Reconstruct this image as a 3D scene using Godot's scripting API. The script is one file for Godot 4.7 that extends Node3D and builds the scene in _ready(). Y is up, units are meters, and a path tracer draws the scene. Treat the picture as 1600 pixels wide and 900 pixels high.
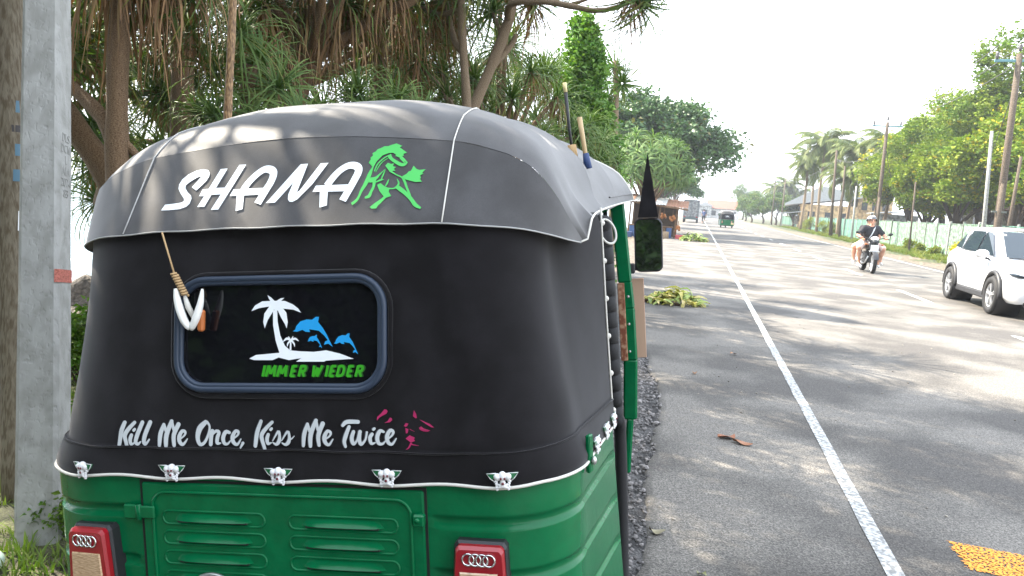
extends Node3D

var M := {}
var T := {}
var rng := RandomNumberGenerator.new()

func _ready():
	rng.seed = 11
	var cam := Camera3D.new()
	cam.name = "camera"
	cam.fov = 42.273
	cam.near = 0.05
	cam.far = 9000.0
	cam.transform = Transform3D(Basis(Vector3.UP, deg_to_rad(13.5869)) * Basis(Vector3.RIGHT, deg_to_rad(-6.822)) * Basis(Vector3(0, 0, 1), deg_to_rad(3.833)), Vector3(0, 1.5, 0))
	add_child(cam)
	var env := Environment.new()
	env.background_mode = Environment.BG_SKY
	var sky := Sky.new()
	var sm := ProceduralSkyMaterial.new()
	sm.sky_top_color = Color(0.90, 0.94, 1.0)
	sm.sky_horizon_color = Color(0.97, 0.985, 1.0)
	sm.sky_curve = 0.2
	sm.sky_energy_multiplier = 1.0
	sm.ground_bottom_color = Color(0.45, 0.42, 0.38)
	sm.ground_horizon_color = Color(0.8, 0.8, 0.8)
	sm.sun_angle_max = 20.0
	sky.sky_material = sm
	env.sky = sky
	env.tonemap_mode = Environment.TONE_MAPPER_LINEAR
	env.tonemap_exposure = 4.0
	env.sdfgi_enabled = true
	env.ssao_enabled = true
	env.ssil_enabled = true
	env.fog_enabled = true
	env.fog_density = 0.0007
	env.fog_light_color = Color(0.93, 0.96, 1.0)
	var we := WorldEnvironment.new()
	we.name = "environment"
	we.environment = env
	add_child(we)
	var sun := DirectionalLight3D.new()
	sun.name = "sun"
	sun.light_energy = 1.6
	sun.light_color = Color(1.0, 0.955, 0.88)
	sun.light_angular_distance = 0.5
	sun.shadow_enabled = true
	sun.transform = Transform3D(Basis.looking_at(Vector3(0.66, -0.69, 0.30).normalized(), Vector3.UP), Vector3(-20, 25, -10))
	add_child(sun)

	make_textures()
	make_materials()
	ground_and_road()
	left_trees()
	far_left()
	trees_behind()
	right_side()
	poles_left()
	tuk_tuk()
	stall_and_goods()
	white_car()
	motorcycle_and_people()
	far_traffic()
	small_things()

# ---------------------------------------------------------------- helpers
class MB extends RefCounted:
	var st := SurfaceTool.new()
	var c := Color(1, 1, 1)
	func _init():
		st.begin(Mesh.PRIMITIVE_TRIANGLES)
		st.set_smooth_group(-1)
	func flat():
		st.set_smooth_group(-1)
	func smooth(g := 0):
		st.set_smooth_group(g)
	func v(p: Vector3):
		st.set_color(c)
		st.add_vertex(p)
	func t(a: Vector3, b: Vector3, d: Vector3):
		v(a); v(b); v(d)
	func q(a: Vector3, b: Vector3, d: Vector3, e: Vector3):
		t(a, b, d); t(a, d, e)
	func to(a: Vector3, b: Vector3, d: Vector3, o: Vector3):   # a triangle that faces away from o
		var n := (d - a).cross(b - a)
		if n.dot((a + b + d) / 3.0 - o) >= 0.0:
			t(a, b, d)
		else:
			t(a, d, b)
	func qo(a: Vector3, b: Vector3, d: Vector3, e: Vector3, o: Vector3):
		to(a, b, d, o); to(a, d, e, o)
	func box(ctr: Vector3, size: Vector3, bs := Basis(), bev := 0.0):
		var h := size / 2.0
		var b := minf(bev, minf(h.x, minf(h.y, h.z)) * 0.9)
		if b <= 0.0:
			for ax in 3:
				for s in [-1.0, 1.0]:
					var u := (ax + 1) % 3
					var w := (ax + 2) % 3
					var p := []
					for k in [[-1, -1], [1, -1], [1, 1], [-1, 1]]:
						var r := Vector3()
						r[ax] = s * h[ax]; r[u] = k[0] * h[u]; r[w] = k[1] * h[w]
						p.append(ctr + bs * r)
					qo(p[0], p[1], p[2], p[3], ctr)
			return
		var f := func(sx: float, sy: float, sz: float, full: int) -> Vector3:
			var r := Vector3(sx * (h.x - b), sy * (h.y - b), sz * (h.z - b))
			r[full] = [sx, sy, sz][full] * h[full]
			return ctr + bs * r
		for ax in 3:
			var u := (ax + 1) % 3
			var w := (ax + 2) % 3
			for s in [-1.0, 1.0]:
				var p := []
				for k in [[-1, -1], [1, -1], [1, 1], [-1, 1]]:
					var sg := [0.0, 0.0, 0.0]
					sg[ax] = s; sg[u] = float(k[0]); sg[w] = float(k[1])
					p.append(f.call(sg[0], sg[1], sg[2], ax))
				qo(p[0], p[1], p[2], p[3], ctr)
			for su in [-1.0, 1.0]:
				for sw in [-1.0, 1.0]:
					var a := [0.0, 0.0, 0.0]
					a[u] = su; a[w] = sw
					a[ax] = -1.0
					var p0: Vector3 = f.call(a[0], a[1], a[2], u)
					var p1: Vector3 = f.call(a[0], a[1], a[2], w)
					a[ax] = 1.0
					var p2: Vector3 = f.call(a[0], a[1], a[2], w)
					var p3: Vector3 = f.call(a[0], a[1], a[2], u)
					qo(p0, p1, p2, p3, ctr)
		for sx in [-1.0, 1.0]:
			for sy in [-1.0, 1.0]:
				for sz in [-1.0, 1.0]:
					to(f.call(sx, sy, sz, 0), f.call(sx, sy, sz, 1), f.call(sx, sy, sz, 2), ctr)
	func bar(a: Vector3, b: Vector3, w: float, d: float, bev := 0.0, up := Vector3(0, 0, 1)):
		var y := (b - a).normalized()
		var x := y.cross(up).normalized()
		if x.length() < 0.5:
			x = y.cross(Vector3(1, 0.01, 0)).normalized()
		box((a + b) / 2.0, Vector3(w, a.distance_to(b), d), Basis(x, y, x.cross(y)), bev)
	func grid(rows: Array, closed := false):
		for i in rows.size() - 1:
			var A: Array = rows[i]
			var B2: Array = rows[i + 1]
			var n := A.size()
			for j in (n if closed else n - 1):
				var k := (j + 1) % n
				q(A[j], A[k], B2[k], B2[j])
	func tube(path: Array, rad, sides := 8, caps := true, closed := false):
		var rows := []
		var n := path.size()
		var prev := Vector3()
		for i in n:
			var d: Vector3
			if closed:
				d = (path[(i + 1) % n] - path[(i - 1 + n) % n]).normalized()
			else:
				d = (path[mini(i + 1, n - 1)] - path[maxi(i - 1, 0)]).normalized()
			if i == 0:
				prev = d.cross(Vector3(0.13, 0.31, 0.94)).normalized()
				if prev.length() < 0.5:
					prev = d.cross(Vector3(1, 0, 0)).normalized()
			var x := (prev - d * prev.dot(d)).normalized()
			prev = x
			var y := d.cross(x)
			var r: float = rad[i] if rad is Array else rad
			var row := []
			for s in sides:
				var an := TAU * s / sides
				row.append(path[i] + (x * cos(an) + y * sin(an)) * r)
			rows.append(row)
		if closed:
			# match the seam
			var best := 0
			var bd := 1e9
			for s in sides:
				var dd: float = (rows[n - 1][0] as Vector3).distance_to(rows[0][s])
				if dd < bd:
					bd = dd; best = s
			var again := []
			for s in sides:
				again.append(rows[0][(s + best) % sides])
			rows.append(again)
		grid(rows, true)
		if caps and not closed:
			for e in [0, n - 1]:
				var r2: Array = rows[e]
				for s in range(1, sides - 1):
					if e == 0:
						t(r2[0], r2[s + 1], r2[s])
					else:
						t(r2[0], r2[s], r2[s + 1])
	func ell(ctr: Vector3, r: Vector3, bs := Basis(), seg := 12, rings := 8, noise: FastNoiseLite = null, amp := 0.0):
		var rows := []
		for i in rings + 1:
			var th := PI * i / rings
			var row := []
			for j in seg:
				var ph := TAU * j / seg
				var u := Vector3(sin(th) * cos(ph), cos(th), sin(th) * sin(ph))
				var k := 1.0
				if noise:
					k += amp * noise.get_noise_3dv((ctr * 3.1 + u * 1.0) * 10.0)
				row.append(ctr + bs * (u * r * k))
			rows.append(row)
		grid(rows, true)
	func lathe(xf: Transform3D, prof: Array, sides := 20):   # profile points (radius, along y)
		var rows := []
		for p in prof:
			var row := []
			for s in sides:
				var an := TAU * s / sides
				row.append(xf * Vector3(p.x * cos(an), p.y, p.x * sin(an)))
			rows.append(row)
		grid(rows, true)
	func prism(poly: PackedVector2Array, xf: Transform3D, depth: float, bev := 0.0):   # front at z = 0, back at z = -depth
		var tri := Geometry2D.triangulate_polygon(poly)
		var n := poly.size()
		var ctr := Vector2()
		for p in poly:
			ctr += p / n
		var fr := []
		var md := []
		var bk := []
		for p in poly:
			var pi := p + (ctr - p).normalized() * bev
			fr.append(xf * Vector3(pi.x, pi.y, 0)); md.append(xf * Vector3(p.x, p.y, -bev)); bk.append(xf * Vector3(p.x, p.y, -depth))
		var o := xf * Vector3(ctr.x, ctr.y, -depth / 2)
		for i in range(0, tri.size(), 3):
			to(fr[tri[i]], fr[tri[i + 1]], fr[tri[i + 2]], o)
			to(bk[tri[i]], bk[tri[i + 1]], bk[tri[i + 2]], o)
		for i in n:
			var j := (i + 1) % n
			if bev > 0.0:
				qo(fr[i], fr[j], md[j], md[i], o)
			qo(md[i], md[j], bk[j], bk[i], o)
	func done() -> ArrayMesh:
		st.generate_normals()
		st.index()
		return st.commit()

var used := {}
func numbered(n: String) -> String:
	if not used.has(n):
		used[n] = 0
		return n
	used[n] += 1
	return "%s_%03d" % [n, used[n]]

func thing(called: String, label: String, category: String, at := Vector3(), bs := Basis(), group := "") -> Node3D:
	var o := Node3D.new()
	o.name = numbered(called)
	add_child(o)
	o.transform = Transform3D(bs, at)
	o.set_meta("label", label)
	o.set_meta("category", category)
	if group:
		o.set_meta("group", group)
	return o

func part(called: String, mb, mat: Material, parent: Node3D, at := Vector3(), bs := Basis()) -> MeshInstance3D:
	var o := MeshInstance3D.new()
	o.name = called
	o.mesh = mb.done() if mb is MB else mb
	o.material_override = mat
	o.transform = Transform3D(bs, at)
	parent.add_child(o, true)
	return o

func solo(called: String, mb, mat: Material, label: String, category: String, group := "") -> MeshInstance3D:
	var o := part("x", mb, mat, self)
	o.name = numbered(called)
	o.set_meta("label", label)
	o.set_meta("category", category)
	if group:
		o.set_meta("group", group)
	return o

func struct(called: String, mb, mat: Material) -> MeshInstance3D:
	var o := part("x", mb, mat, self)
	o.name = numbered(called)
	o.set_meta("kind", "structure")
	return o

func copy(src: Node3D, label: String, at: Vector3, bs := Basis()) -> Node3D:
	var o := src.duplicate() as Node3D
	o.name = numbered(String(src.name).rstrip("0123456789").rstrip("_"))
	add_child(o)
	o.transform = Transform3D(bs, at)
	o.set_meta("label", label)
	return o

func many(called: String, mesh: Mesh, mat: Material, xfs: Array, cols: Array, parent: Node3D) -> MultiMeshInstance3D:
	var mm := MultiMesh.new()
	mm.transform_format = MultiMesh.TRANSFORM_3D
	mm.use_colors = not cols.is_empty()
	mm.mesh = mesh
	mm.instance_count = xfs.size()
	for i in xfs.size():
		mm.set_instance_transform(i, xfs[i])
		if cols.size():
			mm.set_instance_color(i, cols[i])
	var o := MultiMeshInstance3D.new()
	o.multimesh = mm
	o.material_override = mat
	o.name = called
	parent.add_child(o, true)
	o.set_meta("kind", "stuff")
	return o

func yaw(deg: float) -> Basis:
	return Basis(Vector3.UP, deg_to_rad(deg))

func rr(a: float, b: float) -> float:
	return rng.randf_range(a, b)

func rdir() -> Vector3:
	var v := Vector3(rng.randfn(), rng.randfn(), rng.randfn())
	return v.normalized() if v.length() > 0.01 else Vector3.UP

func tab(t: Array, x: float) -> float:   # piecewise linear, pairs x, y with x rising
	if x <= t[0][0]:
		return t[0][1]
	for i in t.size() - 1:
		if x <= t[i + 1][0]:
			return lerpf(t[i][1], t[i + 1][1], (x - t[i][0]) / (t[i + 1][0] - t[i][0]))
	return t[-1][1]

func curve_pts(ctrl: Array, n: int) -> Array:   # even samples of a smooth curve through the points
	var c := Curve3D.new()
	var m := ctrl.size()
	for i in m:
		var a: Vector3 = ctrl[maxi(i - 1, 0)]
		var b: Vector3 = ctrl[mini(i + 1, m - 1)]
		var tn := (b - a) / 6.0
		c.add_point(ctrl[i], -tn, tn)
	c.bake_interval = 0.02
	var L := c.get_baked_length()
	var out := []
	for i in n:
		out.append(c.sample_baked(L * i / (n - 1), true))
	return out

# ---------------------------------------------------------------- textures and materials
func ntex(freq: float, lo: Color, hi: Color, oct := 4, sd := 1, size := 512, kind := FastNoiseLite.TYPE_SIMPLEX_SMOOTH, a := 0.0, b := 1.0) -> NoiseTexture2D:
	var n := FastNoiseLite.new()
	n.noise_type = kind
	n.frequency = freq
	n.fractal_octaves = oct
	n.seed = sd
	var t := NoiseTexture2D.new()
	t.width = size
	t.height = size
	t.seamless = true
	t.noise = n
	var g := Gradient.new()
	g.offsets = PackedFloat32Array([a, b])
	g.colors = PackedColorArray([lo, hi])
	t.color_ramp = g
	return t

func gray(x: float) -> Color:
	return Color(x, x, x)

func make_textures():
	T.fine = ntex(0.12, gray(0.62), gray(1.0), 3, 3, 512, FastNoiseLite.TYPE_SIMPLEX_SMOOTH, 0.2, 0.8)
	T.grit = ntex(0.22, gray(0.50), gray(1.0), 2, 5, 512, FastNoiseLite.TYPE_VALUE, 0.15, 0.85)
	T.patch = ntex(0.012, Color(0.70, 0.69, 0.68), Color(1.0, 0.99, 0.97), 5, 8, 512, FastNoiseLite.TYPE_SIMPLEX_SMOOTH, 0.3, 0.7)
	T.mott = ntex(0.03, gray(0.55), gray(1.0), 5, 9, 512, FastNoiseLite.TYPE_SIMPLEX_SMOOTH, 0.25, 0.75)
	T.weave = ntex(0.35, gray(0.70), gray(1.0), 2, 12, 512, FastNoiseLite.TYPE_VALUE)
	T.worn = ntex(0.05, Color(0.62, 0.61, 0.59, 0.0), Color(0.95, 0.95, 0.93, 1.0), 6, 14, 512, FastNoiseLite.TYPE_SIMPLEX_SMOOTH, 0.28, 0.62)
	T.orange = ntex(0.065, Color(0.80, 0.55, 0.25, 0.0), Color(0.93, 0.60, 0.16, 1.0), 6, 15, 512, FastNoiseLite.TYPE_SIMPLEX_SMOOTH, 0.36, 0.50)
	T.bark = ntex(0.05, Color(0.45, 0.36, 0.27), Color(1.0, 0.95, 0.88), 5, 17, 512, FastNoiseLite.TYPE_SIMPLEX_SMOOTH, 0.25, 0.75)
	T.rust = ntex(0.03, Color(0.50, 0.30, 0.20), Color(0.72, 0.62, 0.52), 5, 18, 512, FastNoiseLite.TYPE_SIMPLEX_SMOOTH, 0.35, 0.65)
	T.dirt = ntex(0.04, Color(0.72, 0.68, 0.62), Color(1, 1, 1), 4, 19, 512, FastNoiseLite.TYPE_SIMPLEX_SMOOTH, 0.3, 0.6)
	T.conc = ntex(0.02, Color(0.86, 0.86, 0.85), Color(1, 1, 1), 5, 23, 512, FastNoiseLite.TYPE_SIMPLEX_SMOOTH, 0.3, 0.65)
	T.pits = ntex(0.06, gray(0), gray(1), 3, 24, 512, FastNoiseLite.TYPE_SIMPLEX_SMOOTH, 0.22, 0.34)
	T.dust = ntex(0.015, Color(0.74, 0.73, 0.72), Color(1, 1, 1), 6, 27, 512, FastNoiseLite.TYPE_SIMPLEX_SMOOTH, 0.3, 0.7)
	T.film = ntex(0.02, gray(0.93), gray(1.0), 6, 29, 512, FastNoiseLite.TYPE_SIMPLEX_SMOOTH, 0.3, 0.7)
	T.rubbed = ntex(0.055, gray(0.64), gray(0.97), 6, 33, 512, FastNoiseLite.TYPE_SIMPLEX_SMOOTH, 0.32, 0.62)
	T.wave = ntex(0.03, gray(0), gray(1), 4, 21)

func mk(c: Color, rough := 0.7, o := {}) -> StandardMaterial3D:   # c is a linear base colour
	var m := StandardMaterial3D.new()
	m.albedo_color = Color(c.r, c.g, c.b, 1).linear_to_srgb()
	m.roughness = rough
	m.metallic = o.get("metal", 0.0)
	m.metallic_specular = o.get("spec", 0.5)
	if o.has("tex"):
		m.albedo_texture = o.tex
		m.uv1_triplanar = true
		m.uv1_world_triplanar = o.get("world", true)
		m.uv1_scale = o.get("sc3", Vector3.ONE * o.get("sc", 1.0))
	if o.has("det"):
		m.detail_enabled = true
		m.detail_albedo = o.det
		m.detail_blend_mode = BaseMaterial3D.BLEND_MODE_MUL
		m.detail_uv_layer = BaseMaterial3D.DETAIL_UV_2
		m.uv2_triplanar = true
		m.uv2_world_triplanar = o.get("world", true)
		m.uv2_scale = Vector3.ONE * o.get("dsc", 0.2)
	if o.has("bump"):
		m.heightmap_enabled = true
		m.heightmap_texture = o.bump
		m.heightmap_scale = o.get("bs", 0.3)
		m.uv1_triplanar = true
		m.uv1_world_triplanar = o.get("world", true)
		m.uv1_scale = o.get("sc3", Vector3.ONE * o.get("sc", 1.0))
	if o.has("coat"):
		m.clearcoat_enabled = true
		m.clearcoat = o.coat
		m.clearcoat_roughness = o.get("coatr", 0.08)
	if o.has("back"):
		m.backlight_enabled = true
		m.backlight = Color(o.back.r, o.back.g, o.back.b).linear_to_srgb()
	if o.has("rim"):
		m.rim_enabled = true
		m.rim = o.rim
		m.rim_tint = 0.3
	m.vertex_color_use_as_albedo = o.get("vc", false)
	if o.has("alpha"):
		m.transparency = BaseMaterial3D.TRANSPARENCY_ALPHA
		m.albedo_color.a = o.alpha
	if o.has("cut"):
		m.transparency = BaseMaterial3D.TRANSPARENCY_ALPHA_SCISSOR
		m.alpha_scissor_threshold = o.cut
	m.cull_mode = BaseMaterial3D.CULL_DISABLED
	return m

func make_materials():
	M.asphalt = mk(Color(0.262, 0.246, 0.226), 0.88, {"tex": T.grit, "sc": 1.7, "det": T.patch, "dsc": 0.11, "bump": T.grit, "bs": 0.35})
	M.ground = mk(Color(1, 1, 1), 0.95, {"tex": T.fine, "sc": 1.1, "det": T.mott, "dsc": 0.3, "vc": true, "bump": T.fine, "bs": 1.2})
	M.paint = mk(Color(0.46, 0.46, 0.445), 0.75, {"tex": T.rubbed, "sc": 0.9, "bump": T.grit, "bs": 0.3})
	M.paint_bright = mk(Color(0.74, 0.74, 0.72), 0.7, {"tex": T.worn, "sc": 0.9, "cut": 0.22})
	M.orange_paint = mk(Color(0.95, 0.92, 0.9), 0.75, {"tex": T.orange, "sc": 1.5, "cut": 0.50})
	M.leaf = mk(Color(1, 1, 1), 0.5, {"vc": true, "spec": 0.22, "back": Color(0.32, 0.40, 0.10)})
	M.crown = mk(Color(1, 1, 1), 0.55, {"vc": true, "spec": 0.25, "back": Color(0.45, 0.55, 0.12)})
	M.crown_dark = mk(Color(1, 1, 1), 0.5, {"vc": true, "back": Color(0.12, 0.16, 0.03)})
	M.dead = mk(Color(1, 1, 1), 0.85, {"vc": true, "back": Color(0.3, 0.22, 0.12)})
	M.bark = mk(Color(0.34, 0.26, 0.18), 0.9, {"tex": T.bark, "sc3": Vector3(3, 9, 3), "bump": T.bark, "bs": 1.0, "world": false})
	M.bark_pale = mk(Color(0.42, 0.37, 0.30), 0.9, {"tex": T.bark, "sc3": Vector3(4, 10, 4), "bump": T.bark, "bs": 0.8, "world": false})
	M.bark_dark = mk(Color(0.12, 0.09, 0.065), 0.9, {"tex": T.bark, "sc": 2.0, "bump": T.bark, "bs": 2.0, "world": false})
	M.concrete = mk(Color(0.315, 0.315, 0.30), 0.88, {"tex": T.conc, "sc3": Vector3(1.2, 0.6, 1.2), "bump": T.pits, "bs": 0.25, "world": false})
	M.old_wood = mk(Color(0.17, 0.145, 0.105), 0.9, {"tex": T.dirt, "sc3": Vector3(3, 0.5, 3), "bump": T.fine, "bs": 0.3, "world": false})
	M.pole_far = mk(Color(0.155, 0.14, 0.125), 0.9, {"tex": T.bark, "sc3": Vector3(2, 0.6, 2), "world": false})
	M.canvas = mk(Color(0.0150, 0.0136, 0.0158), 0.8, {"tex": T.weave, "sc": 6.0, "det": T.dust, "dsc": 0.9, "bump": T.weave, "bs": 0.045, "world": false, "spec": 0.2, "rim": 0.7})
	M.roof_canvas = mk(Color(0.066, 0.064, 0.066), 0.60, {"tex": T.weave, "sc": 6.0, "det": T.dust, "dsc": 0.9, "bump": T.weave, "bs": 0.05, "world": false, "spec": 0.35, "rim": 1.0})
	M.green = mk(Color(0.0006, 0.118, 0.040), 0.24, {"coat": 0.15, "coatr": 0.06, "spec": 0.3, "bump": T.wave, "bs": 0.06, "world": false, "sc": 2.0, "det": T.film, "dsc": 1.2})
	M.seam = mk(Color(0.005, 0.008, 0.006), 0.9)
	M.black = mk(Color(0.012, 0.012, 0.014), 0.5)
	M.rubber = mk(Color(0.014, 0.014, 0.016), 0.75, {"tex": T.fine, "sc": 4.0, "world": false})
	M.blue_rubber = mk(Color(0.020, 0.033, 0.058), 0.5)
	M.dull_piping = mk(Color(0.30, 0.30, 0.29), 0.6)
	M.piping = mk(Color(0.56, 0.54, 0.49), 0.6)
	M.white_print = mk(Color(0.80, 0.84, 0.86), 0.5)
	M.grey_print = mk(Color(0.52, 0.55, 0.56), 0.5)
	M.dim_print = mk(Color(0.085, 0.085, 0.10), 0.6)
	M.horse_green = mk(Color(0.035, 0.42, 0.06), 0.55)
	M.magenta = mk(Color(0.40, 0.015, 0.10), 0.55)
	M.dolphin = mk(Color(0.01, 0.30, 0.66), 0.5)
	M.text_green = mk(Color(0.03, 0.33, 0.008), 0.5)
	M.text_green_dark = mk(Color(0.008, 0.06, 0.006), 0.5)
	M.pane = mk(Color(0.006, 0.006, 0.008), 0.04, {"alpha": 0.975, "spec": 0.6})
	M.glass = mk(Color(0.02, 0.025, 0.03), 0.03, {"alpha": 0.25})
	M.dark_glass = mk(Color(0.02, 0.03, 0.04), 0.04, {"spec": 0.4})
	M.red_plastic = mk(Color(0.27, 0.005, 0.012), 0.3, {"coat": 0.3})
	M.clear_lens = mk(Color(0.60, 0.42, 0.26), 0.25, {"coat": 0.7, "tex": T.dirt, "sc3": Vector3(2, 40, 2), "world": false})
	M.chrome = mk(Color(0.75, 0.76, 0.76), 0.16, {"metal": 1.0})
	M.silver = mk(Color(0.48, 0.48, 0.47), 0.35, {"metal": 0.8})
	M.mirror = mk(Color(0.85, 0.87, 0.88), 0.02, {"metal": 1.0})
	M.skull = mk(Color(0.66, 0.66, 0.66), 0.5)
	M.skull_eye = mk(Color(0.12, 0.01, 0.02), 0.5)
	M.skull_green = mk(Color(0.006, 0.12, 0.04), 0.4)
	M.bamboo = mk(Color(0.36, 0.25, 0.13), 0.6, {"tex": T.bark, "sc3": Vector3(6, 1, 6), "world": false})
	M.cane = mk(Color(0.46, 0.33, 0.17), 0.5)
	M.blue_wrap = mk(Color(0.015, 0.04, 0.13), 0.6)
	M.yellow_tip = mk(Color(0.62, 0.52, 0.26), 0.5)
	M.board = mk(Color(0.42, 0.27, 0.19), 0.75)
	M.rusty = mk(Color(0.75, 0.62, 0.55), 0.75, {"tex": T.rust, "sc": 1.6, "world": false})
	M.seat = mk(Color(0.02, 0.018, 0.018), 0.6)
	M.rope = mk(Color(0.42, 0.28, 0.14), 0.9)
	M.horn = mk(Color(0.80, 0.80, 0.76), 0.35, {"coat": 0.3})
	M.amber = mk(Color(0.45, 0.13, 0.03), 0.4)
	M.skin = mk(Color(0.50, 0.26, 0.17), 0.55, {"vc": false})
	M.fence = mk(Color(0.25, 0.43, 0.33), 0.6, {"tex": T.dirt, "sc": 0.5, "det": T.patch, "dsc": 0.4})
	M.fence_b = mk(Color(0.13, 0.34, 0.27), 0.6, {"tex": T.dirt, "sc": 0.5, "det": T.patch, "dsc": 0.4})
	M.fence_c = mk(Color(0.32, 0.46, 0.37), 0.65, {"tex": T.mott, "sc": 0.3, "det": T.patch, "dsc": 0.5})
	M.post = mk(Color(0.46, 0.46, 0.42), 0.9, {"tex": T.mott, "sc": 1.5})
	M.post_dark = mk(Color(0.12, 0.13, 0.11), 0.9)
	M.wall_orange = mk(Color(0.52, 0.37, 0.19), 0.85, {"tex": T.patch, "sc": 0.3})
	M.wall_pale = mk(Color(0.58, 0.52, 0.38), 0.85, {"tex": T.patch, "sc": 0.3})
	M.wall_grey = mk(Color(0.40, 0.42, 0.42), 0.85, {"tex": T.patch, "sc": 0.3})
	M.tin = mk(Color(0.42, 0.44, 0.46), 0.5, {"tex": T.dirt, "sc": 0.6, "metal": 0.2})
	M.tin_rust = mk(Color(0.8, 0.7, 0.66), 0.8, {"tex": T.rust, "sc": 0.9})
	M.white_wall = mk(Color(0.72, 0.73, 0.74), 0.7, {"tex": T.patch, "sc": 0.6})
	M.roof_red = mk(Color(0.42, 0.15, 0.10), 0.8, {"tex": T.mott, "sc": 0.7})
	M.window_dark = mk(Color(0.03, 0.035, 0.04), 0.2)
	M.car_white = mk(Color(0.64, 0.65, 0.67), 0.25, {"coat": 0.9, "coatr": 0.04})
	M.alloy = mk(Color(0.55, 0.56, 0.58), 0.3, {"metal": 0.7})
	M.wood = mk(Color(0.22, 0.15, 0.09), 0.85, {"tex": T.bark, "sc": 2.0})
	M.orange_fruit = mk(Color(0.48, 0.17, 0.03), 0.45, {"tex": T.mott, "sc": 3.0})
	M.blue_plastic = mk(Color(0.03, 0.07, 0.17), 0.4)
	M.red_cloth = mk(Color(0.38, 0.07, 0.07), 0.8)
	M.lorry_grey = mk(Color(0.22, 0.23, 0.24), 0.6, {"tex": T.patch, "sc": 0.5})
	M.lorry_dark = mk(Color(0.07, 0.10, 0.10), 0.5)
	M.rock = mk(Color(0.36, 0.32, 0.28), 0.92, {"tex": T.mott, "sc": 1.4, "det": T.fine, "dsc": 3.0, "bump": T.mott, "bs": 2.5})
	M.water = mk(Color(0.05, 0.12, 0.14), 0.12, {"bump": T.wave, "bs": 6.0, "sc": 0.25})
	M.pebble = mk(Color(1, 1, 1), 0.9, {"vc": true})
	M.tshirt = mk(Color(0.016, 0.016, 0.020), 0.85)
	M.shorts = mk(Color(0.62, 0.47, 0.42), 0.85)
	M.helmet = mk(Color(0.02, 0.02, 0.022), 0.2, {"coat": 0.8})
	M.plastic_bag = mk(Color(0.34, 0.42, 0.39), 0.3, {"back": Color(0.5, 0.55, 0.5)})
	M.plate = mk(Color(0.75, 0.76, 0.76), 0.4)
	M.engine = mk(Color(0.02, 0.02, 0.022), 0.4)
	M.cloth_blue = mk(Color(0.03, 0.05, 0.12), 0.85)
	M.red_mark = mk(Color(0.42, 0.13, 0.10), 0.8, {"tex": T.dirt, "sc": 4.0, "world": false})
	M.sticker = mk(Color(0.06, 0.14, 0.20), 0.6)
	M.sticker_dark = mk(Color(0.03, 0.025, 0.025), 0.6)
	M.cable = mk(Color(0.06, 0.06, 0.06), 0.7)
	M.insulator = mk(Color(0.10, 0.09, 0.09), 0.4)
	M.crossarm = mk(Color(0.10, 0.22, 0.24), 0.6)
	M.emboss = mk(Color(0.24, 0.24, 0.225), 0.9)

# ---------------------------------------------------------------- ground, road, sea
var gn := FastNoiseLite.new()

func edge_x(z: float) -> float:   # left edge of the asphalt
	var e := tab([[-60.0, -1.7], [-13.0, -1.45], [-7.5, -0.35], [-6.0, -0.16], [-2.5, -0.10], [6.0, -0.12]], z)
	return e + 0.05 * gn.get_noise_2d(z * 60.0, 3.0) + 0.03 * gn.get_noise_2d(z * 260.0, 9.0)

func gh(x: float, z: float) -> float:   # height of the ground
	var n := gn.get_noise_2d(x * 9.0, z * 9.0)
	var L := edge_x(z)
	if x >= L and x <= 8.7:
		return -0.03
	if x > 8.7:
		return -0.015 + 0.10 * smoothstep(8.7, 11.0, x) + 0.03 * n
	var d := L - x
	var y := -0.012 - 0.065 * minf(d, 2.3) - 0.04 * maxf(0.0, minf(d - 2.3, 2.5))
	var far := maxf(0.0, d - 5.0)
	if x < -5.0:
		y -= smoothstep(-5.2, -10.0, x) * 2.3
	return y + 0.035 * n * clampf(d * 0.6, 0.12, 2.0)

func gcol(x: float, z: float) -> Color:
	var n := gn.get_noise_2d(x * 14.0, z * 14.0)
	var n2 := gn.get_noise_2d(x * 50.0 + 90.0, z * 50.0)
	var gravel := Color(0.150, 0.145, 0.140)
	var sand := Color(0.34, 0.27, 0.19)
	var soil := Color(0.15, 0.115, 0.07)
	var grass := Color(0.10, 0.135, 0.035)
	if x > 8.5:
		var g := smoothstep(9.4, 10.3, x + n * 1.2 + n2 * 0.3) * smoothstep(12.6, 11.6, x)
		var c := sand.lerp(grass, g)
		return c.lerp(Color(0.13, 0.15, 0.06), smoothstep(12.0, 14.0, x))
	var d := edge_x(z) - x
	var c2 := gravel.lerp(soil, smoothstep(0.9, 1.9, d + n2 * 0.6))
	c2 = c2.lerp(grass, smoothstep(1.7, 2.8, d + n * 1.5 + n2 * 0.4) * 0.7)
	if z < -9.0:
		c2 = c2.lerp(sand, 0.75 * smoothstep(-9.0, -18.0, z) * smoothstep(6.0, 3.0, d))
	return c2.lerp(Color(0.42, 0.37, 0.30), smoothstep(-6.0, -8.5, x))

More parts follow.
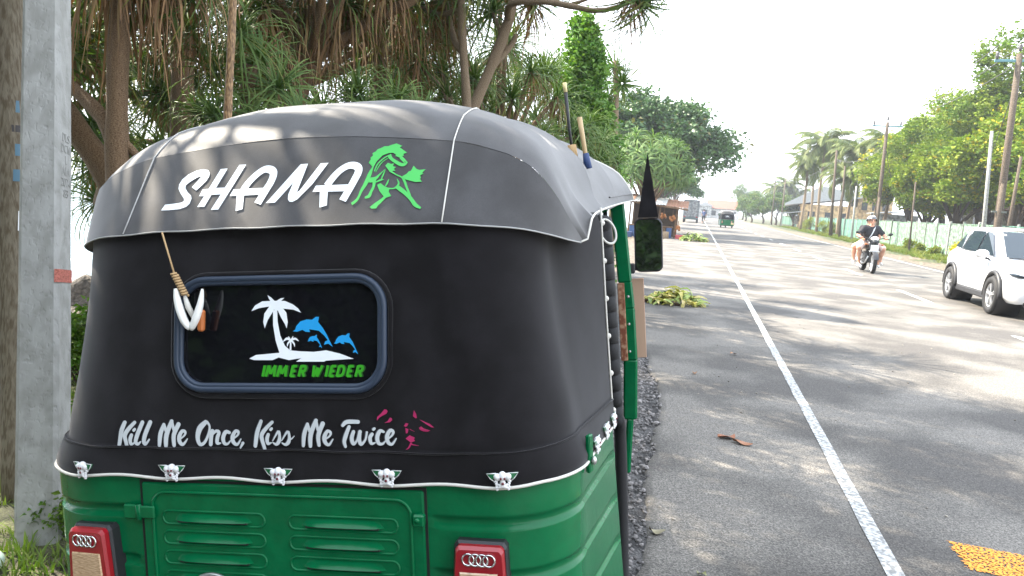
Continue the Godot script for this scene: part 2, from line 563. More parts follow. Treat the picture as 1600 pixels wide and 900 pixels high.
func ground_and_road():
	gn.seed = 4
	gn.frequency = 0.02
	gn.fractal_octaves = 3
	var xs := [-9000.0, -600.0, -60.0, -20.0, -14.0, -12.0, -10.0, -9.0, -8.0, -7.0, -6.2, -5.5, -5.0]
	var x := -4.6
	while x < 0.3:
		xs.append(x); x += 0.14
	xs.append_array([0.5, 2.0, 4.0, 6.0, 8.2, 8.6, 8.8, 9.1, 9.4, 9.7, 10.0, 10.3, 10.6, 11.0, 11.5, 12.0, 12.8, 14.0, 17.0, 22.0, 30.0, 60.0, 400.0, 3000.0, 9000.0])
	var zs := [9000.0, 800.0, 120.0, 40.0, 18.0, 10.0, 6.0, 3.0, 1.5]
	var z := 0.5
	while z > -14.0:
		zs.append(z); z -= 0.16
	while z > -60.0:
		zs.append(z); z -= 1.2
	while z > -260.0:
		zs.append(z); z -= 8.0
	zs.append_array([-330.0, -500.0, -1200.0, -4000.0, -9000.0])
	var mb := MB.new()
	mb.smooth()
	for i in zs.size() - 1:
		for j in xs.size() - 1:
			var p := []
			for k in [[0, 0], [0, 1], [1, 1], [1, 0]]:
				p.append(Vector3(xs[j + k[1]], gh(xs[j + k[1]], zs[i + k[0]]), zs[i + k[0]]))
			for k in [0, 1, 2, 0, 2, 3]:
				mb.c = gcol(p[k].x, p[k].z)
				mb.v(p[k])
	struct("ground", mb, M.ground)
	# road
	var rows := []
	z = 60.0
	while z > -420.0:
		var e := edge_x(z)
		var bend := -0.00006 * pow(maxf(0.0, -z - 90.0), 2.0)
		var rx := 8.62 + 0.05 * gn.get_noise_2d(z * 30.0, 50.0) - 0.035 * maxf(0.0, -z - 90.0) * 0.0
		rows.append([Vector3(e - 0.02, -0.04, z), Vector3(e, -0.006, z), Vector3(e + 0.05, 0, z), Vector3(2.0, 0, z), Vector3(5.0, 0, z), Vector3(rx - 0.05, 0, z), Vector3(rx, -0.04, z)])
		z -= 0.12 if z < 2.0 and z > -14.0 else (1.0 if z > -60.0 else 6.0)
	mb = MB.new()
	mb.smooth()
	mb.grid(rows)
	struct("road", mb, M.asphalt)
	# markings
	mb = MB.new()
	mb.smooth()
	rows = []
	z = 30.0
	while z > -300.0:
		var wob := 0.012 * gn.get_noise_2d(z * 90.0, 7.0)
		rows.append([Vector3(0.925 + wob, 0.004, z), Vector3(1.005 + wob * 0.5, 0.004, z)])
		z -= 0.3 if z > -30.0 else 4.0
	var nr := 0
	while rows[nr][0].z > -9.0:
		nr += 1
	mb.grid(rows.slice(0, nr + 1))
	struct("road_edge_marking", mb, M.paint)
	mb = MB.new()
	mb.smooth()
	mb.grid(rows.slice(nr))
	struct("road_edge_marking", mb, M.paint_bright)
	mb = MB.new()
	mb.smooth()
	mb.grid([[Vector3(8.14, 0.004, 30), Vector3(8.25, 0.004, 30)], [Vector3(8.14, 0.004, -300), Vector3(8.25, 0.004, -300)]])
	struct("road_edge_marking", mb, M.paint_bright)
	for k in range(-2, 26):
		var z0 := -16.35 - 6.55 * (k - 0)
		mb = MB.new()
		mb.q(Vector3(4.575, 0.004, z0), Vector3(4.695, 0.004, z0), Vector3(4.695, 0.004, z0 - 2.4), Vector3(4.575, 0.004, z0 - 2.4))
		struct("lane_dash", mb, M.paint_bright)
	# the orange mark: an uneven patch of worn paint
	mb = MB.new()
	mb.smooth()
	rows = []
	for i in 61:
		var f := i / 60.0
		var zz := -3.86 + 0.30 * f
		rows.append([Vector3(1.31 + 0.035 * gn.get_noise_2d(i * 9.0, 3.0) + 0.015 * gn.get_noise_2d(i * 40.0, 8.0), 0.004, zz), Vector3(1.6, 0.004, zz + 0.03), Vector3(2.05 + 0.03 * gn.get_noise_2d(i * 11.0, 30.0), 0.004, zz + 0.05)])
	mb.grid(rows)
	struct("orange_road_marking", mb, M.orange_paint)
	# sea
	mb = MB.new()
	mb.q(Vector3(-9000, -1.95, 9000), Vector3(-8.6, -1.95, 9000), Vector3(-8.6, -1.95, -9000), Vector3(-9000, -1.95, -9000))
	struct("sea", mb, M.water)
	# gravel along the broken edge
	var xf := []
	var cols := []
	for i in 5200:
		var pz := rr(-9.0, 1.0)
		var px := edge_x(pz) + 0.03 - absf(rng.randfn()) * 0.34
		var s := rr(0.004, 0.013) * (1.0 if rng.randf() > 0.05 else 1.9)
		xf.append(Transform3D(Basis.from_euler(Vector3(rr(0, 6), rr(0, 6), rr(0, 6))).scaled(Vector3(s, s * 0.7, s)), Vector3(px, gh(px, pz) + s * 0.3, pz)))
		cols.append(Color(0.14, 0.13, 0.125) * rr(0.5, 1.7))
	for i in 260:
		var pz := rr(-16.0, -2.0)
		var px := rr(-0.1, 6.0)
		var s := rr(0.004, 0.010)
		xf.append(Transform3D(Basis.from_euler(Vector3(rr(0, 6), rr(0, 6), rr(0, 6))).scaled(Vector3(s, s * 0.6, s)), Vector3(px, s * 0.3, pz)))
		cols.append(Color(0.2, 0.18, 0.15) * rr(0.5, 1.6))
	var st := MB.new()
	st.ell(Vector3(), Vector3(1, 0.8, 1.2), Basis(), 6, 4)
	var gv := many("gravel", st.done(), M.pebble, xf, cols, self)
	# grass on the left verge and along the fence
	grass_field("verge_grass", 3400, func() -> Vector3: return Vector3(rr(-5.6, -1.95), 0, rr(-8.5, -1.2)), 0.10, 0.3)
	grass_field("fence_grass", 6500, func() -> Vector3:
		var zz := -22.0 - 95.0 * pow(rng.randf(), 1.5)
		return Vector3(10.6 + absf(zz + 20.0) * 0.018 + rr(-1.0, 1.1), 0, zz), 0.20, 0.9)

func grass_field(called: String, n: int, where: Callable, h: float, sunny: float):
	var mb := MB.new()
	mb.smooth()
	for i in 11:
		var a := i * 2.4
		var base := Vector3(cos(a), 0, sin(a)) * rr(0.0, 0.35)
		var lean := Vector3(cos(a + rr(-1, 1)), 0, sin(a + rr(-1, 1))) * rr(0.15, 0.7)
		var s := Vector3(-sin(a), 0, cos(a)) * 0.045
		var hh := rr(0.5, 1.0)
		var m1 := base + lean * 0.35 + Vector3(0, hh * 0.6, 0)
		var tip := base + lean + Vector3(0, hh, 0)
		mb.q(base - s, base + s, m1 + s * 0.7, m1 - s * 0.7)
		mb.t(m1 - s * 0.7, m1 + s * 0.7, tip)
	var mesh := mb.done()
	var xf := []
	var cols := []
	for i in n:
		var p: Vector3 = where.call()
		if gn.get_noise_2d(p.x * 22.0, p.z * 22.0) < rr(-0.5, 0.15) - 0.1:
			continue
		var s := h * rr(0.5, 1.3)
		p.y = gh(p.x, p.z) - 0.005
		xf.append(Transform3D(Basis(Vector3.UP, rr(0, TAU)).scaled(Vector3(s, s * rr(0.6, 1.1), s)), p))
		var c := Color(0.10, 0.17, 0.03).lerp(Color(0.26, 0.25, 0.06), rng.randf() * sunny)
		cols.append(c * rr(0.6, 1.25))
	var o := many(numbered(called), mesh, M.leaf, xf, cols, self)

# ---------------------------------------------------------------- plants
var rosettes := []
var skirts := []
var coarse := []

func rosette_mesh(sd: int, n: int, L: float, w: float, droop: float, low: float, gain := 1.0) -> ArrayMesh:
	rng.seed = sd
	var mb := MB.new()
	mb.smooth()
	for i in n:
		var f := float(i) / n
		var a := i * 2.39996 + rr(-0.2, 0.2)
		var el := deg_to_rad(lerpf(82.0, low, pow(f, 0.75)) + rr(-8, 8))
		var len := L * (0.55 + 0.45 * minf(1.0, f * 2.2)) * rr(0.85, 1.1)
		var out := Vector3(cos(a), 0, sin(a))
		var side := Vector3(-sin(a), 0, cos(a))
		var p := out * 0.03 + Vector3(0, -0.10 * f, 0)
		var e := el
		var segs := 6
		var old := clampf((f - 0.72) * 3.0, 0, 1) * rng.randf()
		var c := Color(0.060, 0.115, 0.040).lerp(Color(0.13, 0.19, 0.055), rng.randf() * (1.0 - 0.5 * f))
		c = c.lerp(Color(0.26, 0.20, 0.06), old * 0.7) * gain
		var kink := rr(2.5, 9.0)
		var twist := rr(-0.3, 0.3)
		var rows := []
		for s in segs + 1:
			var u := float(s) / segs
			var ww := w * (0.75 + 0.6 * u) * pow(1.0 - u, 0.75) if u > 0.3 else w * (0.8 + 0.4 * u)
			var d := out * cos(e) + Vector3(0, sin(e), 0)
			var nn := (d.cross(side)).normalized()
			rows.append([p + side * ww, p + nn * ww * -0.45, p - side * ww])
			if s < segs:
				p += d * len / segs
				e -= droop * (0.35 + 1.5 * u) / segs * (1.0 + (0.8 if u > kink * 0.1 else 0.0))
				e = maxf(e, -1.5)
				out = (out + side * twist * 0.12).normalized()
		for s in segs:
			mb.c = c.lerp(Color(0.30, 0.24, 0.07), (0.5 * old + 0.10) * float(s) / segs)
			var A: Array = rows[s]
			var B2: Array = rows[s + 1]
			mb.q(A[0], A[1], B2[1], B2[0])
			mb.q(A[1], A[2], B2[2], B2[1])
	return mb.done()

func skirt_mesh(sd: int, n: int, L: float) -> ArrayMesh:   # dead leaves hanging round a stem
	rng.seed = sd
	var mb := MB.new()
	mb.smooth()
	for i in n:
		var a := rr(0, TAU)
		var out := Vector3(cos(a), 0, sin(a))
		var side := Vector3(-sin(a), 0, cos(a))
		var p := out * 0.06 + Vector3(0, rr(-0.45, 0.12) * L, 0)
		var e := rr(-0.9, 0.4)
		var len := L * rr(0.5, 1.0)
		var w := rr(0.007, 0.018)
		var c := Color(0.33, 0.20, 0.10).lerp(Color(0.15, 0.085, 0.04), rng.randf()).lerp(Color(0.16, 0.17, 0.05), 0.8 * maxf(0, rng.randf() - 0.6))
		var prev := []
		for s in 6:
			var u := s / 5.0
			var d := out * cos(e) + Vector3(0, sin(e), 0) + side * 0.15 * sin(i + u * 3.0)
			var row := [p + side * w * (1.0 - 0.8 * u), p - side * w * (1.0 - 0.8 * u)]
			if s > 0:
				mb.c = c
				mb.q(prev[0], prev[1], row[1], row[0])
			prev = row
			p += d.normalized() * len / 5.0
			e = lerpf(e, -1.52, 0.55)
	return mb.done()

func stem(parent: Node3D, called: String, pts: Array, r0: float, r1: float, mat: Material, sides := 9, steps := 14):
	var ps := curve_pts(pts, steps)
	var rad := []
	for i in steps:
		rad.append(lerpf(r0, r1, float(i) / (steps - 1)) * (1.0 + 0.07 * sin(i * 2.1 + r0 * 90.0)))
	var mb := MB.new()
	mb.smooth()
	mb.tube(ps, rad, sides)
	return part(called, mb, mat, parent)

func leafy(parent: Node3D, p: Vector3, size: float, tilt := Vector3.UP, dead := 0.0):
	var y := (tilt + rdir() * 0.25).normalized()
	var x := y.cross(Vector3(0.3, 0.2, 1)).normalized()
	var bs := Basis(x, y, x.cross(y)) * Basis(Vector3.UP, rr(0, TAU))
	part("leaf_rosette", (coarse if (parent.position + p).z < -30.0 else rosettes)[rng.randi() % 3], M.leaf, parent, p, bs.scaled_local(Vector3.ONE * size)).set_meta("kind", "stuff")
	if dead > 0.0 and (parent.position.z > -6.0 or rng.randf() < 0.82):
		dead *= 0.95
		part("dead_leaf_skirt", skirts[rng.randi() % skirts.size()], M.dead, parent, p - y * 0.06, yaw(rr(0, 360)).scaled(Vector3.ONE * dead)).set_meta("kind", "stuff")

func pandanus(label: String, trunk: Array, r0: float, limbs: Array, heads: Array, mat: Material, group := "screw pines on the verge left of the road") -> Node3D:
	var base: Vector3 = trunk[0]
	base.y = gh(base.x, base.z) - 0.05
	var t := thing("screw_pine", label, "tree", base, Basis(), group)
	var tp := [Vector3()]
	for k in range(1, trunk.size()):
		tp.append(trunk[k] - base)
	if tp.size() == 1:
		tp.append(Vector3(0, 0.5, 0))
	stem(t, "trunk", tp, r0, r0 * 0.62, mat, 12, 18)
	for l in limbs:
		var lp := []
		for k in l[0]:
			lp.append(k - base)
		stem(t, "branch", lp, l[1], l[2], mat)
	for h in heads:
		leafy(t, h[0] - base, h[1], h[2] if h.size() > 2 else Vector3.UP, h[3] if h.size() > 3 else 0.0)
	return t

func V(x := 0.0, y := 0.0, z := 0.0) -> Vector3:
	return Vector3(x, y, z)

func left_trees():
	for k in 5:
		rosettes.append(rosette_mesh(100 + k, 62, 1.0, 0.019, 1.5 + 0.3 * k, -25.0 - 8.0 * k))
	for k in 3:
		coarse.append(rosette_mesh(130 + k, 26, 1.0, 0.050, 1.7, -35.0, 1.4))
	for k in 3:
		skirts.append(skirt_mesh(200 + k, 85, 1.0))
	rng.seed = 31
	var up := Vector3.UP
	# nearest tree: leaning trunk, thick skirt of dead leaves
	var h := [[V(-3.91, 3.35, -4.42), 0.95, up, 1.15], [V(-4.15, 3.2, -4.5), 0.8, V(-0.5, 1, 0.2), 0.95], [V(-3.62, 3.15, -4.62), 0.85, V(0.6, 0.7, 0), 0.9], [V(-3.9, 3.05, -4.55), 0.8, V(0.3, 0.4, 0.4), 0.8],
		[V(-4.83, 2.35, -4.62), 0.7, V(-0.6, 0.7, 0), 0.5], [V(-3.6, 2.95, -4.9), 0.65, V(0.7, 0.2, 0)], [V(-3.95, 4.3, -4.5), 1.0, up, 0.8], [V(-3.3, 4.2, -4.3), 1.0, V(0.5, 1, 0.3), 0.7], [V(-4.6, 4.4, -5.0), 1.0, up, 0.7]]
	pandanus("screw pine nearest the concrete pole, with a thick skirt of brown dead leaves", [V(-3.66, 0, -4.2), V(-3.74, 0.9, -4.2), V(-3.79, 1.41, -4.25), V(-3.85, 2.01, -4.31), V(-3.91, 2.9, -4.41), V(-3.93, 3.4, -4.42)], 0.09,
		[[[V(-3.80, 1.6, -4.27), V(-3.97, 1.85, -4.32), V(-4.35, 2.09, -4.41), V(-4.83, 2.3, -4.55)], 0.055, 0.035], [[V(-3.93, 3.3, -4.42), V(-3.7, 3.7, -4.4), V(-3.3, 4.2, -4.3)], 0.06, 0.04], [[V(-3.93, 3.3, -4.42), V(-4.2, 3.8, -4.7), V(-4.6, 4.4, -5.0)], 0.06, 0.04], [[V(-3.93, 3.3, -4.42), V(-3.95, 4.3, -4.5)], 0.06, 0.04],
		[[V(-3.82, 1.75, -4.28), V(-3.55, 1.45, -4.4), V(-3.3, 1.3, -4.5)], 0.03, 0.02]], h, M.bark)
	# tree leaning away behind it
	h = [[V(-5.07, 2.6, -4.69), 0.8, V(-0.6, 0.8, 0), 0.7], [V(-4.9, 1.9, -5.2), 0.55, V(0, 0.2, 0.6)], [V(-5.0, 1.75, -5.3), 0.6, V(-0.3, 0.3, 0.5)], [V(-5.2, 1.55, -5.6), 0.6, V(0.3, -0.3, 0.3), 0.3], [V(-5.5, 1.25, -5.9), 0.6, V(0, 0.5, 0.4)], [V(-5.5, 3.1, -4.9), 0.9, up, 0.6], [V(-5.3, 4.3, -5.2), 1.0, up, 0.5], [V(-6.2, 3.6, -5.6), 1.0, up, 0.5]]
	pandanus("screw pine leaning left behind the concrete pole, trunk orange brown", [V(-3.95, 0, -4.95), V(-4.2, 1.05, -4.86), V(-4.42, 1.5, -4.84), V(-4.71, 1.94, -4.72), V(-5.07, 2.45, -4.69)], 0.13,
		[[[V(-4.5, 1.6, -4.8), V(-4.8, 1.65, -5.1), V(-5.2, 1.6, -5.5)], 0.05, 0.03], [[V(-4.42, 1.4, -4.84), V(-4.9, 1.3, -5.3), V(-5.5, 1.2, -5.9)], 0.05, 0.03], [[V(-5.05, 2.4, -4.7), V(-5.2, 3.4, -5.0), V(-5.3, 4.3, -5.2)], 0.06, 0.035], [[V(-5.05, 2.4, -4.7), V(-5.6, 3.0, -5.1), V(-6.2, 3.6, -5.6)], 0.06, 0.035]], h, M.bark)
	# low spiky tree behind the roof, left
	h = [[V(-3.43, 2.62, -5.05), 0.62, V(0.2, 1, 0.3)], [V(-3.78, 2.36, -5.25), 0.62, V(-0.4, 0.7, 0.3)], [V(-3.55, 2.5, -5.5), 0.62, V(0.1, 0.8, 0.3)], [V(-3.5, 1.98, -4.85), 0.5, V(0, 0.7, 0.4)], [V(-3.36, 1.98, -5.08), 0.5, V(0.4, 0.6, 0.4)], [V(-3.75, 2.0, -5.0), 0.5, V(-0.5, 0.6, 0.2)], [V(-3.61, 2.02, -5.9), 0.6, up],
		[V(-3.25, 2.25, -5.3), 0.6, V(0.6, 0.6, 0.2)], [V(-3.0, 2.0, -5.2), 0.5, V(0.6, 0.7, 0.2)], [V(-3.9, 2.63, -5.1), 0.6, V(0, 0.6, 0.5), 0.4]]
	pandanus("low screw pine with dark spiky leaves beside the bamboo pole", [V(-3.5, 0, -5.3), V(-3.52, 1.0, -5.3), V(-3.55, 2.0, -5.35), V(-3.5, 2.4, -5.3)], 0.09,
		[[[V(-3.53, 1.5, -5.3), V(-3.6, 1.8, -5.1), V(-3.75, 2.0, -5.0)], 0.04, 0.025], [[V(-3.53, 1.3, -5.3), V(-3.45, 1.7, -5.1), V(-3.38, 1.95, -5.05)], 0.04, 0.025], [[V(-3.53, 1.6, -5.3), V(-3.58, 1.9, -5.6), V(-3.61, 2.05, -5.9)], 0.04, 0.025], [[V(-3.53, 1.6, -5.3), V(-3.3, 2.0, -5.28), V(-3.1, 2.0, -5.22)], 0.035, 0.02]], h, M.bark)
	# big many-branched tree in the middle
	h = [[V(-3.21, 2.42, -6.6), 0.72, V(0.2, 1, 0.4)], [V(-2.94, 2.38, -6.87), 0.72, V(0.5, 0.8, 0.3)], [V(-3.41, 2.2, -6.31), 0.62, V(-0.3, 0.8, 0.4)], [V(-3.05, 2.2, -6.5), 0.62, V(0.1, 0.9, 0.5)], [V(-2.7, 2.25, -6.9), 0.6, V(0.7, 0.5, 0.2), 0.4],
		[V(-4.27, 3.5, -7.49), 0.8, up, 1.2], [V(-3.87, 3.5, -7.58), 0.8, up, 1.1], [V(-4.9, 3.6, -7.87), 0.9, up, 1.3], [V(-4.5, 3.3, -7.0), 0.8, up, 1.1], [V(-3.5, 3.75, -7.7), 0.85, up, 0.9], [V(-2.72, 4.1, -7.94), 0.9, V(0.4, 0.8, 0.2), 0.9], [V(-3.94, 4.0, -6.6), 1.0, up, 0.9],
		[V(-4.5, 4.9, -7.2), 1.1, up, 0.7], [V(-3.6, 4.9, -7.4), 1.1, up, 0.7], [V(-3.0, 5.0, -7.0), 1.1, V(0.4, 1, 0), 0.7], [V(-4.0, 5.7, -7.6), 1.1, up, 0.5], [V(-5.3, 5.0, -8.0), 1.1, up, 0.6], [V(-3.4, 4.3, -6.2), 1.0, V(0.3, 1, 0.4), 0.6], [V(-5.0, 4.5, -6.4), 1.1, up, 0.6]]
	var f := V(-4.2, 2.8, -7.45)
	var lim := [[[V(-4.5, 1.9, -7.4), V(-4.54, 2.6, -7.34), V(-4.18, 2.84, -7.44), V(-3.82, 3.09, -7.56), V(-3.53, 3.34, -7.66), V(-3.15, 3.57, -7.78), V(-2.72, 3.99, -7.94)], 0.085, 0.05], [[V(-4.36, 2.3, -7.5), V(-4.18, 2.84, -7.44)], 0.05, 0.045]]
	for q in [V(-3.21, 2.35, -6.6), V(-2.94, 2.3, -6.87), V(-3.41, 2.1, -6.31), V(-2.75, 2.2, -6.9)]:
		lim.append([[V(-4.3, 1.2, -7.2), V(-3.8, 1.5, -6.9), q], 0.05, 0.03])
	for q in [V(-4.27, 3.45, -7.49), V(-4.9, 3.55, -7.87), V(-4.5, 3.3, -7.0), V(-3.94, 3.95, -6.6), V(-4.5, 4.8, -7.2), V(-3.6, 4.8, -7.4), V(-3.0, 4.9, -7.0), V(-4.0, 5.6, -7.6), V(-5.3, 4.9, -8.0), V(-5.0, 4.4, -6.4), V(-3.4, 4.2, -6.2)]:
		lim.append([[f, (f + q) * 0.5 + V(0.15, 0.05, 0.1), q], 0.05, 0.032])
	pandanus("many branched screw pine behind the tuk-tuk roof, hung with brown dead leaves", [V(-4.35, 0, -7.3), V(-4.4, 1.0, -7.3), V(-4.45, 2.0, -7.4), f], 0.16, lim, h, M.bark)
	# two slim pale trunks right of the middle
	h = [[V(-2.94, 4.6, -8.45), 0.9, up, 0.7], [V(-3.34, 3.06, -9.23), 0.7, up], [V(-3.48, 3.11, -8.68), 0.7, V(-0.2, 0.8, 0.3), 0.6], [V(-3.06, 2.68, -8.73), 0.6, V(0, 0.9, 0.4)], [V(-3.54, 3.8, -8.74), 0.9, up, 1.1], [V(-3.19, 3.9, -8.86), 0.85, up, 0.9], [V(-3.3, 5.3, -8.8), 1.1, up, 0.6], [V(-2.5, 5.2, -8.3), 1.1, up, 0.6], [V(-3.9, 5.0, -9.2), 1.1, up, 0.6]]
	pandanus("screw pine with a slim straight pale trunk rising behind the roof seam", [V(-2.5, 0, -8.1), V(-2.57, 1.32, -8.17), V(-2.67, 2.48, -8.28), V(-2.76, 3.06, -8.33), V(-2.85, 3.71, -8.39), V(-2.94, 4.6, -8.45)], 0.065,
		[[[V(-2.76, 3.1, -8.33), V(-2.95, 3.3, -8.5), V(-3.2, 3.85, -8.85)], 0.04, 0.028], [[V(-2.62, 2.0, -8.22), V(-2.9, 2.5, -8.5), V(-3.06, 2.65, -8.73)], 0.035, 0.02], [[V(-2.9, 2.45, -8.5), V(-3.2, 2.8, -8.8), V(-3.48, 3.05, -8.7)], 0.035, 0.02], [[V(-3.0, 2.6, -8.7), V(-3.2, 2.9, -9.0), V(-3.34, 3.0, -9.23)], 0.03, 0.02], [[V(-2.94, 4.4, -8.45), V(-3.2, 4.9, -8.6), V(-3.3, 5.2, -8.8)], 0.05, 0.03], [[V(-2.94, 4.4, -8.45), V(-2.7, 4.9, -8.4), V(-2.5, 5.1, -8.3)], 0.05, 0.03], [[V(-2.9, 4.2, -8.42), V(-3.4, 4.5, -8.9), V(-3.9, 4.9, -9.2)], 0.05, 0.03], [[V(-2.85, 3.6, -8.39), V(-3.2, 3.6, -8.6), V(-3.54, 3.75, -8.74)], 0.035, 0.025]], h, M.bark_pale)
	h = [[V(-2.63, 3.75, -8.96), 0.75, V(0, 0.5, 0.3), 0.7], [V(-2.15, 3.9, -9.09), 0.8, V(0.5, 0.5, 0), 0.6], [V(-0.80, 3.55, -7.82), 0.75, V(0.5, -0.35, 0.1), 0.5], [V(-0.62, 3.62, -7.8), 0.7, V(0.7, 0.1, 0.1)], [V(-2.25, 4.9, -8.9), 1.0, up, 0.7], [V(-1.7, 4.6, -8.7), 1.0, V(0.5, 1, 0), 0.6], [V(-2.6, 5.6, -9.1), 1.1, up, 0.5], [V(-1.9, 5.5, -8.3), 1.1, up, 0.5]]
	pandanus("screw pine with a leaning forked trunk and a long branch over the road edge", [V(-3.3, 0, -8.1), V(-2.95, 1.5, -8.3), V(-2.65, 2.55, -8.5), V(-2.46, 3.16, -8.62), V(-2.33, 3.72, -8.72), V(-2.27, 4.8, -8.85)], 0.085,
		[[[V(-2.51, 3.0, -8.6), V(-2.35, 3.26, -8.77), V(-2.28, 3.42, -8.8)], 0.045, 0.03], [[V(-2.36, 3.58, -8.68), V(-2.2, 3.63, -8.22), V(-1.82, 3.62, -8.11), V(-1.44, 3.53, -7.98), V(-1.15, 3.46, -7.84), V(-0.82, 3.55, -7.8)], 0.045, 0.022], [[V(-1.59, 3.56, -8.05), V(-1.32, 3.63, -8.02), V(-1.0, 3.8, -7.96)], 0.02, 0.012], [[V(-2.33, 3.7, -8.72), V(-2.1, 4.2, -8.7), V(-1.7, 4.5, -8.7)], 0.04, 0.03], [[V(-2.27, 4.7, -8.85), V(-2.4, 5.1, -9), V(-2.6, 5.5, -9.1)], 0.04, 0.03], [[V(-2.27, 4.7, -8.85), V(-2.1, 5.1, -8.6), V(-1.9, 5.4, -8.3)], 0.04, 0.03], [[V(-2.4, 3.3, -8.66), V(-2.5, 3.5, -8.8), V(-2.63, 3.7, -8.96)], 0.03, 0.02]], h, M.bark_pale)
	# trees further along
	h = [[V(-2.59, 3.4, -11.0), 0.75, up, 0.5], [V(-2.29, 3.12, -11.56), 0.8, up, 0.5], [V(-2.7, 2.93, -10.4), 0.8, up], [V(-2.62, 3.53, -12.05), 0.9, up, 0.5], [V(-3.09, 3.09, -9.81), 0.8, up, 0.5], [V(-3.0, 4.6, -11.0), 1.1, up, 0.4], [V(-3.8, 4.4, -10.6), 1.1, up, 0.4], [V(-2.4, 2.5, -11.2), 0.7, V(0.4, 0.8, 0.2)], [V(-3.3, 2.6, -10.6), 0.8, up], [V(-2.0, 2.6, -11.9), 0.75, V(0.4, 0.9, 0.2)], [V(-3.3, 5.6, -11.4), 1.1, up]]
	lim = []
	for q in h:
		lim.append([[V(-2.95, 1.2, -11.0), (V(-2.95, 1.6, -11.0) + q[0]) * 0.5 + V(0, 0.1, 0.1), q[0] - V(0, 0.05, 0)], 0.055, 0.03])
	pandanus("screw pine beyond the pale trunks, its crown above the roof's right shoulder", [V(-3.0, 0, -11.0), V(-2.98, 0.7, -11.0), V(-2.95, 1.4, -11.0)], 0.13, lim, h, M.bark)
	h = [[V(-2.15, 2.79, -12.07), 0.75, up], [V(-1.92, 2.87, -12.66), 0.8, up], [V(-1.76, 2.6, -13.18), 0.75, V(0.3, 1, 0.1)], [V(-1.98, 2.45, -12.08), 0.75, V(0.2, 1, 0.3)], [V(-1.7, 2.2, -12.5), 0.75, V(0.4, 0.9, 0.2)], [V(-2.2, 2.2, -12.3), 0.75, up], [V(-1.5, 2.3, -13.6), 0.7, V(0.4, 0.8, 0.1)], [V(-1.8, 1.7, -12.4), 0.7, V(0.4, 0.7, 0.3)], [V(-2.5, 2.7, -12.9), 0.8, up], [V(-2.5, 2.0, -13.5), 0.8, up]]
	lim = []
	for q in h:
		lim.append([[V(-2.05, 0.5, -12.7), (V(-2.05, 0.9, -12.7) + q[0]) * 0.5, q[0] - V(0, 0.05, 0)], 0.05, 0.028])
	pandanus("bright green screw pine clump below the vine covered trunk", [V(-2.05, 0, -12.7), V(-2.05, 0.6, -12.7)], 0.12, lim, h, M.bark)
	# a taller one toward the sea, which shades the road
	for a in [[V(-5.6, 0, -9.6), 5.2, "tall screw pine toward the sea, behind the many branched one", 15, 1.7, 0.2], [V(-4.7, 0, -2.7), 5.4, "tall screw pine left of the old pole, its crown above the picture", 25, 1.8, 0.2], [V(-5.2, 0, -13.2), 5.4, "tall screw pine behind the crown right of the roof", 15, 1.7, 0.2], [V(-4.6, 0, -17.5), 5.0, "screw pine on the verge beyond the vine covered trunk", 15, 1.7, 0.2],
		[V(-4.9, 0, -6.2), 6.4, "tallest screw pine, its crown high above the tuk-tuk roof", 24, 1.9, 0.4], [V(-4.3, 0, -9.4), 6.2, "tall screw pine behind the slim pale trunk", 20, 1.8, 0.6],
		[V(-7.4, 0, -9.7), 3.7, "dense screw pine thicket toward the sea, behind the nearest tree", 24, 1.7, -1.3], [V(-5.7, 0, -11.0), 3.7, "dense screw pine thicket behind the many branched tree", 24, 1.6, -1.3], [V(-5.9, 0, -8.4), 2.8, "low screw pine thicket on the shore left of the bamboo pole", 18, 1.3, -1.0], [V(-6.5, 0, -6.3), 3.9, "screw pine thicket behind the leaning trunk, left of the nearest tree", 20, 1.3, -0.1], [V(-4.5, 0, -13.6), 3.8, "dense screw pine thicket behind the pale trunks", 22, 1.5, -1.3]]:
		h = []
		lim = []
		var top: Vector3 = a[0] + V(0, a[1] * 0.6, 0)
		for i in a[3]:
			var q := top + V(rr(-1, 1) * a[4], rr(a[5], 2.0), rr(-1, 1) * a[4])
			h.append([q, rr(0.9, 1.2), up, rr(0.4, 0.8) if i % 2 == 0 or a[5] > 0.0 else 0.0])
			if i < 12:
				lim.append([[top - V(0, 0.3, 0), (top + q) * 0.5 + V(0.1, -0.1, 0), q], 0.055, 0.03])
		pandanus(a[2], [a[0], a[0] + V(0.1, a[1] * 0.3, 0), top], 0.14, lim, h, M.bark)

# broad-leaved trees: trunk, limbs and a crown of leaf sprays gathered in clumps
var spray := []

func spray_mesh(sd: int, n: int, asp: float) -> ArrayMesh:
	rng.seed = sd
	var mb := MB.new()
	mb.smooth()
	for i in n:
		var d := rdir()
		d.y = absf(d.y) * 0.7 + 0.05
		d = d.normalized()
		var p := rdir() * rr(0.1, 0.75)
		var s := d.cross(rdir()).normalized()
		var l := rr(0.32, 0.55)
		var w := l * asp
		var nn := s.cross(d).normalized() * l * 0.12
		var tip := p + d * l - Vector3(0, l * 0.25, 0)
		var mid := p + d * l * 0.5
		mb.c = Color(1, 1, 1) * rr(0.75, 1.2)
		mb.t(p, mid + s * w + nn, mid)
		mb.t(mid, mid + s * w + nn, tip)
		mb.t(p, mid, mid - s * w + nn)
		mb.t(mid, tip, mid - s * w + nn)
	return mb.done()

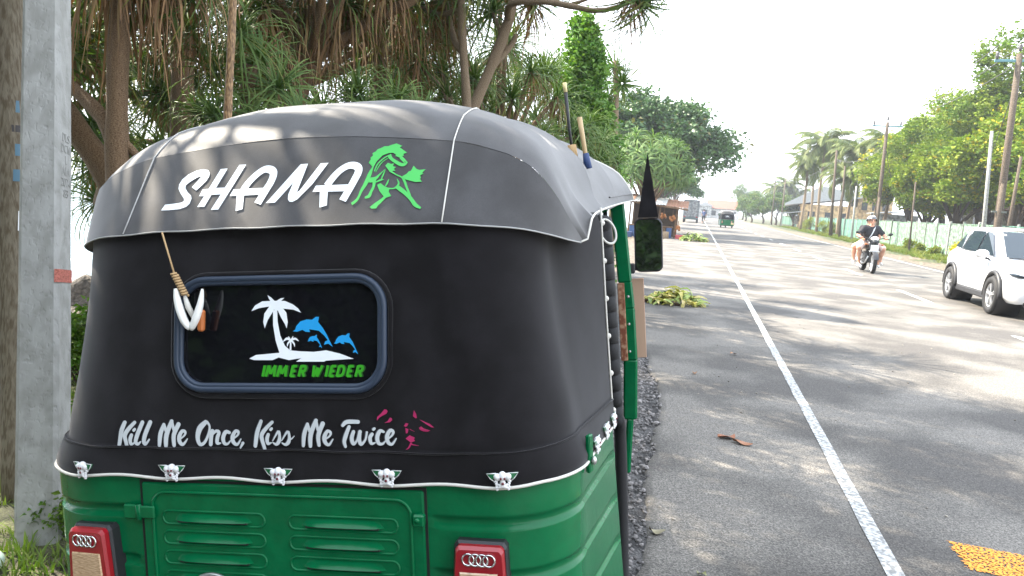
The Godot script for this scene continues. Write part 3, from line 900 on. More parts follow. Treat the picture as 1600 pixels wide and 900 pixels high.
func tree(called: String, label: String, base: Vector3, ctr: Vector3, r: Vector3, clumps: int, sprays: int, sz: float, cols: Array, sd: int, tr: float, group := "", limbs := 6, mat: Material = null) -> Node3D:
	rng.seed = sd
	base.y = gh(base.x, base.z) - 0.05
	var t := thing(called, label, "tree", base, Basis(), group)
	var c := ctr - base
	var fork := Vector3(c.x * 0.35, maxf(c.y - r.y * 0.9, c.y * 0.35), c.z * 0.35)
	stem(t, "trunk", [Vector3(), fork * 0.5 + V(0.1, 0, 0.05), fork], tr, tr * 0.75, M.bark_dark, 9, 8)
	var cl := []
	for i in clumps:
		var d := rdir()
		if d.y < -0.45:
			d.y *= -0.6
		var k := pow(rng.randf(), 0.4) * 0.92
		cl.append([c + d * r * k, rr(0.16, 0.34) * (r.x + r.y + r.z) / 3.0])
	for i in mini(limbs, clumps):
		var e: Vector3 = cl[i][0]
		stem(t, "limb", [fork * 0.95, (fork + e) * 0.5 + V(0, 0.25, 0), e], tr * 0.5, tr * 0.12, M.bark_dark, 6, 8)
	var xf := []
	var cc := []
	for i in sprays:
		var q: Array = cl[i % clumps]
		var d := rdir()
		var p: Vector3 = q[0] + d * q[1] * Vector3(1.15, 0.75, 1.15) * pow(rng.randf(), 0.33)
		var s := sz * rr(0.7, 1.25)
		xf.append(Transform3D(Basis.from_euler(Vector3(rr(-0.5, 0.5), rr(0, TAU), rr(-0.5, 0.5))).scaled(Vector3.ONE * s), p))
		var col: Color = cols[0]
		col = col.lerp(cols[1], rng.randf())
		if cols.size() > 2 and rng.randf() < cols[3]:
			col = cols[2]
		cc.append(col * rr(0.8, 1.2))
	many("crown", spray[sd % spray.size()], mat if mat else M.crown, xf, cc, t)
	return t

func far_left():
	for k in 3:
		spray.append(spray_mesh(400 + k, 13, 0.30))
	var g1 := [Color(0.03, 0.085, 0.018), Color(0.075, 0.155, 0.03), Color(0.15, 0.14, 0.03), 0.04]
	tree("broadleaf_tree", "large dark green broadleaf tree behind the round screw pine, spreading over the road", V(-3.4, 0, -53.0), V(-2.1, 6.0, -52.0), V(3.8, 3.5, 4.3), 46, 2600, 0.66, g1, 61, 0.28, "", 9, M.crown_dark)
	tree("broadleaf_tree", "darker broadleaf tree half hidden left of the large one by the stall", V(-5.5, 0, -50.0), V(-4.8, 6.3, -50.0), V(2.6, 2.6, 3.0), 26, 1300, 0.6, g1, 62, 0.25, "", 6, M.crown_dark)
	var i := 0
	for a in [[-4.8, -66, 6.0, 3.4, "hazy broadleaf tree on the left roadside, just past the large dark one"], [-4.2, -82, 5.4, 3.0, "hazy roadside tree beside the parked lorry"], [-3.8, -112, 5.4, 3.4, "pale far tree rising behind the parked lorry"], [-4.6, -135, 6.5, 3.6, "farthest hazy tree on the left roadside"]]:
		tree("roadside_tree", a[4], V(a[0], 0, a[1]), V(a[0] + 0.6, a[2] - 1.0, a[1]), V(a[3], a[3] * 0.75, a[3]), 20, 800, 0.75, g1, 70 + i, 0.22)
		i += 1
	# round screw pine behind the stall
	rng.seed = 77
	var c := V(-2.85, 3.55, -42.3)
	var h := []
	var lim := []
	for k in 84:
		var d := rdir()
		d.y = absf(d.y) * 1.1 - 0.25
		d = d.normalized()
		var p := c + d * V(2.4, 2.35, 2.3) * rr(0.72, 0.95)
		h.append([p, rr(0.85, 1.15), d + V(0, 0.5, 0)])
		if k < 10:
			lim.append([[V(-2.85, 1.0, -42.3), (V(-2.85, 1.6, -42.3) + p) * 0.5, p], 0.08, 0.04])
	pandanus("round dome shaped screw pine standing behind the roadside stall", [V(-2.9, 0, -42.3), V(-2.85, 1.2, -42.3)], 0.2, lim, h, M.bark, "")
	# column of climbing leaves on a dead trunk
	var t := thing("vine_covered_trunk", "tall trunk wrapped in bright green climbing leaves, rising above the screw pines", "tree", V(-2.22, gh(-2.2, -14.2), -14.2))
	stem(t, "trunk", [V(0, 0, 0), V(0.02, 2.5, 0), V(-0.1, 4.9, -0.1)], 0.16, 0.08, M.bark_dark)
	var xf := []
	var cc := []
	var lobes := []
	for k in 24:
		var y := 0.2 + 4.55 * k / 23.0
		var sp := 0.42 * pow(clampf((5.0 - y) / 3.2, 0.02, 1.0), 0.6)
		lobes.append([V(-0.02 * y + rr(-1, 1) * sp, y, rr(-1, 1) * sp), 0.16 + 0.75 * sp * rr(0.6, 1.1)])
	for k in 3000:
		var q: Array = lobes[k % 24]
		var d := rdir()
		var p: Vector3 = q[0] + d * q[1] * V(1, 1.25, 1) * pow(rng.randf(), 0.35)
		if k % 7 == 0:
			p += V(d.x * 0.12, -rr(0.0, 0.45), d.z * 0.12)   # loose hanging strands
		p.y = maxf(p.y, 0.05)
		xf.append(Transform3D(Basis.from_euler(V(rr(-0.9, 0.3), rr(0, TAU), rr(-0.5, 0.5))).scaled(V(1, 1, 1) * rr(0.15, 0.27)), p))
		cc.append(Color(0.08, 0.185, 0.045).lerp(Color(0.22, 0.35, 0.09), rng.randf()) * rr(0.6, 1.3))
	many("climbing_leaves", spray[0], M.crown, xf, cc, t)
	t = thing("bare_trunk_tree", "slim grey trunk right of the vine covered one, with a drooping tuft of leaves", "tree", V(-1.62, gh(-1.62, -15.1), -15.1))
	stem(t, "trunk", [V(0, 0, 0), V(-0.12, 2.4, -0.1), V(-0.2, 3.7, -0.2), V(-0.28, 4.4, -0.3)], 0.085, 0.05, M.bark_pale)
	for q in [[V(-0.26, 4.25, -0.3), 0.8], [V(-0.1, 3.95, -0.2), 0.7], [V(-0.35, 3.7, -0.3), 0.6]]:
		leafy(t, q[0], q[1], V(0.1, -0.3, 0.2))

func trees_behind():
	# the shady stretch the photograph was taken from: trees beside and over the road behind the viewer
	var g := [Color(0.03, 0.075, 0.02), Color(0.06, 0.12, 0.03)]
	var k := 0
	for a in [[-4.5, 4.6, 6.5, 3.6, "broadleaf tree on the left verge behind the viewer"], [0.5, 6.0, 9.5, 4.2, "tree arching over the road behind the viewer"], [5.5, 6.2, 11.0, 4.4, "tree over the right lane behind the viewer"], [-9.0, 4.5, 3.0, 3.8, "seaside tree left of the viewer"], [-3.5, 3.0, 11.0, 3.4, "low dense tree behind the viewer on the left"], [2.5, 2.8, 17.0, 4.4, "dense tree where the road bends behind the viewer"], [-6.6, 1.7, 5.2, 2.3, "low bush behind the viewer on the seaward verge"], [-9.0, 2.2, 9.5, 3.2, "broad low tree behind the viewer toward the sea"], [-4.6, 1.6, 8.6, 2.2, "roadside bush behind the viewer, left of the road"], [-12.0, 2.6, 3.0, 3.2, "low seaside tree far left of the viewer"]]:
		tree("roadside_tree", a[4], V(a[0] + (-3.0 if absf(a[0] - 3.0) < 3.0 and a[2] < 15.0 else 0.0), 0, a[2]), V(a[0], a[1], a[2]), V(a[3], a[3] * 0.85, a[3]), 34, 1900, 0.75, g, 140 + k, 0.25)
		k += 1

func palm_fronds() -> Array:
	var out := []
	for k in 3:
		rng.seed = 500 + k
		var mb := MB.new()
		mb.smooth()
		var p := V(0, 0, 0)
		var e := [0.95, 0.55, 0.15][k] as float
		var n := 20
		var L := 3.4
		var pts := [p]
		for i in n:
			var u := float(i) / n
			p += V(cos(e), sin(e), 0) * L / n
			e -= (0.05 + 0.10 * u) * [0.9, 1.05, 1.25][k]
			pts.append(p)
		mb.c = Color(0.20, 0.22, 0.07)
		var rad := []
		for i in n + 1:
			rad.append(0.035 * (1.0 - 0.85 * i / n))
		mb.tube(pts, rad, 4, false)
		for i in range(2, n + 1):
			var u := float(i) / n
			for h in 2:
				for s in [-1.0, 1.0]:
					var b: Vector3 = pts[i - 1].lerp(pts[i], h * 0.5)
					var d: Vector3 = (pts[i] - pts[i - 1]).normalized()
					var l := 0.85 * sin(PI * clampf(0.15 + u * 0.8, 0, 1)) * rr(0.8, 1.1)
					var o := (V(0, 0, s) * 0.9 + d * 0.55 + V(0, -0.25 - 0.2 * rng.randf(), 0)).normalized()
					var m := b + o * l * 0.5
					var tip := b + o * l + V(0, -0.3 * l, 0)
					var w := d * 0.055
					mb.c = Color(0.085, 0.12, 0.042).lerp(Color(0.17, 0.19, 0.07), rng.randf())
					mb.q(b - w * 0.5, b + w * 0.5, m + w, m - w)
					mb.t(m - w, m + w, tip)
		out.append(mb.done())
	return out

func right_side():
	# fence
	var line := [V(10.2, 0, -16.0), V(11.82, 0, -39.9), V(12.74, 0, -57.1), V(14.0, 0, -90.0), V(16.67, 0, -163.7)]
	var c3 := Curve3D.new()
	for p in line:
		c3.add_point(p)
	var fo := thing("green_fence", "long pale green sheet fence with posts along the right side of the road", "fence", V(10.2, 0, -16.0))
	var mb := MB.new()
	mb.smooth()
	var top := []
	var bot := []
	for i in 49:
		var x := 2.4 * i / 48.0
		var zz := 0.012 * sin(i * PI / 2.0)
		top.append(V(x, 1.58, zz)); bot.append(V(x, 0.0, zz))
	mb.grid([top, bot])
	mb.flat()
	mb.box(V(1.2, 1.6, 0), V(2.4, 0.03, 0.05))
	var sheet := mb.done()
	mb = MB.new()
	mb.box(V(0, 0.88, 0.05), V(0.11, 1.76, 0.10), Basis(), 0.012)
	var postm := mb.done()
	mb = MB.new()
	mb.tube([V(0, 0, 0.05), V(0, 1.72, 0.05)], 0.045, 7)
	var postd := mb.done()
	rng.seed = 5
	var Lf := c3.get_baked_length()
	var n := int(Lf / 2.42)
	for i in n:
		var a := c3.sample_baked(i * 2.42)
		var b := c3.sample_baked((i + 1) * 2.42)
		a.y = gh(a.x, a.z) + 0.01
		var d := (b - a); d.y = 0; d = d.normalized()
		var bs := Basis(d, Vector3.UP, d.cross(Vector3.UP)) * Basis(V(1, 0, 0), rr(-0.02, 0.02)) * Basis(V(0, 0, 1), rr(-0.012, 0.012))
		var m: Material = M.fence
		if a.z < -62.0 or (a.z > -32 and a.z < -24):
			m = M.fence_b
		elif rng.randf() < 0.3:
			m = M.fence_c
		part("fence_panel", sheet, m, fo, a - fo.position, bs)
		part("fence_post", postm if rng.randf() < 0.6 else postd, M.post if rng.randf() < 0.75 else M.post_dark, fo, a - fo.position + V(-0.06, -0.03, 0), Basis(d, Vector3.UP, d.cross(Vector3.UP)) * Basis(V(0, 0, 1), rr(-0.03, 0.03)))
	# utility poles
	pole_far("big wooden utility pole above the white car, with a crossarm and a brace post", V(10.95, 0, -31.7), V(11.12, 8.15, -32.5), 0.15, 1.6, V(10.72, 0, -31.2), 3.6)
	pole_far("short pale concrete post left of the big utility pole", V(10.75, 0, -32.3), V(10.64, 5.3, -32.76), 0.085, 0.0, V(), 0.0, M.post)
	pole_far("utility pole with a crossarm behind the motorcyclist", V(11.35, 0, -53.2), V(11.45, 8.1, -54.2), 0.14, 1.75, V(11.15, 0, -52.4), 3.4)
	pole_far("plain wooden pole before the palm trees", V(10.9, 0, -67.5), V(10.75, 7.35, -68.2), 0.13, 0.0, V(11.1, 0, -68.0), 2.6)
	pole_far("thin dark pole in front of the light green fence panels", V(11.0, 0, -43.5), V(11.02, 3.8, -44.0), 0.055, 0.0, V(), 0.0)
	pole_far("grey pole left of the motorcyclist's shoulder", V(11.1, 0, -59.5), V(11.1, 4.1, -60.0), 0.09, 0.0, V(), 0.0, M.post)
	pole_far("wooden pole between the palms and the motorcyclist", V(11.2, 0, -65.0), V(11.1, 5.9, -65.6), 0.09, 0.0, V(), 0.0)
	pole_far("tall far pole beside the orange building", V(11.4, 0, -112.0), V(11.5, 6.8, -113.0), 0.12, 0.0, V(), 0.0)
	pole_far("farthest pole near the small white board", V(11.6, 0, -128.0), V(11.5, 7.4, -128.0), 0.11, 1.2, V(), 0.0)
	pole_far("leaning dark post behind the right fence end", V(11.9, 0, -33.5), V(12.2, 4.5, -34.0), 0.08, 0.0, V(), 0.0)
	# wires
	for k in 3:
		var off := [-0.75, 0.0, 0.75][k] as float
		wire([V(11.1 + off, 8.45, -32.4), V(11.4 + off, 8.4, -54.1)], 0.5, 0.020, ["overhead wire on the road end of the near crossarms", "overhead wire on the pole tops between the near crossarms", "overhead wire on the field end of the near crossarms"][k])
	wire([V(11.45, 6.6, -54.1), V(10.8, 6.6, -68.1), V(11.5, 6.5, -112.9)], 0.6, 0.020, "sagging wire between the far poles before the palms")
	wire([V(11.1, 6.9, -32.5), V(18.0, 3.2, -58.0)], 0.7, 0.018, "drop wire from the big pole into the tree foliage")
	wire([V(11.4, 6.9, -54.1), V(16.5, 4.2, -70.0)], 0.9, 0.020, "drop wire from the middle crossarm pole toward the shed")
	# big trees on the right
	var gA := [Color(0.115, 0.195, 0.024), Color(0.27, 0.32, 0.032), Color(0.48, 0.38, 0.025), 0.07]
	var gB := [Color(0.085, 0.165, 0.018), Color(0.22, 0.275, 0.03), Color(0.34, 0.28, 0.02), 0.04]
	var lst := [[16.9, 5.0, -68.7, 4.0, 3.6, 0, "round yellow green tree at the left end of the right-hand tree row"], [18.0, 6.8, -64.0, 4.4, 4.6, 0, "second tree of the right-hand row, sunlit yellow green"], [18.6, 7.6, -58.0, 4.6, 5.2, 1, "tall tree behind the short pale post"], [19.6, 9.2, -53.0, 4.6, 5.0, 1, "tallest tree at the right edge, behind the big pole"], [17.6, 4.6, -49.0, 3.6, 3.4, 0, "bushy tree at the right edge below the tallest crown"],
		[16.6, 4.2, -56.0, 3.2, 2.8, 0, "low bright tree in front of the tall right-hand trees"], [20.0, 6.0, -44.0, 4.2, 5.0, 1, "dark tree beyond the right edge behind the car"], [20.5, 5.8, -62.0, 4.4, 4.4, 1, "dark tree filling the gap behind the right-hand row"], [17.0, 3.4, -64.0, 2.6, 2.2, 0, "small low tree beside the white roofed shed"]]
	for i in lst.size():
		var a: Array = lst[i]
		tree("roadside_tree", a[6], V(a[0] + 0.3, 0, a[2] - 0.3), V(a[0], a[1], a[2]), V(a[3], a[4], a[3]) * 1.06, 44, 2700, 0.54, gA if a[5] == 0 else gB, 80 + i, 0.3, "big trees behind the green fence", 8)
	# palms
	var fr := palm_fronds()
	var pl := [[12.26, 10.2, -84.8, 1.25, "tall palm with the largest crown, left of the plain wooden pole"], [11.6, 8.4, -91.7, 1.0, "palm leaning at the left of the big palm group"], [14.26, 9.0, -78.9, 1.1, "palm just left of the middle crossarm pole"], [16.2, 9.2, -73.3, 1.1, "palm right of the middle crossarm pole"], [13.2, 6.6, -76.3, 1.0, "short palm with drooping grey fronds in the palm group"],
		[12.9, 9.6, -97.4, 1.0, "palm behind the big crowned palm"], [14.9, 7.7, -159.7, 1.25, "far hazy palm left of the orange building"], [17.0, 8.8, -160.4, 1.25, "far hazy palm above the metal roof's left end"], [19.1, 6.9, -160.7, 1.2, "far hazy palm over the metal roof"], [15.3, 6.4, -72.0, 0.95, "low palm behind the motorcyclist's pole"]]
	for i in pl.size():
		rng.seed = 300 + i
		var a: Array = pl[i]
		var base := V(a[0] + rr(-0.8, 0.8), 0, a[2])
		base.y = gh(base.x, base.z)
		var t := thing("palm_tree", a[4], "palm tree", base, Basis(), "coconut palms right of the road")
		var hd := V(a[0], a[1] - 0.9, a[2]) - base
		stem(t, "trunk", [V(0, 0, 0), hd * 0.5 + V(rr(-0.3, 0.3), 0, 0), hd], 0.17, 0.11, M.bark_pale, 8, 12)
		for k in 27:
			var lv := 0 if k < 7 else (1 if k < 16 else 2)
			part("frond", fr[lv], M.leaf, t, hd, Basis(Vector3.UP, k * 2.4 + rr(-0.2, 0.2)) * Basis(V(0, 0, 1), rr(-0.15, 0.15) - (0.5 if k > 20 else 0.0)) * Basis.from_scale(V(1, 1, 1) * a[3] * rr(0.85, 1.05)))
		mb = MB.new()
		mb.smooth()
		for k in 6:
			mb.ell(hd + V(cos(k * 1.1) * 0.22, -0.22 - 0.06 * (k % 2), sin(k * 1.1) * 0.22), V(0.11, 0.14, 0.11), Basis(), 8, 6)
		part("coconut_cluster", mb, M.cane, t)
	# orange building with a metal roof
	building()
	# shed
	var s := thing("shed", "low shed with a white metal roof behind the fence, under the trees", "shed", V(17.8, gh(17.8, -77), -77.0))
	mb = MB.new()
	mb.box(V(0, 1.15, 0), V(3.2, 2.3, 4.0))
	part("wall", mb, M.wall_grey, s)
	mb = MB.new()
	mb.box(V(0, 2.55, 0.1), V(3.9, 0.08, 4.8), Basis(V(0, 0, 1), 0.12))
	part("roof", mb, M.tin, s)
	mb = MB.new()
	mb.box(V(-1.62, 1.0, 0.6), V(0.05, 1.9, 0.9))
	part("door", mb, M.wood, s)
	s = thing("pale_house", "long pale yellow house glimpsed between the dark trunks on the right", "house", V(25.5, gh(25, -66), -66.0))
	mb = MB.new()
	mb.box(V(0, 1.6, 0), V(6.0, 3.2, 22.0))
	part("wall", mb, M.wall_pale, s)
	mb = MB.new()
	mb.box(V(-2.0, 3.6, 0), V(4.6, 0.1, 23.0), Basis(V(0, 0, 1), 0.3))
	mb.box(V(2.0, 3.6, 0), V(4.6, 0.1, 23.0), Basis(V(0, 0, 1), -0.3))
	part("roof", mb, M.tin_rust, s)
	for k in 5:
		mb = MB.new()
		mb.box(V(-3.02, 1.8, -8.0 + k * 4.0), V(0.06, 1.2, 1.3))
		part("window", mb, M.window_dark, s)
	# yellow shrub and plants along the fence
	shrub("yellow_shrub", "bright yellow leaved shrub at the fence behind the white car", V(10.95, 0, -34.4), V(0.72, 0.55, 0.6), 520, [Color(0.55, 0.46, 0.03), Color(0.42, 0.42, 0.04)], 0.20, "shrub")
	shrub("yellow_shrub", "low yellow green plants at the fence foot right of the car roof", V(10.7, 0, -29.5), V(1.2, 0.6, 0.7), 420, [Color(0.36, 0.36, 0.05), Color(0.20, 0.26, 0.05)], 0.18, "shrub")
	var i2 := 0
	for a in [[11.6, -44.0, 0.20], [11.8, -47.0, 0.26], [11.5, -41.0, 0.20], [12.1, -60.0, 0.5], [12.6, -78.0, 0.6], [12.9, -84.0, 0.7], [13.2, -96.0, 0.7], [13.3, -101.0, 0.6]]:
		shrub("fence_plant", ["small leafy plant at the fence foot behind the motorcycle", "leafy plant at the fence foot right of the motorcyclist", "low plant at the fence foot under the thin dark pole", "plant at the fence foot beside the grey pole", "green plant against the darker fence, nearest of four", "tall green plant against the darker fence", "plant against the far end of the darker fence", "last small plant at the far fence end"][i2], V(a[0], 0, a[1]), V(1, 1.2, 1) * a[2], 160, [Color(0.16, 0.22, 0.04), Color(0.30, 0.30, 0.06)], 0.2, "plant")
		i2 += 1
	# the far end of the road
	var gC := [Color(0.06, 0.12, 0.03), Color(0.13, 0.19, 0.05), Color(0.2, 0.2, 0.05), 0.05]
	i2 = 0
	for a in [[9.9, 2.6, -150.0, 2.8, 2.6], [11.2, 2.9, -140.0, 2.6, 2.8], [12.6, 3.0, -132.0, 2.4, 2.9], [10.0, 3.4, -170.0, 2.6, 3.8], [11.0, 5.0, -200.0, 4.0, 5.0], [14.6, 2.6, -126.0, 2.2, 2.4]]:
		tree("far_tree", ["bushy green tree at the road's far right, in front of the pale ones", "middle bushy tree of the far right clump", "rightmost bushy tree of the far right clump", "taller slim hazy tree of the far right clump", "palest tree where the road ends", "shrubby tree at the far end of the fence"][i2], V(a[0], 0, a[2]), V(a[0], a[1], a[2]), V(a[3], a[4], a[3]), 22, 700, 0.62, gC, 120 + i2, 0.2, "hazy trees at the far end of the road", 4)
		i2 += 1
	# red roofed house where the road bends
	s = thing("red_roofed_house", "hazy house with a red tiled roof at the end of the road", "house", V(6.0, 0, -198.0))
	mb = MB.new()
	mb.box(V(0, 1.3, 0), V(7.4, 2.6, 6.0))
	part("wall", mb, M.white_wall, s)
	mb = MB.new()
	mb.prism(PackedVector2Array([Vector2(-3.6, 2.5), Vector2(3.6, 2.5), Vector2(0, 4.6)]), Transform3D(yaw(90), V(4.1, 0, 0)), 8.2)
	part("roof", mb, M.roof_red, s)
	for k in 3:
		mb = MB.new()
		mb.box(V(-2.4 + 2.4 * k, 1.3, 3.02), V(1.1, 1.2, 0.08))
		part("window", mb, M.window_dark, s)
	s = thing("grey_house", "small hazy grey house left of the red roofed one", "house", V(1.4, 0, -192.0))
	mb = MB.new()
	mb.box(V(0, 1.5, 0), V(3.2, 3.0, 5.0))
	part("wall", mb, M.wall_grey, s)
	mb = MB.new()
	mb.prism(PackedVector2Array([Vector2(-2.0, 2.9), Vector2(2.0, 2.9), Vector2(0, 4.0)]), Transform3D(Basis(), V(0, 0, 2.8)), 5.6)
	part("roof", mb, M.tin, s)
	mb = MB.new()
	mb.box(V(0, 1.3, 2.53), V(1.2, 1.4, 0.08))
	part("window", mb, M.window_dark, s)
	s = thing("white_board", "small white board on two posts where the fence ends", "sign", V(14.3, gh(14.3, -118), -118.0))
	mb = MB.new()
	mb.box(V(0, 1.1, 0), V(1.0, 1.3, 0.06), Basis(), 0.01)
	part("board", mb, M.white_wall, s)
	for q in [-0.42, 0.42]:
		mb = MB.new()
		mb.tube([V(q, 0, -0.06), V(q, 1.9, -0.06)], 0.04, 6)
		part("post", mb, M.post, s)

func building():
	var s := thing("orange_building", "two storey orange building with a grey metal roof behind the palms", "building", V(17.5, gh(17, -118), -118.0), yaw(-6))
	var mb := MB.new()
	mb.box(V(0.6, 1.7, 0), V(7.4, 3.4, 14.0))
	part("wall", mb, M.wall_orange, s)
	mb = MB.new()
	mb.box(V(6.5, 2.6, -1.0), V(4.4, 5.2, 12.0))
	part("wall", mb, M.wall_orange, s)
	mb = MB.new()
	mb.prism(PackedVector2Array([Vector2(-5.2, 3.1), Vector2(4.6, 4.6), Vector2(4.6, 5.0), Vector2(-0.6, 6.0), Vector2(-5.2, 3.3)]), Transform3D(Basis(), V(0, 0, 7.4)), 15.0)
	part("roof", mb, M.tin, s)
	mb = MB.new()
	mb.box(V(6.5, 5.4, -1.0), V(5.2, 0.12, 13.0), Basis(V(0, 0, 1), 0.12))
	part("roof", mb, M.tin, s)
	mb = MB.new()
	mb.box(V(-4.2, 2.1, 2.0), V(3.0, 0.1, 12.0), Basis(V(0, 0, 1), 0.16))
	part("awning", mb, M.tin, s)
	for k in 4:
		mb = MB.new()
		mb.box(V(-5.4, 1.0, -3.0 + k * 3.3), V(0.14, 2.0, 0.14))
		part("awning_post", mb, M.post, s)
	for k in 4:
		for z in [0, 1]:
			mb = MB.new()
			mb.box(V(-3.12, 1.3 + z * 1.4, -4.6 + k * 3.0), V(0.08, 0.8, 1.0))
			var w := part("window", mb, M.window_dark, s)
	for k in 3:
		mb = MB.new()
		mb.box(V(-1.6 + k * 2.2, 1.8, 7.03), V(0.9, 1.2, 0.08))
		part("window", mb, M.window_dark, s)
		mb = MB.new()
		mb.box(V(5.2 + k * 1.3, 3.6, 5.03), V(0.7, 1.1, 0.08))
		part("window", mb, M.window_dark, s)

func pole_far(label: String, a: Vector3, b: Vector3, r: float, arm: float, strut: Vector3, sh: float, mat: Material = null):
	a.y = gh(a.x, a.z) - 0.1
	var t := thing("utility_pole", label, "pole", a)
	var m: Material = mat if mat else M.pole_far
	var mb := MB.new()
	mb.smooth()
	var d := b - a
	mb.tube([V(0, 0, 0), d * 0.5, d], [r, r * 0.85, r * 0.7], 9)
	part("shaft", mb, m, t)
	if arm > 0.0:
		mb = MB.new()
		mb.box(d - V(0, 0.25, 0), V(arm, 0.10, 0.09), yaw(-4), 0.01)
		part("crossarm", mb, M.crossarm, t)
		for k in 3:
			mb = MB.new()
			mb.smooth()
			mb.lathe(Transform3D(Basis(), d + V((k - 1) * arm * 0.46, -0.2 + (0.3 if k == 1 else 0.0), 0)), [Vector2(0.0, 0), Vector2(0.05, 0.0), Vector2(0.05, 0.06), Vector2(0.09, 0.09), Vector2(0.05, 0.14), Vector2(0.08, 0.19), Vector2(0.04, 0.26), Vector2(0.0, 0.28)], 8)
			part("insulator", mb, M.insulator, t)
	if sh > 0.0:
		strut.y = gh(strut.x, strut.z) - 0.1
		mb = MB.new()
		mb.smooth()
		mb.tube([strut - a, d * (sh / d.y)], [r * 0.7, r * 0.55], 8)
		part("brace", mb, m, t)
		mb = MB.new()
		mb.box((strut - a).lerp(d * (sh / d.y), 0.62), V(0.5, 0.06, 0.08))
		part("tie", mb, M.post_dark, t)

func wire(pts: Array, sag: float, r: float, label: String):
	var ps := []
	for i in pts.size() - 1:
		for k in 13:
			if i > 0 and k == 0:
				continue
			var u := k / 12.0
			ps.append((pts[i] as Vector3).lerp(pts[i + 1], u) - V(0, sag * 4.0 * u * (1.0 - u), 0))
	var mb := MB.new()
	mb.smooth()
	mb.tube(ps, r, 5)
	solo("overhead_wire", mb, M.cable, label, "cable")

func shrub(called: String, label: String, p: Vector3, r: Vector3, n: int, cols: Array, sz: float, cat: String):
	p.y = gh(p.x, p.z)
	var t := thing(called, label, cat, p)
	rng.seed = int(absf(p.z) * 97) + n
	for k in 5:
		stem(t, "stem", [V(0, 0, 0), V(rr(-0.3, 0.3) * r.x, r.y * 0.6, rr(-0.3, 0.3) * r.z), V(rr(-0.7, 0.7) * r.x, r.y * 1.3, rr(-0.7, 0.7) * r.z)], 0.02, 0.008, M.bark_dark, 5, 5)
	var cl := []
	for k in 9:
		var d := rdir()
		cl.append(V(0, r.y * 0.95, 0) + d * r * 0.6)
	var xf := []
	var cc := []
	for i in n:
		var q: Vector3 = cl[i % 9] + rdir() * r * 0.42 * pow(rng.randf(), 0.4)
		q.y = maxf(q.y, 0.04)
		xf.append(Transform3D(Basis.from_euler(V(rr(-0.5, 0.5), rr(0, TAU), rr(-0.5, 0.5))).scaled(V(1, 1, 1) * sz * rr(0.7, 1.3)), q))
		cc.append((cols[0] as Color).lerp(cols[1], rng.randf()) * rr(0.75, 1.2))
	many("foliage", spray[1], M.crown, xf, cc, t)

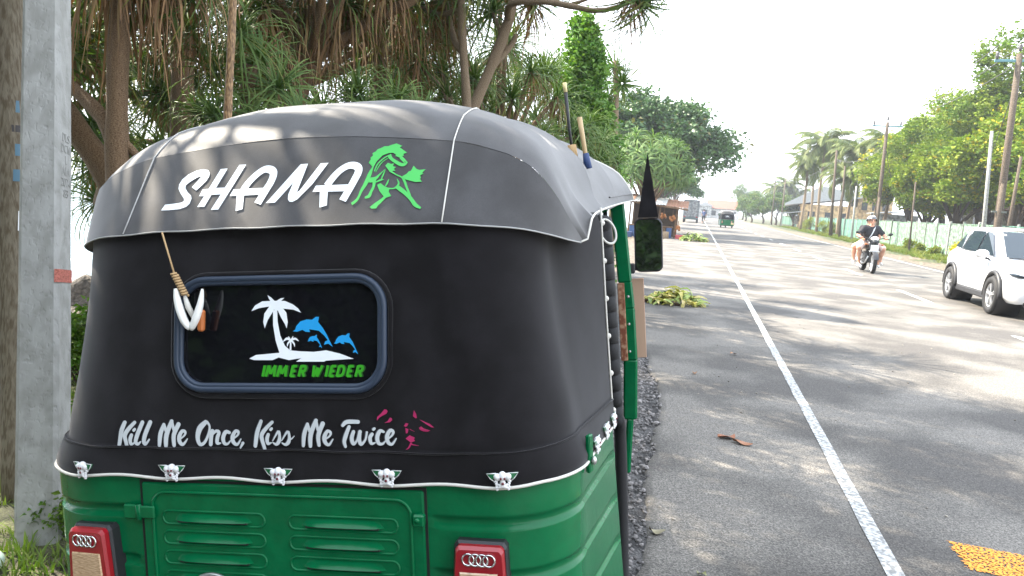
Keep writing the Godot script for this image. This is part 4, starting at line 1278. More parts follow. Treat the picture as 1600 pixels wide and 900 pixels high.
# ---------------------------------------------------------------- poles on the left
func poles_left():
	# concrete pole, square and tapering, a little out of plumb
	var a := V(-2.785, -0.24, -2.674)
	var b := V(-3.04, 2.28, -2.97)
	var d := (b - a).normalized()
	var t := thing("concrete_pole", "pale square concrete pole with stamped letters and a red painted band", "pole", a)
	var mb := MB.new()
	var H := 7.5
	var fw := V(-0.235, 0, -0.972)
	var x := d.cross(-fw).normalized()
	x = (Basis(d, deg_to_rad(11.0)) * (V(0.97, 0, -0.235))).normalized()
	x = (x - d * x.dot(d)).normalized()
	var z := x.cross(d).normalized()
	var rows := []
	var N := 60
	for i in N + 1:
		var y := H * i / N
		var w := lerpf(0.091, 0.057, y / H)
		var ch := 0.018
		var row := []
		for k in [[-1, -1, 0, 1], [-1, -1, 1, 0], [1, -1, 1, 0], [1, -1, 0, 1], [1, 1, 0, 1], [1, 1, 1, 0], [-1, 1, 1, 0], [-1, 1, 0, 1]]:
			var n := 0.0022 * gn.get_noise_2d(y * 700.0, k[0] * 40.0 + k[1] * 90.0 + k[2] * 13.0)
			row.append(d * y + x * (k[0] * (w - ch * k[2] + n)) + z * (k[1] * (w - ch * k[3] + n)))
		rows.append(row)
	mb.grid(rows, true)
	part("shaft", mb, M.concrete, t)
	# stamped letters on the right-hand face
	var face := Basis(z * -1.0, d, x)
	var txt := ["DLS", "DCM", "L", "ALA", "2074", "83"]
	for i in txt.size():
		var tm := TextMesh.new()
		var f := SystemFont.new()
		f.font_names = PackedStringArray(["Droid Sans"])
		tm.font = f
		tm.text = txt[i]
		tm.font_size = 24
		tm.pixel_size = 0.0022
		tm.depth = 0.004
		var y := 1.90 - 0.052 * i
		part("stamped_lettering", tm, M.emboss, t, d * y + x * (lerpf(0.091, 0.057, y / H) + 0.0008), face)
	mb = MB.new()
	var y0 := 1.225
	var wq := lerpf(0.091, 0.057, y0 / H) + 0.003
	var zz := wq - 0.018
	mb.q(d * y0 + x * wq + z * zz, d * y0 + x * wq - z * zz, d * (y0 + 0.06) + x * wq - z * zz, d * (y0 + 0.06) + x * wq + z * zz)
	mb.q(d * y0 + x * wq + z * zz, d * (y0 + 0.06) + x * wq + z * zz, d * (y0 + 0.06) + x * (wq - 0.0175) + z * wq, d * y0 + x * (wq - 0.0175) + z * wq)
	part("red_band", mb, M.red_mark, t)
	# old wooden pole behind it
	a = V(-3.27, -0.28, -3.0)
	t = thing("wooden_pole", "old dark brown wooden pole with torn stickers, at the left edge", "pole", a)
	var ps := []
	var rad := []
	for i in 25:
		ps.append(V(-0.118 * i * 0.3, 0.3 * i, -0.096 * i * 0.3))
		rad.append(0.078 + 0.0008 * i + 0.002 * sin(i * 2.1))
	mb = MB.new()
	mb.smooth()
	mb.tube(ps, rad, 18)
	part("shaft", mb, M.old_wood, t)
	for k in [[1.83, 0.04, 0.06, 0], [1.95, 0.05, 0.035, 1], [1.70, 0.05, 0.06, 0], [1.45, 0.03, 0.10, 2], [1.28, 0.025, 0.08, 2], [2.05, 0.03, 0.06, 0]]:
		mb = MB.new()
		mb.smooth()
		var yb: float = k[0]
		var rr2 := []
		for i in 2:
			var yy: float = yb + k[2] * i
			var row := []
			for j in 5:
				var an: float = 0.15 + k[1] / 0.11 * j * 0.30 + 0.04 * sin(yy * 90.0 + j)
				row.append(V(-0.118 * yy, yy, -0.096 * yy) + V(cos(an), 0, sin(an)) * (0.0795 + 0.0027 * yy))
			rr2.append(row)
		mb.grid(rr2)
		part("torn_sticker", mb, [M.sticker, M.sticker_dark, M.plate][k[3]], t)
	# bamboo pole
	mb = MB.new()
	mb.smooth()
	ps = []
	rad = []
	for i in 60:
		var y := 0.085 * i
		ps.append(V(-2.245 - 0.012 * y + 0.008 * sin(y * 1.3), -0.2 + y, -3.1 - 0.075 * y))
		rad.append(0.0185 + (0.0022 if i % 4 == 0 else 0.0))
	mb.tube(ps, rad, 10)
	solo("bamboo_pole", mb, M.bamboo, "thin bamboo pole standing behind the tuk-tuk roof", "pole")

# ---------------------------------------------------------------- the tuk-tuk
# Its own axes: x right, y up, z towards the rear; y = 0 at the white piping, 0.85 m above the ground.
const UPY := 0.85
var cn := FastNoiseLite.new()

func t_w(y: float) -> float:
	return tab([[-0.85, 0.655], [-0.5, 0.675], [-0.01, 0.676], [0.0, 0.679], [0.03, 0.668], [0.055, 0.655], [0.1, 0.652], [0.2, 0.632], [0.3, 0.615], [0.42, 0.600], [0.55, 0.592], [0.7, 0.585]], y)

func t_wf(y: float) -> float:
	return tab([[-0.6, 0.752], [-0.435, 0.742], [-0.03, 0.722], [0.28, 0.709], [0.58, 0.70], [0.7, 0.70]], y)

func t_zr(y: float) -> float:
	return 0.0 if y <= 0.0 else -0.123 * y

const CREASES := [[-0.27, 0.18, -0.50, 0.08, 0.0045], [-0.28, 0.20, -0.46, 0.20, 0.003], [0.28, 0.17, 0.47, 0.05, 0.0045], [0.29, 0.21, 0.49, 0.16, 0.003], [0.27, 0.45, 0.46, 0.52, 0.004], [-0.26, 0.46, -0.44, 0.53, 0.004], [0.37, 0.10, 0.40, 0.50, 0.0035], [0.44, 0.08, 0.46, 0.45, 0.003], [-0.40, 0.10, -0.38, 0.48, 0.003], [-0.1, 0.14, 0.1, 0.12, 0.0025], [0.0, 0.47, 0.25, 0.52, 0.003], [-0.36, 0.50, 0.0, 0.485, 0.0025]]

func crease(x: float, y: float) -> float:   # soft folds where the canvas pulls at the window and the corners
	var h := 0.0
	for c in CREASES:
		var a := Vector2(c[0], c[1])
		var ab := Vector2(c[2], c[3]) - a
		var u := clampf((Vector2(x, y) - a).dot(ab) / ab.length_squared(), 0.0, 1.0)
		var d := (Vector2(x, y) - a - ab * u).length() / (0.016 + 0.014 * u)
		h += c[4] * exp(-d * d) * (1.0 - 0.6 * u) * (1.0 if d < 3.0 else 0.0)
	return h

func canvas_z(x: float, y: float) -> float:
	return -0.123 * y + crease(x, y) + 0.0065 * cn.get_noise_2d(x * 75.0, y * 40.0) * smoothstep(0.0, 0.1, y) * smoothstep(0.56, 0.45, y)

# one outline of the rear half: left front edge, round the back, right front edge
func ring(y: float, off := 0.0, rc := 0.2, zf := -0.55, body := false, sag := 0.0) -> Array:
	var w := t_w(y) + off
	var wf := t_wf(y) + off
	var zr := t_zr(y) + off
	var half := []
	var n1 := 8
	for i in n1:
		var u := float(i) / n1
		half.append(V(lerpf(wf, w, u), y, lerpf(zf, zr - rc, u)))
	for i in 11:
		var an := PI / 2 * i / 10.0
		half.append(V(w - rc + rc * cos(an), y, zr - rc + rc * sin(an)))
	for i in range(1, 25):
		half.append(V((w - rc) * (1.0 - i / 24.0), y, zr))
	var out := []
	for p in half:
		out.append(V(-p.x, p.y, p.z))
	for i in range(half.size() - 2, -1, -1):
		out.append(half[i])
	return out

var dk := 0
var dmb: MB
var dsf := 0
func dbegin(sf: int):
	dmb = MB.new()
	dsf = sf
	dk = 0

func d3(x: float, y: float) -> Vector3:
	var o := 0.0009 + 0.00005 * dk
	if dsf == 1:
		var y1 := 0.771 - 0.19 * x * x
		var y0 := 0.556 - 0.03 * x * x
		return V(x, y, -0.05 - 0.136 * (y - y0) / (y1 - y0)) + V(0, 0.535, 0.845) * (o + 0.0001)
	if dsf == 2:
		return V(x, y, -0.123 * y - 0.003) + V(0, 0.122, 0.99) * o
	return V(x, y, canvas_z(x, y)) + V(0, 0.122, 0.99) * (o + 0.0001)

func dp(a: Array):
	dk += 1
	var poly := PackedVector2Array()
	for i in range(0, a.size(), 2):
		poly.append(Vector2(a[i], a[i + 1]) / 10000.0)
	var tr := Geometry2D.triangulate_polygon(poly)
	for i in range(0, tr.size(), 3):
		dmb.t(d3(poly[tr[i]].x, poly[tr[i]].y), d3(poly[tr[i + 1]].x, poly[tr[i + 1]].y), d3(poly[tr[i + 2]].x, poly[tr[i + 2]].y))

func ds(a: Array, round_ends := false, dx := 0.0, dy := 0.0):
	dk += 1
	var pts := []
	for i in range(0, a.size(), 3):
		pts.append(V(a[i] / 10000.0 + dx, a[i + 1] / 10000.0 + dy, a[i + 2] / 20000.0))
	# smooth the centre line
	var sm := []
	var n := pts.size()
	if n > 2:
		for i in n - 1:
			var p0: Vector3 = pts[maxi(i - 1, 0)]
			var p1: Vector3 = pts[i]
			var p2: Vector3 = pts[i + 1]
			var p3: Vector3 = pts[mini(i + 2, n - 1)]
			for k in 4:
				sm.append(p1.cubic_interpolate(p2, p0, p3, k / 4.0))
		sm.append(pts[n - 1])
	else:
		sm = pts
	var L := []
	var R := []
	n = sm.size()
	for i in n:
		var q: Vector3 = sm[mini(i + 1, n - 1)] - sm[maxi(i - 1, 0)]
		var nn := Vector2(-q.y, q.x).normalized() * maxf(sm[i].z, 0.0003)
		L.append(Vector2(sm[i].x, sm[i].y) + nn)
		R.append(Vector2(sm[i].x, sm[i].y) - nn)
	for i in n - 1:
		dmb.q(d3(L[i].x, L[i].y), d3(R[i].x, R[i].y), d3(R[i + 1].x, R[i + 1].y), d3(L[i + 1].x, L[i + 1].y))
	if round_ends:
		for e in [0, n - 1]:
			var c := Vector2(sm[e].x, sm[e].y)
			var s: Vector2 = L[e] - c
			for k in 6:
				var a0 := PI * k / 6.0 * (1.0 if e == 0 else -1.0)
				var a1 := PI * (k + 1) / 6.0 * (1.0 if e == 0 else -1.0)
				var p0 := c + s.rotated(a0)
				var p1 := c + s.rotated(a1)
				dmb.t(d3(c.x, c.y), d3(p0.x, p0.y), d3(p1.x, p1.y))

var wdx := 0.0
func dw(a: Array):
	ds(a, true, wdx, 0.0)

var idx := 0.0
func di(a: Array):
	ds(a, false, idx, 0.0)

func tp(called: String, mb, mat: Material, t: Node3D) -> MeshInstance3D:
	return part(called, mb, mat, t, V(0, UPY, 0))

func hoop(c: Array, n := 26) -> Array:   # half profile from the crown to the eave, mirrored
	var h := curve_pts(c, n)
	var out := []
	for i in range(n - 1, 0, -1):
		out.append(V(-h[i].x, h[i].y, h[i].z))
	out.append_array(h)
	return out

func blend_rows(a: Array, b: Array, n: int, sag: float, wob := 0.0022) -> Array:
	var rows := []
	for i in n + 1:
		var u := float(i) / n
		var row := []
		for j in a.size():
			var p: Vector3 = (a[j] as Vector3).lerp(b[j], u)
			var s := sag * 4.0 * u * (1.0 - u)
			p -= V(p.x * 0.8, 0.6, 0).normalized() * s
			p += V(0, wob * cn.get_noise_3d(p.x * 45.0, p.y * 45.0, p.z * 45.0), 0)
			row.append(p)
		rows.append(row)
	return rows

func rrect(cx: float, cy: float, hw: float, hh: float, r: float, n := 7) -> PackedVector2Array:
	var out := PackedVector2Array()
	for k in 4:
		var sx := 1.0 if k == 0 or k == 3 else -1.0
		var sy := 1.0 if k < 2 else -1.0
		for i in n:
			var an := PI / 2 * (k + float(i) / (n - 1))
			out.append(Vector2(cx + sx * (hw - r) + r * cos(an), cy + sy * (hh - r) + r * sin(an)))
	return out

func tuk_tuk():
	cn.seed = 9
	cn.frequency = 0.02
	var B := Basis(V(0.9923982, 0.1059803, -0.0625615), V(-0.1076963, 0.9938766, -0.0247156), V(0.0595590, 0.0312653, 0.9977350))
	var o := V(-0.8653066, 0.8506484, -1.4516431)
	var t := thing("tuk_tuk", "green tuk-tuk with a black canvas hood, seen from behind, parked at the roadside", "tuk-tuk", o - B * V(0, UPY, 0), B)
	# green body with pressed grooves
	var mb := MB.new()
	mb.smooth()
	var lev := [0.035, -0.02, -0.078, -0.084, -0.088, -0.108, -0.112, -0.118, -0.150, -0.196, -0.202, -0.206, -0.226, -0.230, -0.236, -0.270, -0.314, -0.320, -0.324, -0.344, -0.348, -0.354, -0.40, -0.46, -0.52, -0.56, -0.60]
	var rows := []
	for y in lev:
		var r := ring(y)
		var m := fposmod(-y - 0.086, 0.118)
		var inb := 1.0 if m < 0.0245 and y < -0.08 and y > -0.36 else 0.0
		for j in r.size():
			var k := smoothstep(0.365, 0.375, absf(r[j].x)) * smoothstep(-0.53, -0.50, r[j].z)
			var nrm := V(r[j].x * (1.0 if r[j].z < -0.18 else 0.3), 0, maxf(0.0, r[j].z + 0.25)).normalized()
			r[j] -= nrm * 0.007 * inb * k
			r[j] += nrm * 0.0012 * cn.get_noise_3d(r[j].x * 40.0, r[j].y * 40.0, r[j].z * 40.0)
		rows.append(r)
	mb.grid(rows)
	tp("body_shell", mb, M.green, t)
	# rear door
	mb = MB.new()
	mb.box(V(0.0, -0.315, -0.001), V(0.686, 0.575, 0.016), Basis(), 0.004)
	var door := tp("rear_door", mb, M.green, t)
	mb = MB.new()
	mb.box(V(0.0, -0.315, -0.004), V(0.698, 0.587, 0.012))
	tp("door_seam", mb, M.seam, t)
	mb = MB.new()
	mb.smooth()
	var path := []
	for p in rrect(0.0, -0.32, 0.314, 0.272, 0.035):
		path.append(V(p.x, p.y, 0.0085))
	mb.tube(path, 0.0042, 7, false, true)
	part("pressed_border", mb, M.green, door)
	for cx in [-0.162, 0.154]:
		for k in 4:
			var cy := -0.108 - 0.0475 * k
			mb = MB.new()
			mb.smooth()
			path = []
			for p in rrect(cx, cy, 0.128, 0.0155, 0.0152):
				path.append(V(p.x, p.y, 0.0068))
			mb.tube(path, 0.0032, 6, false, true)
			# hooded slot: rises towards its lower lip, then drops
			var hr := []
			for i in 6:
				var u := i / 5.0
				var row := []
				for j in 15:
					var s := (j - 7) / 7.0
					var e := sqrt(maxf(0.0, 1.0 - pow(absf(s), 3.0)))
					row.append(V(cx + s * (0.085 + 0.012 * u), cy + 0.010 - 0.016 * u, 0.0072 + 0.0105 * pow(u, 1.4) * e))
				hr.append(row)
			mb.grid(hr)
			part("louvre", mb, M.green, door)
			mb = MB.new()
			mb.box(V(cx, cy - 0.0072, 0.0095), V(0.172, 0.0036, 0.008))
			part("slot", mb, M.seam, door)
	# hinge and latch
	mb = MB.new()
	mb.box(V(-0.366, -0.096, 0.010), V(0.042, 0.034, 0.012), Basis(), 0.003)
	mb.box(V(-0.327, -0.096, 0.013), V(0.042, 0.030, 0.008), Basis(), 0.003)
	mb.smooth(2)
	mb.tube([V(-0.3475, -0.114, 0.014), V(-0.3475, -0.078, 0.014)], 0.007, 9)
	tp("hinge", mb, M.green, t)
	mb = MB.new()
	mb.box(V(0.335, -0.088, 0.017), V(0.026, 0.028, 0.018), Basis(), 0.004)
	mb.smooth(2)
	mb.tube([V(0.333, -0.086, 0.024), V(0.333, -0.086, 0.030)], 0.006, 10)
	tp("latch", mb, M.green, t)
	# the oval badge low on the door
	mb = MB.new()
	mb.smooth()
	path = []
	for i in 24:
		path.append(V(-0.17 + 0.055 * cos(TAU * i / 24), -0.285 + 0.047 * sin(TAU * i / 24), 0.012))
	mb.tube(path, 0.005, 6, false, true)
	mb.tube([V(-0.19, -0.249, 0.013), V(-0.17, -0.244, 0.015), V(-0.14, -0.248, 0.014), V(-0.118, -0.262, 0.012)], [0.003, 0.006, 0.005, 0.002], 6)
	tp("badge", mb, M.silver, t)
	# canvas back with its skirt
	mb = MB.new()
	mb.smooth()
	rows = []
	var ylev := [-0.012, 0.004, 0.02, 0.036, 0.048, 0.0535, 0.056, 0.062, 0.08, 0.12, 0.15]
	for i in 17:
		ylev.append(0.175 + 0.017 * i)
	ylev.append_array([0.465, 0.5, 0.525, 0.545, 0.575])
	for y in ylev:
		var r := ring(y, 0.009 if y < 0.054 else 0.003, 0.22)
		for j in r.size():
			var p: Vector3 = r[j]
			if absf(p.x) < t_w(y) - 0.20 and p.z > -0.2:
				p.z = canvas_z(p.x, y) + (0.006 if y < 0.054 else 0.0)
			else:
				p += V(signf(p.x), 0, 0.3) * 0.006 * cn.get_noise_3d(p.x * 60.0, y * 40.0, p.z * 60.0)
			if y > 0.55:
				p -= V(signf(p.x) * 0.012 if absf(p.x) > 0.3 else 0.0, 0, 0.016)
			if y < 0.0:
				p.y = y - 0.0036 * cos(p.x * TAU / 0.262) * (1.0 if absf(p.x) < 0.6 else 0.0)
			r[j] = p
		rows.append(r)
	for i in rows.size() - 1:
		for j in rows[i].size() - 1:
			var hole := true
			for p in [rows[i][j], rows[i][j + 1], rows[i + 1][j], rows[i + 1][j + 1]]:
				var e := Vector2(maxf(0.0, absf(p.x - 0.002) - 0.19), maxf(0.0, absf(p.y - 0.313) - 0.062))
				if e.length() > 0.063 or p.z < -0.2:
					hole = false
			if not hole:
				mb.q(rows[i][j], rows[i][j + 1], rows[i + 1][j + 1], rows[i + 1][j])
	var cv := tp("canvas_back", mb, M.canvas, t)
	mb = MB.new()
	mb.smooth()
	path = []
	for p in ring(0.0545, 0.0085, 0.22):
		path.append(p + V(0, 0.0015 * sin(p.x * 31.0), 0))
	mb.tube(path, 0.0022, 5)
	part("skirt_seam", mb, M.canvas, cv)
	# white piping along the skirt and the front edges
	mb = MB.new()
	mb.smooth()
	path = []
	for p in ring(-0.013, 0.011, 0.22):
		path.append(p + V(0, -0.0036 * cos(p.x * TAU / 0.262) * (1.0 if absf(p.x) < 0.6 else 0.0), 0.0))
	mb.tube(curve_pts(path, 120), 0.0036, 7)
	part("piping", mb, M.piping, cv)
	for s in [-1.0, 1.0]:
		mb = MB.new()
		mb.smooth()
		path = []
		for i in 12:
			var y := -0.012 + 0.60 * i / 11.0
			path.append(V(s * (t_wf(y) + 0.004), y, -0.555))
		mb.tube(path, 0.0026, 7)
		part("piping", mb, M.piping, cv)
		for k in 6:
			var y := 0.02 + 0.105 * k
			mb = MB.new()
			mb.smooth()
			mb.ell(V(s * (t_wf(y) + 0.006), y, -0.562), V(0.007, 0.008, 0.008), Basis(), 8, 6)
			part("snap_button", mb, M.piping, cv)
	# corner tab with its screw
	mb = MB.new()
	var cb := Basis(Vector3.UP, deg_to_rad(72.0))
	mb.box(V(0.687, 0.004, -0.195), V(0.022, 0.09, 0.012), cb, 0.003)
	tp("corner_tab", mb, M.green, t)
	mb = MB.new()
	mb.smooth()
	mb.ell(V(0.698, -0.012, -0.192), V(0.007, 0.010, 0.010), Basis(), 10, 6)
	tp("screw", mb, M.silver, t)
	# skull emblems
	for q in [[-0.485, 0.004, 35.0], [-0.252, 0.004, 0.0], [0.012, 0.003, 0.0], [0.266, 0.006, 0.0], [0.521, 0.006, -28.0]]:
		var z := 0.0175 if absf(q[0]) < 0.5 else 0.0145
		skull(t, V(q[0], q[1] + UPY, z), yaw(-q[2] * 0.5))
	for z in [-0.27, -0.40, -0.51]:
		var x := lerpf(t_w(0.0), t_wf(0.0), (z + 0.2) / -0.35) + 0.013
		skull(t, V(x, 0.006 + UPY, z), yaw(84))
	# window
	mb = MB.new()
	mb.smooth()
	path = []
	for p in rrect(0.002, 0.313, 0.2525, 0.1255, 0.068, 9):
		path.append(V(p.x, p.y, -0.123 * p.y + 0.006))
	mb.tube(path, 0.0080, 9, false, true)
	mb.smooth(3)
	path = []
	for p in rrect(0.002, 0.313, 0.2445, 0.1175, 0.060, 9):
		path.append(V(p.x, p.y, -0.123 * p.y + 0.004))
	mb.tube(path, 0.0070, 9, false, true)
	tp("window_frame", mb, M.blue_rubber, t)
	mb = MB.new()
	mb.smooth()
	path = []
	for p in rrect(0.003, 0.311, 0.266, 0.139, 0.084, 9):
		path.append(V(p.x, p.y, -0.123 * p.y + 0.001))
	mb.tube(path, 0.006, 7, false, true)
	tp("window_hem", mb, M.canvas, t)
	mb = MB.new()
	mb.prism(rrect(0.001, 0.313, 0.246, 0.119, 0.06, 7), Transform3D(Basis(V(1, 0, 0), -0.1225), V(0, 0, -0.003)), 0.004)
	var pane := tp("window_pane", mb, M.pane, t)
	dbegin(2)
	decal_island()
	part("palm_island_print", dmb, M.white_print, pane)
	dbegin(2)
	decal_dolphins()
	part("dolphin_print", dmb, M.dolphin, pane)
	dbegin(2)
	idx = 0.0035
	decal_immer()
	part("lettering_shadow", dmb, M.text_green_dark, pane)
	dbegin(2)
	dk = 14
	idx = 0.0
	decal_immer()
	part("lettering", dmb, M.text_green, pane)
	# lettering on the canvas
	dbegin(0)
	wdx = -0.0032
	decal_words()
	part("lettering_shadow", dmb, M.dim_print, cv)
	dbegin(0)
	dk = 55
	wdx = 0.0
	decal_words()
	part("lettering", dmb, M.grey_print, cv)
	dbegin(0)
	decal_kiss()
	part("kiss_print", dmb, M.magenta, cv)
	# roof
	var H0 := hoop([V(0, 0.556, -0.05), V(0.20, 0.555, -0.05), V(0.36, 0.551, -0.051), V(0.46, 0.545, -0.068), V(0.55, 0.533, -0.12), V(0.612, 0.518, -0.2), V(0.645, 0.505, -0.28), V(0.664, 0.497, -0.37)])
	var H1 := hoop([V(0, 0.771, -0.186), V(0.16, 0.765, -0.186), V(0.39, 0.742, -0.186), V(0.472, 0.721, -0.19), V(0.526, 0.702, -0.197), V(0.578, 0.668, -0.21), V(0.62, 0.610, -0.245), V(0.645, 0.555, -0.29), V(0.668, 0.50, -0.385)])
	var H1b := hoop([V(0, 0.850, -0.29), V(0.2, 0.845, -0.29), V(0.39, 0.815, -0.29), V(0.5, 0.780, -0.29), V(0.565, 0.735, -0.30), V(0.605, 0.68, -0.31), V(0.633, 0.61, -0.33), V(0.655, 0.56, -0.36), V(0.680, 0.505, -0.40)])
	var H2 := hoop([V(0, 0.893, -0.42), V(0.2, 0.889, -0.42), V(0.36, 0.864, -0.43), V(0.47, 0.830, -0.45), V(0.555, 0.782, -0.47), V(0.588, 0.734, -0.48), V(0.612, 0.685, -0.47), V(0.640, 0.62, -0.45), V(0.690, 0.560, -0.44)])
	var H3 := hoop([V(0, 0.925, -0.85), V(0.25, 0.918, -0.85), V(0.42, 0.888, -0.85), V(0.52, 0.845, -0.85), V(0.588, 0.793, -0.85), V(0.630, 0.743, -0.85), V(0.652, 0.688, -0.85), V(0.670, 0.63, -0.8), V(0.705, 0.588, -0.70)])
	var H4 := hoop([V(0, 0.93, -1.35), V(0.28, 0.922, -1.35), V(0.48, 0.885, -1.35), V(0.58, 0.838, -1.35), V(0.65, 0.78, -1.35), V(0.69, 0.72, -1.35), V(0.71, 0.665, -1.35), V(0.728, 0.627, -1.35)])
	var H5 := hoop([V(0, 0.92, -1.9), V(0.3, 0.912, -1.9), V(0.5, 0.88, -1.9), V(0.6, 0.843, -1.9), V(0.69, 0.79, -1.9), V(0.735, 0.733, -1.9), V(0.757, 0.69, -1.9), V(0.764, 0.66, -1.9)])
	var bands := [[H0, H1, 8, 0.0], [H1, H1b, 4, -0.004], [H1b, H2, 4, -0.003], [H2, H3, 6, 0.010], [H3, H4, 6, 0.009], [H4, H5, 6, 0.006]]
	mb = MB.new()
	for i in bands.size():
		mb.smooth(0 if i == 0 else (1 if i < 3 else i))
		mb.grid(blend_rows(bands[i][0], bands[i][1], bands[i][2], bands[i][3], 0.0 if i == 0 else 0.0045))
	# turned-under hem
	mb.smooth(9)
	var und := []
	for p in H0:
		und.append(p + V(-p.x * 0.03, 0.012, -0.02))
	mb.grid([H0, und])
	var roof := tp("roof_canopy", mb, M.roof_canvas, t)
	mb = MB.new()
	mb.smooth()
	path = []
	for p in H0:
		path.append(p + V(0, -0.001 + 0.0012 * sin(p.x * 37.0), 0.001))
	mb.tube(path, 0.0021, 6)
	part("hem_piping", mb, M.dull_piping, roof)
	for s in [-1.0, 1.0]:
		var e := []
		for hh in [H0, H1, H1b, H2, H3, H4, H5]:
			var p: Vector3 = hh[hh.size() - 1]
			e.append(V(p.x * s, p.y, p.z))
		mb = MB.new()
		mb.smooth()
		var ep := curve_pts(e, 50)
		mb.tube(ep, 0.0030, 6)
		part("eave_piping", mb, M.piping, roof)
		# a second fold of canvas along the eave
		mb = MB.new()
		mb.smooth()
		path = []
		for p in ep.slice(18):
			path.append(p + V(-s * 0.002, 0.030, 0.0))
		mb.tube(path, 0.003, 5)
		part("eave_fold", mb, M.roof_canvas, roof)
		# seams that run up and over
		mb = MB.new()
		mb.smooth()
		path = []
		for b in bands.slice(0, 4):
			for row in blend_rows(b[0], b[1], 5, b[3]):
				var best := 0
				for j in row.size() - 1:
					if (row[j].x - 0.391 * s) * (row[j + 1].x - 0.391 * s) <= 0.0:
						var u: float = (0.391 * s - row[j].x) / (row[j + 1].x - row[j].x)
						path.append((row[j] as Vector3).lerp(row[j + 1], u) + V(0, 0.002, 0.001))
						break
		mb.tube(path, 0.0018 if s > 0 else 0.0018, 6)
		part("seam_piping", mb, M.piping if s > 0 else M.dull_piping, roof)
	mb = MB.new()
	mb.smooth()
	mb.tube(H5, 0.0055, 6)
	part("front_piping", mb, M.piping, roof)
	dbegin(1)
	decal_shana()
	part("name_lettering", dmb, M.white_print, roof)
	dbegin(1)
	decal_horse()
	part("horse_print", dmb, M.horse_green, roof)
	# bows that carry the canvas, and the bench inside
	for zz in [-0.47, -0.86, -1.36, -1.86]:
		mb = MB.new()
		mb.smooth()
		var k := 0.93
		mb.tube(curve_pts([V(-0.64, 0.0 if zz > -0.6 else 0.62, zz), V(-0.63, 0.55, zz), V(-0.5, 0.79, zz), V(0, 0.86, zz), V(0.5, 0.79, zz), V(0.63, 0.55, zz), V(0.64, 0.0 if zz > -0.6 else 0.62, zz)], 26), 0.012, 7)
		tp("roof_bow", mb, M.black, t)
	mb = MB.new()
	mb.box(V(0, 0.06, -0.50), V(1.20, 0.52, 0.10), Basis(V(1, 0, 0), -0.12), 0.03)
	mb.box(V(0, -0.30, -0.78), V(1.20, 0.14, 0.50), Basis(), 0.03)
	tp("rear_bench", mb, M.seat, t)
	mb = MB.new()
	mb.box(V(0, 0.0, -1.32), V(0.60, 0.34, 0.07), Basis(), 0.03)
	mb.box(V(0, -0.22, -1.48), V(0.60, 0.12, 0.34), Basis(), 0.03)
	tp("driver_seat", mb, M.seat, t)
	mb = MB.new()
	mb.box(V(0, -0.60, -1.35), V(1.36, 0.05, 1.65), Basis(), 0.01)
	mb.box(V(0, -0.40, -0.60), V(1.40, 0.42, 0.04))
	tp("floor", mb, M.green, t)
	# lower tail and mudguards
	mb = MB.new()
	mb.box(V(0, -0.625, -0.05), V(1.30, 0.06, 0.10), Basis(), 0.02)
	tp("bumper", mb, M.black, t)
	# tail lamps
	for s in [-1.0, 1.0]:
		var yw := 20.0 if s < 0 else -4.0
		var root := tp("tail_lamp", lamp_back(), M.black, t)
		root.transform = Transform3D(yaw(-yw * 0.35) * Basis(V(0, 0, 1), -s * 0.025), V(0.469 if s > 0 else -0.470, UPY - 0.137, 0.004))
		mb = MB.new()
		mb.smooth(-1)
		mb.prism(PackedVector2Array([Vector2(-0.052, -0.008), Vector2(-0.046, -0.001), Vector2(-0.042, 0.0), Vector2(0.042, 0.0), Vector2(0.046, -0.001), Vector2(0.052, -0.008), Vector2(0.066, -0.24), Vector2(0.060, -0.25), Vector2(-0.060, -0.25), Vector2(-0.066, -0.24)]), Transform3D(Basis(), V(0, 0.003, 0.035)), 0.03, 0.007)
		part("red_lens", mb, M.red_plastic, root)
		mb = MB.new()
		mb.prism(PackedVector2Array([Vector2(-0.042, -0.052), Vector2(0.040, -0.052), Vector2(0.048, -0.19), Vector2(-0.049, -0.19)]), Transform3D(Basis(), V(0, 0, 0.0385)), 0.01, 0.003)
		part("clear_lens", mb, M.clear_lens, root)
		for k in 4:
			mb = MB.new()
			mb.smooth()
			path = []
			for i in 20:
				path.append(V((k - 1.5) * 0.0150 + 0.0125 * cos(TAU * i / 20), -0.023 + 0.0125 * sin(TAU * i / 20), 0.0375 + 0.0004 * k))
			mb.tube(path, 0.0021, 6, false, true)
			part("ring", mb, M.chrome, root)
	# rolled curtain, strap, rail, pillar, board on the right
	for s in [-1.0, 1.0]:
		mb = MB.new()
		mb.smooth()
		path = []
		var rad := []
		for i in 90:
			var u := i / 89.0
			path.append(V(s * lerpf(0.700, 0.732, u), 0.555 - 0.585 * u, -0.625 + 0.004 * sin(i * 0.9)))
			rad.append((0.030 - 0.010 * u) * (1.0 - 0.045 * pow(absf(sin(i * 0.40)), 8.0)))
		mb.tube(path, rad, 12)
		tp("rolled_curtain", mb, M.rubber, t)
		mb = MB.new()
		mb.smooth()
		mb.tube(curve_pts([V(s * 0.735, -0.02, -0.60), V(s * 0.738, -0.06, -0.66), V(s * 0.739, -0.3, -0.67), V(s * 0.735, -0.62, -0.66)], 20), 0.018, 9)
		tp("door_rail", mb, M.rubber, t)
		mb = MB.new()
		var pl := [V(s * 0.697, 0.66, -1.76), V(s * 0.725, 0.305, -1.76), V(s * 0.735, 0.19, -1.76), V(s * 0.742, -0.035, -1.76), V(s * 0.735, -0.30, -1.78), V(s * 0.715, -0.55, -1.80)]
		for i in pl.size() - 1:
			mb.bar(pl[i], pl[i + 1] + (pl[i + 1] - pl[i]).normalized() * 0.006, 0.060 if i < 4 else 0.03, 0.055, 0.008)
		var pil := tp("windscreen_pillar", mb, M.green, t)
		mb = MB.new()
